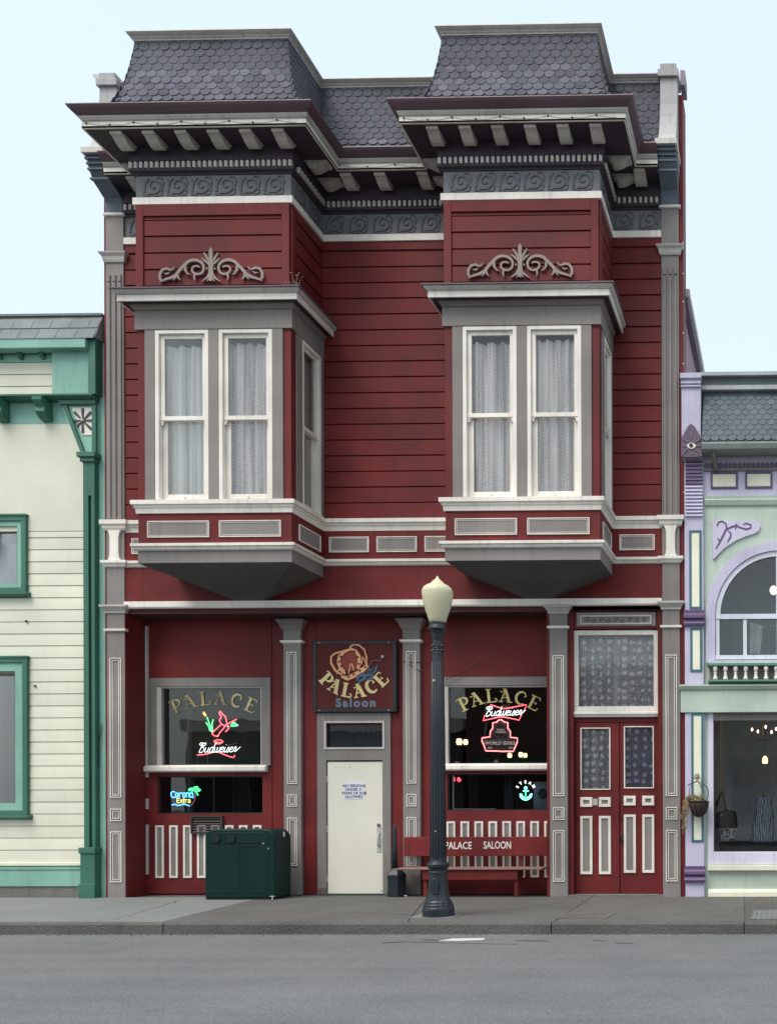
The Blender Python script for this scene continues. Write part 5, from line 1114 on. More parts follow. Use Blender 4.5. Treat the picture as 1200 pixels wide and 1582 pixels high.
m = MB().lathe([(r*u, lz(py)) for r, py in prof], lx, LY, 24); part('shaft', m, IRON, lp, smooth=False, bev=0.002)
m = MB()
for i in range(16):
    a = 2*math.pi*i/16; m.tube([(lx+math.cos(a)*11.6*u, LY+math.sin(a)*11.6*u, lz(1325)), (lx+math.cos(a)*10.0*u, LY+math.sin(a)*10.0*u, lz(1120)), (lx+math.cos(a)*8.5*u, LY+math.sin(a)*8.5*u, lz(1022))], [0.007, 0.006, 0.005], 5)
part('fluting', m, IRON, lp, smooth=True)
part('access_door', MB().prism([(lx-0.05, lz(1378)), (lx+0.0, lz(1381)), (lx+0.05, lz(1378)), (lx+0.055, lz(1362)), (lx+0.03, lz(1356)), (lx-0.03, lz(1356)), (lx-0.055, lz(1362))], LY-0.150, LY-0.10), IRON, lp, bev=0.006)
pieces('collar_knob', MB().sphere((lx-0.02, LY-9.2*u, lz(1053)), 0.018, 8, 6).sphere((lx, LY-11*u, lz(1284)), 0.012, 8, 6), STEEL, lp)
m = MB()
for i in range(8):
    a = 2*math.pi*(i+.5)/8
    for zz in (1005.5, 998): m.sphere((lx+math.cos(a)*8*u, LY+math.sin(a)*8*u, lz(zz)), 0.016, 6, 4)
pieces('collar_bead', m, IRON, lp)
gm, t_, out = nodes('lamp_globe'); bs = N(t_, 'ShaderNodeBsdfPrincipled'); t_.links.new(bs.outputs[0], out.inputs[0])
bs.inputs['Base Color'].default_value = (0.60, 0.56, 0.38, 1); bs.inputs['Roughness'].default_value = 0.35; bs.inputs['Subsurface Weight'].default_value = 0.5; bs.inputs['Subsurface Radius'].default_value = (0.1, 0.1, 0.06)
prof = [(11, 962.5), (12.4, 961.5), (14, 955), (17.5, 945), (20.6, 934), (22.4, 924), (23.2, 917), (22.8, 912.5), (20.5, 908), (17, 905), (12.5, 903), (9.8, 901), (8.5, 899), (5.5, 896.5), (3.2, 894.5), (1.6, 892), (0.6, 889.8)]
part('globe', MB().lathe([(r*u, lz(py)) for r, py in prof], lx, LY, 32), gm, lp, smooth=True)
# recycling bin
by0, by1 = -0.42, 0.06
bx0, bx1 = PX(316.5, 1380, by0), PX(424.5, 1380, by0); bz = PZ(370, 1281, by0)
bn = thing('recycling_bin', 'dark green plastic double recycling bin with two round holes', 'recycling bin', ((bx0+bx1)/2, (by0+by1)/2, 0))
r = 0.15; W2 = bx1-bx0
pf = [(bx0, 0.02), (bx0-0.0, bz-r)]+[(bx0+r-r*math.cos(rad(90*i/5)), bz-r+r*math.sin(rad(90*i/5))) for i in range(1, 6)]+[(bx1-r+r*math.sin(rad(90*i/5)), bz-r+r*math.cos(rad(90*i/5))) for i in range(0, 6)]+[(bx1, 0.02)]
bd = part('bin_body', MB().prism(pf, by0, by1), BIN, bn, bev=0.018)
xm = PX(374, 1340, by0)
pieces('door_panel', MB().box(bx0+0.07, xm-0.03, by0-0.004, by0, 0.10, bz-0.26).box(xm+0.03, bx1-0.09, by0-0.004, by0, 0.10, bz-0.26), BIN, bd, bev=0.003)
part('lid_band', MB().prism([(bx0+0.06, bz-0.22), (bx0+0.06, bz-0.10), (bx0+0.12, bz-0.05), (bx1-0.16, bz-0.05), (bx1-0.1, bz-0.10), (bx1-0.1, bz-0.22)], by0-0.008, by0), BIN, bd, bev=0.006)
for i, px in enumerate((335.2, 358)):
    c = PX(px, 1295, by0); zc = PZ(px, 1295, by0)
    part('hole_rim', MB().lathe([(0.05, 0), (0.062, 0.0), (0.062, 0.02), (0.05, 0.02)], 0, 0, 20), BIN2, bd); o = bpy.data.objects[[q.name for q in bd.children if q.name.startswith('hole_rim')][-1]]
    o.rotation_euler = (rad(90), 0, 0); o.location = Vector((c, by0-0.008, zc))-WO[bd.name]
    part('deposit_hole', MB().tube([(c, by0-0.016, zc), (c, by0-0.009, zc)], 0.049, 20), DARK if i == 0 else GRY, bd)
part('slot_line', MB().box(PX(376, 1306, by0), PX(400, 1306, by0), by0-0.016, by0-0.009, PZ(390, 1306.5, by0), PZ(390, 1305, by0)), DARK, bd)
pieces('hinge_stud', MB().sphere((PX(407.5, 1303.5, by0), by0-0.012, PZ(407, 1303.5, by0)), 0.012, 8, 5).sphere((PX(415, 1311, by0), by0-0.006, PZ(407, 1311, by0)), 0.010, 8, 5), STEEL, bd)
part('lid_side_lug', MB().box(bx1-0.002, bx1+0.012, by0+0.25, by0+0.28, bz-0.12, bz-0.05), LGR, bd)
pieces('foot_bolt', MB().box(bx1-0.06, bx1+0.01, by0-0.04, by0-0.0, 0.05, 0.06).box(bx1-0.025, bx1-0.01, by0-0.04, by0-0.02, 0.0, 0.05), STEEL, bn)
part('bin_base', MB().box(bx0+0.01, bx1-0.01, by0+0.01, by1-0.01, 0, 0.02), DARK, bn)
# bench
ny = -0.02
be0, be1 = PX(626, 1310, 0.28), PX(846, 1310, 0.28)
bh = thing('bench', 'long red wooden bench with white PALACE SALOON lettering on its back', 'bench', ((be0+be1)/2, 0.15, 0))
be1 = min(be1, PC0-0.06)
yb = 0.22
part('back_board', MB().box(be0, be1, yb, yb+0.04, PZ(740, 1322.5, yb), PZ(740, 1293, yb)), RED, bh, bev=0.005)
part('seat', MB().box(be0, be1, -0.10, yb+0.06, 0.425, 0.452), paint('worn_seat_edge', (0.25, 0.13, 0.11)), bh, bev=0.005)
sx0, sx1 = PX(652.5, 1350, -0.06), PX(799, 1350, -0.06)
part('apron_rail', MB().box(sx0, sx1, -0.07, -0.04, 0.27, 0.425), RED, bh, bev=0.004)
for a in (sx0, sx1-0.06):
    part('leg', MB().box(a, a+0.06, -0.035, 0.02, 0.0, 0.424), RED, bh, bev=0.004); part('leg', MB().box(a, a+0.06, yb-0.05, yb-0.002, 0.0, 0.424), RED, bh, bev=0.004)
    part('back_post', MB().box(a+0.005, a+0.055, yb+0.041, yb+0.08, 0.3, 0.90), RED, bh)
LW = paint('sign_white', (0.78, 0.74, 0.68))
for s, a, b in (('PALACE', 686.5, 728.5), ('SALOON', 746.5, 789)):
    me = textmesh(s, 0.15, LW, 0.001, align='LEFT', bold=0.002); wv = max(v.co.x for v in me.vertices); x0_, x1_ = PX(a, 1305, yb), PX(b, 1305, yb)
    o = link('lettering', me, bh, (x0_, yb-0.003, PZ(740, 1311.5 if a < 700 else 1311, yb))); o.scale = ((x1_-x0_)/wv, 1, 1.08)
# cigarette receptacle
uy = 0.17; ux = PX(612, 1380, uy); un = thing('ash_receptacle', 'black hexagonal ash receptacle with a tall tapering neck, beside the cream door', 'ashtray', (ux, uy, 0))
k = (D+uy)/F
uz = lambda py: PZ(612, py, uy)
part('receptacle_body', MB().lathe([(15.2*k, 0.0), (15.2*k, uz(1360)), (15.6*k, uz(1355)), (15.8*k, uz(1351)), (14.8*k, uz(1350)), (9*k, uz(1344)), (5.5*k, uz(1341))], ux, uy, 6, rad(0)), IRON, un, bev=0.004)
part('neck', MB().lathe([(5.2*k, uz(1343)), (3.6*k, uz(1310)), (2.6*k, uz(1280)), (2.2*k, uz(1275)), (1.0*k, uz(1273.5))], ux-0.02, uy, 12), IRON, un, smooth=True)
tag(part('cigarette_butt', MB().tube([(ux+0.17, uy-0.1, 0.012), (ux+0.22, uy-0.12, 0.012)], 0.009, 6), LGR, None), 'small pale litter scrap on the pavement beside the ash receptacle', 'litter')
# leaf litter near the lamp and the doors
m = MB()
for i in range(60):
    x = random.choice([lx+random.gauss(0, .25), random.uniform(-10, 1)]); y = random.uniform(LY-0.3, -0.1) if i % 3 else random.uniform(-0.12, -0.03); r = random.uniform(.006, .018); a = random.uniform(0, 6)
    m.add([(x+r*math.cos(a+q)*(1 if q % 2 else .6), y+r*math.sin(a+q), 0.003+0.004*random.random()) for q in (0, 1.6, 3.1, 4.7)], [(0, 1, 2, 3)])
o = part('ground_litter', m, paint('litter_brown', (0.08, 0.065, 0.05)), None); o['kind'] = 'stuff'; tag(o, 'tiny dead leaf scraps scattered on the pavement', 'litter')

# ================================================================ LEFT BUILDING
lb = thing('cream_building', 'cream clapboard building with green trim at the left edge', 'building', (-12.5, 0, 0))
Xl = -22.0; Xr = -10.66; WY = 0.04
lz_ = lambda py, px=60: PZ(px, py, WY); lx_ = lambda px, py=900: PX(px, py, WY)
WA0, WA1, WAz0, WAz1 = lx_(-62), lx_(28), lz_(909), lz_(822); WBz0, WBz1 = lz_(1250), lz_(1043); WB1 = lx_(24)
m = MB()
m.box(Xl, WA0, WY, 9, 0.2, 8.9); m.box(WA1, Xr, WY, WY+0.2, 0.2, 8.9); m.box(WA0, WA1, WY, WY+0.2, 0.2, WBz0); m.box(WA0, WA1, WY, WY+0.2, WBz1, WAz0); m.box(WA0, WA1, WY, WY+0.2, WAz1, 8.9)
m.box(WA1, Xr, WY+1.5, 9, 0.2, 8.9); m.box(WA0, Xr, WY+1.4, 9, 0.2, 8.9)
part('wall', m, CRMK, lb)
def lboards(x0, x1, py0, py1, pitch):
    z0 = lz_(py1); z1 = lz_(py0); boards(x0, x1, z0, z1, pitch, WY, lb, m=CRM, gap=0.006)
bm_cache = {}
# boards, broken round the windows
pitch = 0.1885; zb0 = lz_(1332); zt0 = lz_(821)
outA = (lx_(-80), lx_(45.5), lz_(923), lz_(798.7)); outB = (lx_(-80), lx_(46.8), lz_(1266), lz_(1017))
i = 0
z = zb0
def cboard(x0, x1, z, h):
    L = round(x1-x0, 4); key = (L, round(h, 4))
    if key not in bm_cache: bm_cache[key] = MB().prism([(0, 0.0), (-0.017, 0.002), (-0.015, h*0.5), (-0.010, h-0.004), (0, h)], 0, L, axis='x').mesh('clapboard', CRM)
    link('clapboard', bm_cache[key], lb, (x0, WY+random.uniform(-.001, .001), z))
while z < zt0-0.05:
    h = min(pitch, zt0-z)-0.006
    zc = z+h/2
    seg = [(-15.0, lx_(136.5))]
    for (a, b, c, d) in (outA, outB):
        if c+0.03 < zc < d+0.02: seg = [(-15.0, a+0.02), (b-0.02, lx_(136.5))]
    for a, b in seg: cboard(a, b, z+0.006, h)
    z += pitch
part('plain_boarding', MB().box(-15.0, lx_(136.5), WY-0.016, WY, zt0, lz_(655)), CRM, lb)
fz0, fz1 = lz_(616), lz_(560.5)
for k in range(3): cboard(-15.0, lx_(88.5), fz0+(fz1-fz0)*k/3+0.006, (fz1-fz0)/3-0.006)
part('architrave', MB().box(-15.0, lx_(120), WY-0.02, WY, lz_(655.5), lz_(623)), TEAL, lb)
part('soffit_board', MB().box(-15.0, lx_(88.5), WY-0.02, WY, lz_(560), lz_(538)), TEAL, lb)
part('cornice', MB().box(-15.0, lx_(149)-0.0, WY-0.22, WY+0.1, PZ(60, 537.5, -.18), PZ(60, 522, -.18)), TEAL, lb, bev=0.008)
part('cornice_end', MB().box(lx_(149)+0.002, lx_(160), WY-0.16, WY+0.1, lz_(616), lz_(522)), DGRN, lb)
part('cornice_painted_shadow', MB().box(-15.0, lx_(149), WY-0.06, WY, lz_(544), PZ(60, 538, -.18)), DGRN, lb)  # dark green strip standing in for the shadow below the cornice
part('end_block', MB().box(lx_(89), lx_(153.5), WY-0.10, WY, lz_(615.5), lz_(541.5)), TEAL, lb, bev=0.006)
part('ledge', MB().prism([(WY, lz_(616.5)), (WY-0.20, lz_(617)), (WY-0.20, lz_(619.5)), (WY-0.12, lz_(622.5)), (WY, lz_(623))], -15.0, lx_(157), axis='x'), DGRN, lb)
for px in (-30, 5, 37.5, 71): part('small_bracket', MB().prism([(WY-0.02, lz_(543)), (WY-0.11, lz_(544)), (WY-0.10, lz_(550)), (WY-0.03, lz_(557))], lx_(px)-0.03, lx_(px)+0.03, axis='x'), DGRN, lb)
for px in (-56, 11.5, 77.5): part('bracket', MB().prism([(WY-0.02, lz_(623)), (WY-0.26, lz_(623)), (WY-0.26, lz_(628)), (WY-0.18, lz_(636)), (WY-0.20, lz_(643)), (WY-0.12, lz_(651)), (WY-0.02, lz_(654))], lx_(px)-0.075, lx_(px)+0.075, axis='x'), DGRN, lb, bev=0.006)
# low slate roof strip with courses
part('roof_slope', MB().prism([(WY-0.2, PZ(60, 521, WY-0.2)), (WY-0.02, lz_(489.5)), (WY+1.0, lz_(488)), (WY+1.0, PZ(60, 521, WY-0.2))], -15.0, Xr, axis='x'), SLATE, lb)
random.seed(3)
sl0, sl1 = PZ(60, 521.5, WY-0.25)+0.02, lz_(492)
for r_ in range(2):
    for k in range(16):
        wd = 0.30; x = Xr-0.01-wd*(k+1)+(0.15 if r_ else 0); xe = min(x+wd, Xr-0.004)
        h = (sl1-sl0)/2; z = sl0+h*r_; yy = WY-0.2+0.18*(z-sl0)/(sl1-sl0)
        part('slate', MB().prism([(yy-0.02, z-0.02), (yy-0.03, z-0.02), (yy+0.09-0.008, z+h), (yy+0.09, z+h)], x+0.004, xe-0.004, axis='x'), SLATE, lb)
part('roof_ridge', MB().box(-15.0, Xr, WY-0.06, WY+0.2, lz_(491), lz_(487.5)), SLATE, lb)
# corner column with bracket
part('edge_strip', MB().box(lx_(155), Xr+0.035, WY-0.02, WY+0.1, 0.0, lz_(616)), TEAL, lb)
c = MB(); c.box(lx_(137), lx_(145), WY-0.11, WY, lz_(1309), lz_(718)); c.box(lx_(149.5), lx_(154.5), WY-0.11, WY, lz_(1309), lz_(718)); c.box(lx_(145), lx_(149.5), WY-0.11, WY, lz_(770), lz_(718)); c.box(lx_(145), lx_(149.5), WY-0.07, WY, lz_(1309), lz_(770))
co = part('corner_column', c, DGRN, lb, bev=0.003)
part('column_groove', MB().box(lx_(145)+0.008, lx_(149.5)-0.008, WY-0.074, WY-0.07, lz_(1308), lz_(771)), paint('groove_dark', (0.03, 0.06, 0.05)), co)
part('column_base', MB().box(lx_(134.5), lx_(157), WY-0.16, WY, 0.0, lz_(1318)).box(lx_(133), lx_(158.5), WY-0.18, WY, lz_(1318)+0.001, lz_(1309)).box(lx_(133), lx_(158), WY-0.18, WY-0.161, 0.0, 0.22), DGRN, co, bev=0.006)
part('column_capital', MB().box(lx_(131), lx_(159), WY-0.17, WY, lz_(712), lz_(704.5)).box(lx_(134), lx_(156.5), WY-0.14, WY, lz_(718.5), lz_(712)-0.001), DGRN, co, bev=0.006)
t1 = [(lx_(98.6), lz_(628)), (lx_(156), lz_(628)), (lx_(156), lz_(705)), (lx_(134), lz_(705))]
tb = part('corner_bracket', MB().prism(t1, WY-0.06, WY), TEAL, co)
part('bracket_rail', MB().ribbon([(lx_(108), lz_(630)), (lx_(136), lz_(704))], 0.055, WY-0.10, WY-0.06).box(lx_(150), lx_(156), WY-0.10, WY-0.06, lz_(704), lz_(630)).box(lx_(100), lx_(156.5), WY-0.12, WY-0.06, lz_(629.5), lz_(623.5)), DGRN, tb)
rc = (lx_(134.5), lz_(653.5)); part('rosette_ground', MB().prism([(lx_(117), lz_(633)), (lx_(149), lz_(633)), (lx_(149), lz_(675.5)), (lx_(133), lz_(675.5))], WY-0.07, WY-0.06), WHT, tb)
m = MB()
for k in range(8):
    a = rad(45*k+90); Lr = 0.19; m.ribbon([(rc[0]+0.02*math.cos(a), rc[1]+0.02*math.sin(a)), (rc[0]+0.12*math.cos(a), rc[1]+0.12*math.sin(a)), (rc[0]+Lr*math.cos(a), rc[1]+Lr*math.sin(a))] if k not in (3, 2.5) else [(rc[0], rc[1]), (rc[0]+0.1*math.cos(a), rc[1]+0.1*math.sin(a)), (rc[0]+0.13*math.cos(a), rc[1]+0.13*math.sin(a))], [0.012, 0.034, 0.04], WY-0.082-0.0003*k, WY-0.07)
part('rosette_spoke', m, paint('rosette_grey', (0.07, 0.06, 0.065)), tb); part('rosette_boss', MB().sphere((rc[0], WY-0.085, rc[1]), 0.03, 10, 6), LGR, tb)
part('skirt_ledge', MB().prism([(WY, lz_(1331)), (WY-0.06, lz_(1333)), (WY-0.06, lz_(1337)), (WY, lz_(1338))], -15.0, lx_(134), axis='x'), CRM, lb)
part('skirt_board', MB().box(-15.0, lx_(134), WY-0.03, WY, lz_(1369), lz_(1338)).box(-15.0, lx_(134), WY-0.045, WY-0.03, lz_(1343), lz_(1338.5)), TEAL, lb)
part('foundation', MB().box(-22.0, Xr+0.03, WY-0.012, WY+3, -0.02, lz_(1369)), CONC, lb)
def green_window(out, gl, lab, z_mid=None):
    a, b, c, d = out
    f = part('window', MB().ring(a, b, c+0.07, d, WY-0.07, WY+0.02, 0.075), DGRN, lb, bev=0.004)
    part('inner_casing', MB().ring(a+0.076, b-0.076, c+0.13, d-0.076, WY-0.045, WY+0.02, max(0.05, b-0.076-gl[1]-0.03)), TEAL, f)
    part('sash', MB().ring(a+0.12, gl[1]+0.03, gl[2]-0.03, gl[3]+0.03, WY-0.01, WY+0.05, 0.035), paint_dark, f)
    part('window_sill', MB().prism([(WY, c+0.075), (WY-0.11, c+0.06), (WY-0.11, c+0.03), (WY-0.05, c), (WY, c)], a-0.04, b+0.045, axis='x'), DGRN, f, bev=0.004)
    part('window_head', MB().box(a-0.01, b+0.01, WY-0.085, WY, d+0.001, d+0.03), DGRN, f)
    part('window_pane', MB().box(a+0.13, gl[1], WY+0.02, WY+0.024, gl[2], gl[3]), GLASSS, f)
green_window(outA, (0, WA1, WAz0, WAz1), 'a'); green_window(outB, (0, WB1, WBz0, WBz1), 'b')
bp_ = MB().box(WA0, WA1, 0.75, 0.8, 0.3, 8.4); part('interior_lining', bp_, DARK2, lb)
part('room_blind', MB().box(WA0, lx_(27), 0.30, 0.31, WAz0-0.05, WAz1-0.12), paint('blind_grey', (0.32, 0.35, 0.35)), lb)
for (px, py) in ((43, 960), (56, 1060)):
    part('wall_hook', MB().sphere((lx_(px), WY-0.025, lz_(py)), 0.022, 8, 5, sz=0.7), BLK, lb)
part('wall_cable', MB().tube([(Xr-0.03, WY-0.04, lz_(1120)), (Xr-0.06, WY-0.05, lz_(1150)), (Xr-0.075, WY-0.05, lz_(1185))], 0.006, 5), BLK, lb)
# ================================================================ RIGHT BUILDING
rb = thing('lilac_boutique', 'lilac and sage shop building with arched window at the right edge', 'building', (1, 0, 0))
BY = 0.02; XR = 6.0
bx_ = lambda px, py=900: PX(px, py, BY); bz_ = lambda py, px=1140: PZ(px, py, BY)
xa = bx_(1059)
# wall with arch opening
acx, acz, ar = bx_(1202), bz_(950), 97*0.01003
zs0 = bz_(1012)
def arch_outline(r, n=20): return [(acx+r*math.cos(rad(180*i/n)), acz+r*math.sin(rad(180*i/n))) for i in range(n+1)]
m = MB(); zt = bz_(782); zb_ = bz_(1058)
m.box(xa, bx_(1092.5), BY+0.001, BY+0.19, 0, zb_); m.box(xa, acx-ar-0.001, BY, BY+0.2, zb_, zt); m.box(acx+ar+0.001, XR, BY, BY+0.2, zb_, zt); m.box(acx-ar, acx+ar, BY, BY+0.2, zb_, zs0)
o_ = arch_outline(ar)
for (p, q_) in zip(o_, o_[1:]): m.prism([p, q_, (q_[0], zt), (p[0], zt)], BY, BY+0.2)
part('wall', m, SAGE, rb)
part('upper_body', MB().box(xa, XR, BY+0.0, 8, bz_(782), bz_(692)).box(xa, XR, BY+4.0, 8, 0, bz_(782)).box(XR-0.2, XR, BY, 8, 0, bz_(782)), LILAC, rb)
# arched window
tr = MB(); R0, R1 = ar+0.01, ar+0.15
oo, oi = arch_outline(R1, 28), arch_outline(R0, 28)
for k in range(28): tr.prism([oi[k], oo[k], oo[k+1], oi[k+1]], BY-0.045, BY)
tr.box(acx-R1, acx-R0, BY-0.045, BY, bz_(1024), acz); tr.box(acx+R0, acx+R1, BY-0.045, BY, bz_(1024), acz)
aw = part('arched_window', tr, LILAC, rb)
fr = MB(); oo, oi = arch_outline(ar+0.005, 28), arch_outline(ar-0.07, 28)
for k in range(28): fr.prism([oi[k], oo[k], oo[k+1], oi[k+1]], BY-0.02, BY+0.06)
fr.box(acx-ar, acx+ar, BY-0.024, BY+0.065, bz_(956.5), bz_(949)); fr.box(acx-0.04, acx+0.04, BY-0.015, BY+0.06, bz_(949), acz+ar-0.05)
fr.box(acx-ar-0.0, acx-ar+0.055, BY-0.015, BY+0.06, bz_(1013), bz_(957)); fr.box(acx+ar-0.055, acx+ar, BY-0.015, BY+0.06, bz_(1013), bz_(957))
fr.box(bx_(1147), bx_(1152.5), BY-0.012, BY+0.06, bz_(1013), bz_(957)); fr.box(2*acx-bx_(1152.5), 2*acx-bx_(1147), BY-0.012, BY+0.06, bz_(1013), bz_(957)); fr.box(acx-0.03, acx+0.03, BY-0.0125, BY+0.06, bz_(1013), bz_(957))
fr.box(acx-ar-0.02, acx+ar+0.02, BY-0.03, BY+0.08, bz_(1019), bz_(1012.5))
part('window_frame', fr, paint('lilac_white', (0.66, 0.66, 0.74)), aw)
part('window_pane', MB().prism([(acx-ar+0.02, bz_(1012))]+[(acx+ar-0.02, bz_(1012))]+arch_outline(ar-0.03, 24), BY+0.03, BY+0.034), GLASSS, aw)
part('window_sill', MB().prism([(BY+0.02, bz_(1019.5)), (BY-0.10, bz_(1022)), (BY-0.10, bz_(1026)), (BY, bz_(1026))], acx-ar-0.12, acx+ar+0.12, axis='x'), paint('sill_pale', (0.55, 0.58, 0.62)), aw)
GG = paint('mid_green_paint', (0.12, 0.26, 0.19))
part('ledge', MB().prism([(BY, bz_(1026.5)), (BY-0.18, bz_(1027)), (BY-0.18, bz_(1030.5)), (BY, bz_(1031))], bx_(1093), XR, axis='x'), GG, aw)
part('balustrade_back', MB().box(bx_(1095), XR, BY-0.02, BY, bz_(1053), bz_(1031)), GRY, aw)
part('balustrade_shelf', MB().prism([(BY, bz_(1052)), (BY-0.20, bz_(1052.5)), (BY-0.20, bz_(1055)), (BY, bz_(1061))], bx_(1094), XR, axis='x'), GG, aw)
hb = bz_(1031.5)-bz_(1052)
bal = MB().lathe([(0.036, 0.0), (0.036, hb*0.18), (0.018, hb*0.24), (0.030, hb*0.34), (0.014, hb*0.42), (0.030, hb*0.52), (0.014, hb*0.62), (0.034, hb*0.70), (0.036, hb)], 0, 0, 10).mesh('baluster', WHT, True)
for k in range(14): link('baluster', bal, aw, (bx_(1104.8)+k*0.1555, BY-0.13, bz_(1052)+0.001))
# fretwork bracket with painted vine
cK = lambda a, b: (bx_(1020+a/4.522, 760+b/4.522), bz_(760+b/4.522))
fb = part('fretwork_panel', MB().prism([cK(*p) for p in [(365, 205), (480, 205), (640, 205), (685, 215), (697, 240), (685, 275), (655, 295), (590, 315), (520, 345), (450, 390), (400, 440), (365, 475)]], BY-0.03, BY), LILAC, rb)
m = MB()
for pts, wd in (([(395, 240), (405, 215), (430, 208), (455, 225), (462, 255), (440, 300), (415, 350), (385, 400)], [10, 12, 10, 10, 12, 12, 12, 6]), ([(455, 270), (490, 250), (530, 238), (530, 225)], [8, 12, 14, 6]), ([(530, 240), (560, 255), (600, 265), (628, 255), (632, 235), (600, 225), (575, 230)], [10, 10, 12, 12, 10, 10, 6]), ([(525, 245), (522, 265)], [12, 4]), ([(470, 275), (490, 290), (488, 320), (465, 355)], [6, 10, 12, 6]), ([(400, 325), (410, 345)], [8, 10])):
    m.ribbon([cK(*p) for p in pts], [w_/4.522*0.01 for w_ in wd], BY-0.036-random.random()*0.001, BY-0.03)
part('painted_vine', m, PURP, fb)
# cornice strips, frieze panels
part('string_moulding', MB().prism([(BY, bz_(766)), (BY-0.05, bz_(767.5)), (BY-0.04, bz_(772)), (BY-0.06, bz_(774)), (BY-0.03, bz_(781)), (BY, bz_(782))], bx_(1088), XR, axis='x'), SAGE, rb)
for k in range(6):
    a = bx_(1097.5)+k*0.535; fp = part('frieze_panel', MB().ring(a, a+0.42, bz_(755), bz_(729.5), BY-0.02, BY, 0.03), PURP, rb); part('panel_infill', MB().box(a+0.03, a+0.39, BY-0.008, BY, bz_(755)+0.03, bz_(729.5)-0.03), CRM2, fp)
m = MB()
for k in range(34): m.box(bx_(1090)+k*0.072, bx_(1090)+k*0.072+0.038, BY-0.06, BY, bz_(724), bz_(717))
part('dentil_row', m, PURP, rb)['kind'] = 'stuff'
part('soffit', MB().box(bx_(1087), XR, BY-0.34, BY, bz_(700), bz_(696)), paint('dark_sage', (0.16, 0.18, 0.16)), rb)
part('cornice_board', MB().box(bx_(1087), XR, BY-0.035, BY, bz_(728), bz_(717.5)), GRY, rb)
YG = BY-0.36
part('gutter', MB().prism([(YG, PZ(1140, 682, YG)), (YG, PZ(1140, 685, YG)), (YG+0.03, PZ(1140, 692, YG)), (BY, PZ(1140, 692, YG)), (BY, PZ(1140, 682, YG))], bx_(1087), XR, axis='x'), paint('gutter_sage', (0.26, 0.29, 0.27)), rb, bev=0.004)
part('downpipe', MB().tube([(bx_(1103), YG+0.1, bz_(694)), (bx_(1103), YG+0.12, bz_(704)), (bx_(1106), BY-0.05, bz_(728))], 0.035, 10), GRY, rb, smooth=True)
# sloped fish-scale roof strip
y0_, z0_ = BY-0.30, PZ(1140, 681.5, BY-0.30); y1_, z1_ = BY+0.05, PZ(1140, 604, BY+0.05)
part('roof_slope', MB().prism([(y0_, z0_), (y1_, z1_), (BY+1, z1_), (BY+1, z0_)], bx_(1086), XR, axis='x'), SHK, rb)
tlt = math.atan2(y1_-y0_, z1_-z0_); Lr = math.hypot(y1_-y0_, z1_-z0_); rows = 10
def scale_mesh(w_, h_):
    pp = [(-w_/2+.002, h_), (-w_/2+.002, h_*0.42)]+[(-(w_/2-.002)*math.cos(rad(180*i/8)), h_*0.42-h_*0.42*math.sin(rad(180*i/8))) for i in range(1, 8)]+[(w_/2-.002, h_*0.42), (w_/2-.002, h_)]
    return shingle_solid(pp, 0.010)
sw_ = 0.131; scm2 = scale_mesh(sw_, Lr/rows*1.5).mesh('shingle', SHG2)
bx0_ = bx_(1087)
half_poly = [(0.002, Lr/rows*1.5), (0.002, 0.004), (sw_*0.25, Lr/rows*0.12), (sw_/2-.002, Lr/rows*0.62), (sw_/2-.002, Lr/rows*1.5)]
scm2h = shingle_solid(half_poly, 0.010).mesh('shingle', SHG2)
for r_ in range(rows):
    f = r_/rows; k = 0
    if r_ % 2: link('shingle', scm2h, rb, (bx0_, y0_+(y1_-y0_)*f, z0_+(z1_-z0_)*f), (-tlt, 0, 0))
    while True:
        x = bx0_+sw_*(k+0.5)+(sw_/2 if r_ % 2 else 0)
        if x > 1.9: break
        link('shingle', scm2, rb, (x, y0_+(y1_-y0_)*f, z0_+(z1_-z0_)*f), (-tlt+random.uniform(-.01, .01), 0, 0)); k += 1
part('coping', MB().box(bx_(1084), XR, BY-0.10, BY+0.3, bz_(584), bz_(578.5)).box(bx_(1084), XR, BY-0.06, BY+0.3, bz_(604), bz_(597.5)), paint('coping_pale', (0.36, 0.38, 0.39)), rb)
part('coping_frieze', MB().box(bx_(1084), XR, BY-0.03, BY+0.3, bz_(597.4), bz_(584.1)), paint('dark_band', (0.10, 0.12, 0.125)), rb)
# corner pilaster of the boutique
pa, pb = bx_(1057.5), bx_(1086.5); yq = BY-0.07
pp = part('pilaster', MB().box(pa, pb, yq, BY+0.2, 0, bz_(711)), LILAC, rb, bev=0.004)
def cream_panel(px0, px1, py0, py1):
    a, b = PX(px0, py0, yq), PX(px1, py0, yq); c, d = PZ(1075, py1, yq), PZ(1075, py0, yq)
    r_ = part('panel_border', MB().ring(a, b, c, d, yq-0.012, yq, 0.035), TBL, pp); part('panel_infill', MB().box(a+0.035, b-0.035, yq-0.005, yq, c+0.035, d-0.035), CRM2, r_)
cream_panel(1064, 1083, 819.5, 941); cream_panel(1065.5, 1084, 970, 1038); cream_panel(1067, 1086, 1102, 1301)
def purple_mould(py0, py1):
    c, d = PZ(1075, py1, yq), PZ(1075, py0, yq); h = d-c
    part('moulding_block', MB().prism([(yq, c), (yq-0.04, c), (yq-0.05, c+h*0.15), (yq-0.02, c+h*0.35), (yq-0.02, c+h*0.42), (yq-0.055, c+h*0.5), (yq-0.05, c+h*0.68), (yq-0.03, c+h*0.8), (yq-0.03, d), (yq, d)], pa-0.01, pb+0.015, axis='x'), PURP, pp)
purple_mould(943, 967.5); purple_mould(1338, 1363)
n = 16
for k in range(n):
    z = bz_(800)+(bz_(712)-bz_(800))*k/n; h = (bz_(712)-bz_(800))/n
    part('rib', MB().prism([(yq, z), (yq-0.035, z+h*0.1), (yq-0.03, z+h*0.45), (yq, z+h*0.75)], pa+0.02, pb-0.005, axis='x'), LILAC if k < 9 else PURP, pp)
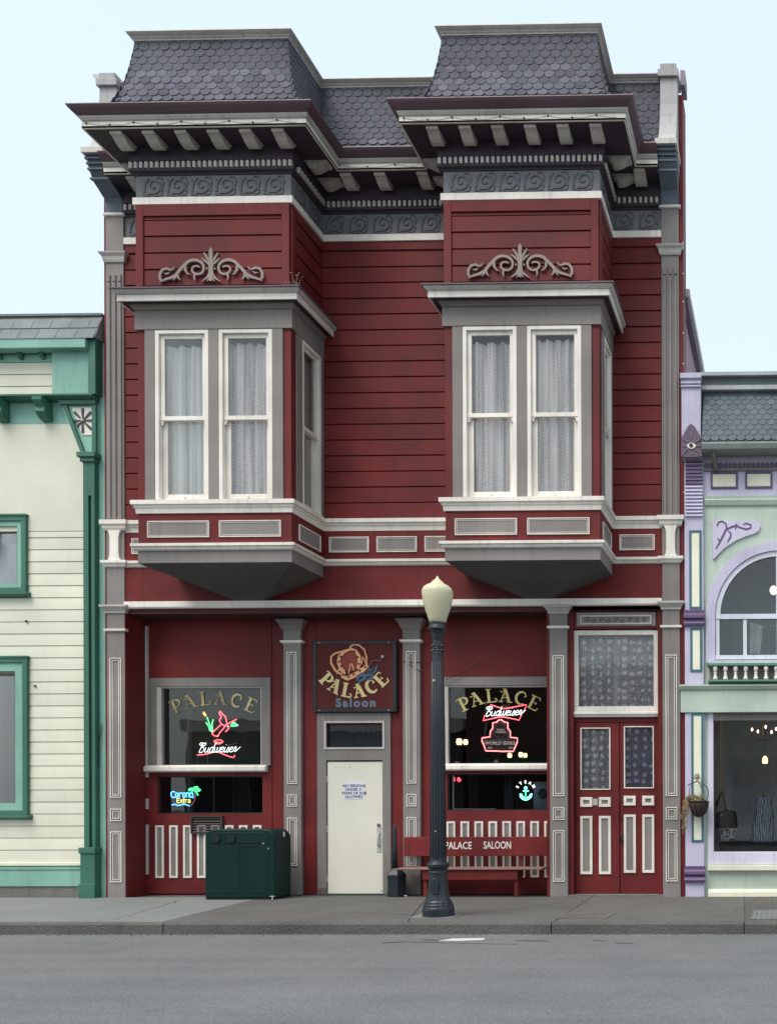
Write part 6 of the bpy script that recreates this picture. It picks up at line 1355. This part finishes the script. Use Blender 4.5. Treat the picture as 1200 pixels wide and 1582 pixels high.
part('upper_post', MB().box(bx_(1054.5), bx_(1084), BY-0.16, BY+0.2, bz_(711), bz_(586)), LILAC, rb, bev=0.004)
part('post_cap', MB().box(bx_(1053), bx_(1085), BY-0.20, BY+0.2, bz_(592), bz_(584)).box(bx_(1053.5), bx_(1084.5), BY-0.19, BY+0.2, bz_(600), bz_(597)).box(bx_(1053.5), bx_(1084.5), BY-0.19, BY+0.2, bz_(605), bz_(602.5)), paint('lilac_cap', (0.52, 0.50, 0.62)), rb, bev=0.004)
# tulip ornament with eye
YT = BY-0.16
cJ = lambda a, b: (PX(1020+a/4.656, 440+b/4.656, YT), PZ(1020+a/4.656, 440+b/4.656, YT))
PM = paint('plum_paint', (0.12, 0.085, 0.12))
tu = part('tulip_ornament', MB().prism([cJ(*p) for p in [(220, 1003), (245, 1025), (270, 1065), (285, 1095), (297, 1085), (297, 1240), (225, 1245), (148, 1242), (148, 1085), (160, 1095), (175, 1060), (200, 1020)]], YT-0.03, YT), PM, rb)
m = MB()
for pts in ([(152, 1095), (165, 1120), (195, 1135)], [(295, 1095), (275, 1125), (245, 1138)], [(150, 1238), (170, 1210), (195, 1190)], [(295, 1238), (275, 1210), (245, 1190)], [(222, 1050), (222, 1110)], [(222, 1210), (222, 1228)], [(160, 1165), (180, 1165)], [(262, 1165), (285, 1165)]): m.ribbon([cJ(*p) for p in pts], [0.012]*len(pts), YT-0.042, YT-0.03)
part('ornament_vein', m, paint('plum_light', (0.25, 0.2, 0.26)), tu)
part('eye_white', MB().prism([cJ(*p) for p in [(188, 1165), (205, 1148), (222, 1143), (240, 1148), (258, 1165), (240, 1183), (222, 1188), (205, 1183)]], YT-0.045, YT-0.03), WHT, tu)
x, z = cJ(220, 1163); part('eye_pupil', MB().tube([(x, YT-0.055, z), (x, YT-0.045, z)], 0.030, 14), BLK, tu)
# fascia over the shop window
fy = BY-0.10
part('shop_fascia', MB().box(PX(1050.5, 1080, fy), XR, fy, BY+0.1, PZ(1100, 1100.5, fy), PZ(1100, 1066, fy)), SAGE, rb, bev=0.004)
part('fascia_moulding', MB().prism([(fy+0.02, PZ(1100, 1057.5, fy)), (fy-0.06, PZ(1100, 1058, fy)), (fy-0.06, PZ(1100, 1060.5, fy)), (fy-0.02, PZ(1100, 1065.8, fy)), (fy+0.02, PZ(1100, 1065.8, fy))], PX(1049, 1060, fy), XR, axis='x'), SAGE, rb)
SWX0 = bx_(1100.5)
swf = MB(); swf.box(bx_(1091.5), SWX0, BY-0.02, BY+0.1, bz_(1336), bz_(1101)); swf.box(SWX0, XR, BY-0.02, BY+0.1, bz_(1336), bz_(1316)); swf.box(XR-0.6, XR, BY-0.02, BY+0.1, bz_(1316), bz_(1101))
sf = part('shop_window', swf, paint('lilac_frame', (0.62, 0.60, 0.70)), rb, bev=0.006)
part('window_head', MB().box(SWX0, XR-0.6, BY, BY+0.1, bz_(1113), bz_(1101)), GRY, sf)
part('window_pane', MB().box(SWX0, XR-0.6, BY+0.04, BY+0.046, bz_(1316), bz_(1113)), GLASSS, sf)
part('stall_riser', MB().box(bx_(1091.5), XR, BY, BY+0.12, 0, bz_(1336.5)), SAGE, rb)
part('riser_ledge', MB().prism([(BY, bz_(1336.2)), (BY-0.07, bz_(1337)), (BY-0.07, bz_(1344)), (BY-0.02, bz_(1346)), (BY, bz_(1346))], bx_(1092), XR, axis='x'), CRM2, rb)
part('riser_base', MB().prism([(BY, bz_(1373.5)), (BY-0.03, bz_(1374)), (BY-0.05, bz_(1378)), (BY-0.05, 0.001), (BY, 0.001)], bx_(1092), XR, axis='x'), CRM2, rb)
# shop room
rm = MB(); rm.box(SWX0-0.02, XR, 3.4, 3.5, 0, 4.3); rm.box(SWX0-0.02, XR, BY+0.2, 3.4, 3.3, 3.36); rm.box(SWX0-0.02, XR, BY+0.2, 3.4, 0.35, 0.40)
part('shop_room', rm, paint('shop_wall', (0.50, 0.53, 0.56)), rb)
part('side_partition', MB().box(SWX0-0.06, SWX0-0.02, BY+0.11, 3.4, 0.4, 3.3), paint('shop_cream_wall', (0.60, 0.54, 0.40)), rb)
part('upper_room', MB().box(bx_(1098), XR, 1.6, 1.7, 3.4, 6.2).box(bx_(1098), XR, BY+0.2, 1.6, 3.38, 3.42).box(bx_(1098), XR, BY+0.2, 1.6, 5.9, 5.95), paint('upper_room_grey', (0.28, 0.33, 0.34)), rb)
# things in the shop window
def spx(px, py, Y): return (PX(px, py, Y), Y, PZ(px, py, Y))
def dress():
    Y = 0.75; t = thing('display_dress', 'sleeveless blue-grey patterned dress on a stand in the boutique window', 'dress', spx(1179, 1316, Y))
    m_, tt, out = nodes('patterned_cloth'); bs_ = N(tt, 'ShaderNodeBsdfPrincipled'); tt.links.new(bs_.outputs[0], out.inputs[0]); ge = N(tt, 'ShaderNodeNewGeometry')
    mp = N(tt, 'ShaderNodeMapping'); mp.inputs[3].default_value = (1, 1, 0.45); tt.links.new(ge.outputs['Position'], mp.inputs[0])
    wv = N(tt, 'ShaderNodeTexWave'); wv.inputs['Scale'].default_value = 9; wv.inputs['Distortion'].default_value = 9; wv.inputs['Detail'].default_value = 3; tt.links.new(mp.outputs[0], wv.inputs[0])
    tt.links.new(ramp(tt, wv.outputs[0], 0.35, 0.65, (0.10, 0.12, 0.17, 1), (0.42, 0.46, 0.52, 1)), bs_.inputs['Base Color']); bs_.inputs['Roughness'].default_value = 0.9
    rows_ = [(1316, 19, 1178), (1290, 18.5, 1178), (1265, 16.5, 1178.5), (1250, 14.5, 1179), (1240, 13.5, 1179), (1235, 14, 1179), (1231, 12.5, 1179)]
    v = []; f = []; K_ = 14
    for (py, hw, cx_) in rows_:
        x, _, z = spx(cx_, py, Y); k_ = (D+Y)/F
        for j in range(K_):
            a = 2*math.pi*j/K_; v.append((x+hw*k_*math.cos(a)*(1+0.04*math.sin(3*a)), Y+0.10*math.sin(a), z))
    for i in range(len(rows_)-1):
        for j in range(K_): f.append((i*K_+j, i*K_+(j+1) % K_, (i+1)*K_+(j+1) % K_, (i+1)*K_+j))
    mb = MB(); mb.v = v; mb.f = f; part('dress_body', mb, m_, t, smooth=True)
    for sx_ in (-12, 12.5): part('strap', MB().tube([spx(1179+sx_, 1232, Y-0.06), spx(1179+sx_*1.05, 1226, Y-0.02), spx(1179+sx_, 1231, Y+0.07)], 0.014, 6), m_, t)
    part('stand', MB().tube([spx(1179, 1330, Y), spx(1179, 1228, Y)], 0.015, 8), BLK, t)
dress()
Y = 0.5; t = thing('handbag', 'black handbag with tall looped straps in the boutique window', 'handbag', spx(1120, 1275, Y))
a, b = PX(1102, 1270, Y), PX(1139, 1270, Y); part('bag_body', MB().prism([(a, PZ(1120, 1279, Y)), (b, PZ(1120, 1279, Y)), (b-0.03, PZ(1120, 1254, Y)), ((a+b)/2, PZ(1120, 1251, Y)), (a+0.03, PZ(1120, 1256, Y))], Y, Y+0.12), BLK, t, bev=0.02)
part('strap', MB().tube([spx(*p, Y+0.02) for p in smooth([(1103, 1255), (1108, 1240), (1113, 1226), (1117, 1232), (1121, 1254)])], 0.010, 6).tube([spx(*p, Y+0.08) for p in smooth([(1104, 1245), (1110, 1232), (1114, 1222), (1118, 1236), (1119, 1252)])], 0.008, 6), BLK, t, smooth=True)
pieces('buckle', MB().sphere(spx(1114, 1259, Y-0.01), 0.018, 8, 6).sphere(spx(1104.5, 1266, Y-0.01), 0.010, 8, 6), STEEL, t)
m_, tt, out = nodes('snake_print'); bs_ = N(tt, 'ShaderNodeBsdfPrincipled'); tt.links.new(bs_.outputs[0], out.inputs[0]); ge = N(tt, 'ShaderNodeNewGeometry'); vo = N(tt, 'ShaderNodeTexNoise'); vo.inputs['Scale'].default_value = 26; tt.links.new(ge.outputs['Position'], vo.inputs[0]); tt.links.new(ramp(tt, vo.outputs[0], 0.42, 0.56, (0.05, 0.05, 0.055, 1), (0.48, 0.47, 0.45, 1)), bs_.inputs['Base Color'])
t = thing('clutch_purse', 'grey patterned purse sitting below the black handbag in the boutique window', 'purse', spx(1125, 1301, 0.42))
part('purse_body', MB().prism([spx(*p, 0.42)[0::2] for p in [(1113, 1301), (1133, 1300), (1139, 1280), (1125, 1278), (1110, 1281)]], 0.42, 0.50), m_, t, bev=0.015); part('clasp', MB().sphere(spx(1125, 1279, 0.415), 0.012, 8, 5), STEEL, t)
t = thing('display_table', 'dark covered display table inside the boutique window', 'table', (0.0, 0.6, 0.4)); part('table_cloth', MB().box(SWX0+0.05, 0.2, 0.38, 1.1, 0.4, PZ(1125, 1301, 0.42)-0.005), DARK, t, bev=0.01)
t = thing('chandelier', 'small chandelier with glowing candle bulbs in the boutique', 'chandelier', spx(1178, 1120, 1.6))
ccx, _, ccz = spx(1178, 1140, 1.6)
part('chandelier_stem', MB().tube([(ccx, 1.6, 3.3), (ccx, 1.6, ccz)], 0.012, 6).sphere((ccx, 1.6, ccz), 0.03, 8, 6), GOLD, t)
for (px, py, dy) in ((1161, 1127, 0), (1170, 1130, -0.1), (1182, 1123, 0.05), (1191, 1131, -0.08), (1198, 1126, 0.05)):
    x, _, z = spx(px, py, 1.6+dy); part('candle_bulb', MB().sphere((x, 1.6+dy, z), 0.019, 8, 6, sz=1.7), LAMPB, t, smooth=True); part('candle_arm', MB().tube([(ccx, 1.6, ccz), ((x+ccx)/2, 1.6+dy/2, ccz-0.06), (x, 1.6+dy, z-0.1), (x, 1.6+dy, z-0.04)], 0.007, 5), paint_dark, t)
t = thing('pendant_lamp', 'small glowing pendant lamp below the chandelier in the boutique', 'lamp', spx(1181, 1174, 2.2)); x, _, z = spx(1181, 1175, 2.2)
part('lamp_shade', MB().lathe([(0.045, z-0.05), (0.05, z+0.01), (0.035, z+0.06), (0.015, z+0.08)], x, 2.2, 14), LAMPW, t, smooth=True); part('lamp_cord', MB().tube([(x, 2.2, z+0.08), (x, 2.2, 3.3)], 0.005, 5), BLK, t)
t = thing('globe_lamp', 'glowing white globe seen through the arched window at the frame edge', 'lamp', spx(1193, 912, 0.9)); x, _, z = spx(1194, 912, 0.9)
part('lamp_globe', MB().sphere((x, 0.9, z), 0.06, 12, 8, sz=1.25), emis('globe_light', (1, 0.92, 0.75), 2.0), t, smooth=True); part('lamp_cord', MB().tube([(x, 0.9, z+0.07), (x, 0.9, 5.85)], 0.006, 5), BLK, t)
t = thing('swag_curtain', 'pale sheer swag curtain behind the lower arched window panes', 'curtain', spx(1180, 1000, 0.4))
v = []; f = []; nn = 12
for j in range(7):
    for i in range(nn+1):
        u_ = i/nn; px = 1158+u_*60; top = 961+6*math.sin(math.pi*u_); bot = 962+ (48 if u_ < 0.28 else 20-14*math.sin(math.pi*u_)); py = top+(bot-top)*j/6
        v.append((PX(px, py, 0.4), 0.4+0.03*math.sin(u_*30+j), PZ(px, py, 0.4)))
for j in range(6):
    for i in range(nn): f.append((j*(nn+1)+i, j*(nn+1)+i+1, (j+1)*(nn+1)+i+1, (j+1)*(nn+1)+i))
mb = MB(); mb.v = v; mb.f = f; part('sheer', mb, LACEP, t, smooth=True)
# hanging basket on the lilac pilaster
HY = BY-0.07-0.13
t = thing('hanging_basket', 'dark wire basket of dried trailing plants hung on the lilac pilaster', 'hanging basket', spx(1076, 1265, HY))
cB = lambda a, b, Y=HY: spx(1040+a/14.386, 1190+b/14.386, Y)
bx, _, bz2 = cB(560, 1040); top = cB(560, 690)[2]; R = 0.155
mm = MB()
prb = [(R*math.cos(rad(a)), bz2+(top-bz2)*(1-math.sin(rad(a)))) for a in range(90, -1, -15)]
part('moss_liner', MB().lathe([(max(0.003, r_*0.96), z_) for r_, z_ in prb], bx, HY, 18), paint('moss_liner_brown', (0.055, 0.038, 0.032), rough=0.95, bump=0.8), t, smooth=True)
for k in range(10):
    a = 2*math.pi*k/10; mm.tube([(bx+r_*math.cos(a), HY+r_*math.sin(a), z_) for r_, z_ in prb], 0.004, 4)
mm.tube([(bx+R*math.cos(2*math.pi*i/20), HY+R*math.sin(2*math.pi*i/20), top) for i in range(21)], 0.006, 5)
part('basket_wire', mm, BLK, t)
hk = MB(); hk.tube([cB(*p) for p in smooth([(305, 350), (340, 320), (430, 280), (500, 255), (515, 220), (515, 180)])], 0.008, 5); hk.tube([cB(*p) for p in smooth([(515, 215), (560, 280), (600, 340), (600, 400)])], 0.006, 5); hk.tube([cB(*p) for p in smooth([(660, 320), (740, 380), (770, 500), (750, 620), (700, 690)])], 0.007, 5); hk.tube([cB(*p) for p in smooth([(400, 330), (355, 400), (350, 520), (380, 660)])], 0.005, 5)
hk.tube([cB(*p) for p in smooth([(575, 270), (640, 295), (700, 345)])], 0.006, 5)
hk.tube([(cB(515, 125)[0]+0.030*math.cos(a*0.63), HY+0.05, cB(515, 125)[2]+0.030*math.sin(a*0.63)) for a in range(11)], 0.008, 5); hk.tube([cB(515, 125), (cB(515, 125)[0], BY-0.07, cB(515, 125)[2])], 0.008, 5); hk.tube([cB(*p) for p in smooth([(430, 160), (480, 185), (515, 175), (560, 190), (600, 160)])], 0.006, 5)
part('hanger', hk, BLK, t, smooth=True)
random.seed(11); lf = MB(); st = MB(); lf2 = MB()
DRY = paint('dry_leaf', (0.36, 0.27, 0.16), rough=0.8, var=0.3); DRY2 = paint('dry_leaf_green', (0.22, 0.22, 0.14), rough=0.8, var=0.3)
def leafq(mb, c, s):
    d = Vector((random.uniform(-1, 1), random.uniform(-1, .3), random.uniform(-1, 1))).normalized(); e = d.cross(Vector((random.random(), random.random(), random.random()))).normalized(); c = Vector(c)
    mb.add([tuple(c-d*s), tuple(c+e*s*.4), tuple(c+d*s), tuple(c-e*s*.4+Vector((0, -.004, 0)))], [(0, 1, 2), (0, 2, 3)])
for k in range(44):
    a0 = random.uniform(150, 700); pts = [cB(random.uniform(430, 680), 700, HY+random.uniform(-.1, .1))]
    left = random.random() < 0.62
    if left: pts += [cB(380+random.uniform(-60, 40), 620+random.uniform(-40, 60)), cB(random.uniform(240, 340), random.uniform(650, 900)), cB(random.uniform(130, 290), random.uniform(950, 1400))]
    else: pts += [cB(a0*0.5+330, random.uniform(540, 660)), cB(a0*0.6+260+random.uniform(-30, 30), random.uniform(600, 860))]
    sm = smooth(pts, 6); st.tube(sm, 0.0035, 4)
    for p_ in sm[2:]:
        for _ in range(2 if left else 3):
            if random.random() < 0.6: leafq(lf if left or random.random() < .4 else lf2, (p_[0]+random.gauss(0, .012), p_[1]+random.gauss(0, .015), p_[2]+random.gauss(0, .014)), random.uniform(.012, .026))
part('trailing_stems', st, DRY, t); part('dry_leaves', lf, DRY, t)['kind'] = 'stuff'; part('green_leaves', lf2, DRY2, t)['kind'] = 'stuff'
# ================================================================ ACROSS THE STREET (seen only as reflections in the glass)
OY = -25.0
def opp(x0, x1, h, m, label, win):
    t = thing('street_building', label, 'building', ((x0+x1)/2, OY, 0))
    part('wall', MB().box(x0, x1, OY-8, OY, -0.1, h), m, t); part('parapet', MB().box(x0-0.1, x1+0.1, OY-0.2, OY+0.25, h-0.5, h), WHT, t)
    n = int((x1-x0)/2.2)
    for i in range(n):
        c = x0+(x1-x0)*(i+.5)/n
        for z0 in ((4.2,) if h > 6 else ()): w_ = part('window', MB().ring(c-0.55, c+0.55, z0, z0+1.8, OY, OY+0.06, 0.1), WHT, t); part('window_pane', MB().box(c-0.45, c+0.45, OY+0.005, OY+0.02, z0+.1, z0+1.7), BLK, w_)
        w_ = part('shop_front', MB().ring(c-0.9, c+0.9, 0.5, 2.9, OY, OY+0.06, 0.1), GRY, t); part('window_pane', MB().box(c-0.8, c+0.8, OY+0.005, OY+0.02, .6, 2.8), BLK, w_)
    part('shop_awning', MB().prism([(OY, 3.5), (OY+1.2, 3.1), (OY+1.2, 3.0), (OY, 3.0)], x0+0.5, x1-0.5, axis='x'), DGRN, t)
opp(-26, -14, 5.2, CONC, 'low plain building across the street, west end', 1)
opp(-13.8, -3, 7.4, paint('brown_brick', (0.16, 0.09, 0.07)), 'two-storey brown building across the street', 1)
opp(-2.8, 8, 5.6, LGR, 'single-storey pale building across the street', 1)
far_pv = struct('far_pavement', MB().box(-60, 60, OY+0.02, OY+3.0, -0.15, 0.0), PAVE)

# hair cracks in the pavement
random.seed(21); m = MB()
for (xa, ya, xb, yb) in ((lx-0.15, LY+0.15, lx-1.3, -2.2), (lx+0.2, LY+0.1, lx+1.1, -1.1), (-9.2, -0.3, -8.4, -2.9), (-3.2, -0.2, -2.6, -1.7), (-0.4, -0.1, -0.7, -2.2)):
    n = 16; top = []; bot = []
    for i in range(n+1):
        f = i/n; x = xa+(xb-xa)*f+random.uniform(-.03, .03); y = ya+(yb-ya)*f+random.uniform(-.03, .03); wd = 0.004*(1.2-f)*random.uniform(.6, 1.4)
        top.append((x+wd, y+wd)); bot.append((x-wd, y-wd))
    for i in range(n): m.prism([top[i], top[i+1], bot[i+1], bot[i]], 0.0006, 0.0018, axis='z')
o = part('pavement_crack', m, paint('crack_dark', (0.03, 0.03, 0.028), rough=0.9), pv); o['kind'] = 'stuff'
# a weed rooted on the ledge of the left bay
random.seed(5); m = MB(); x0, y0_, z0_ = LX1+0.10, -BD-0.08, 8.90
for k in range(9):
    a, b = random.uniform(-.12, .14), random.uniform(.05, .24); pts = [(x0+random.uniform(-.05, .05), y0_, z0_), (x0+a*.6, y0_, z0_+b*.7), (x0+a, y0_-.02, z0_+b)]
    m.tube(pts, 0.004, 4); m.sphere(pts[-1], random.uniform(.008, .016), 5, 4)
tag(part('weed', m, paint('weed_brown', (0.20, 0.15, 0.10)), None), 'small dry weed growing on the ledge above the left bay window', 'weed')
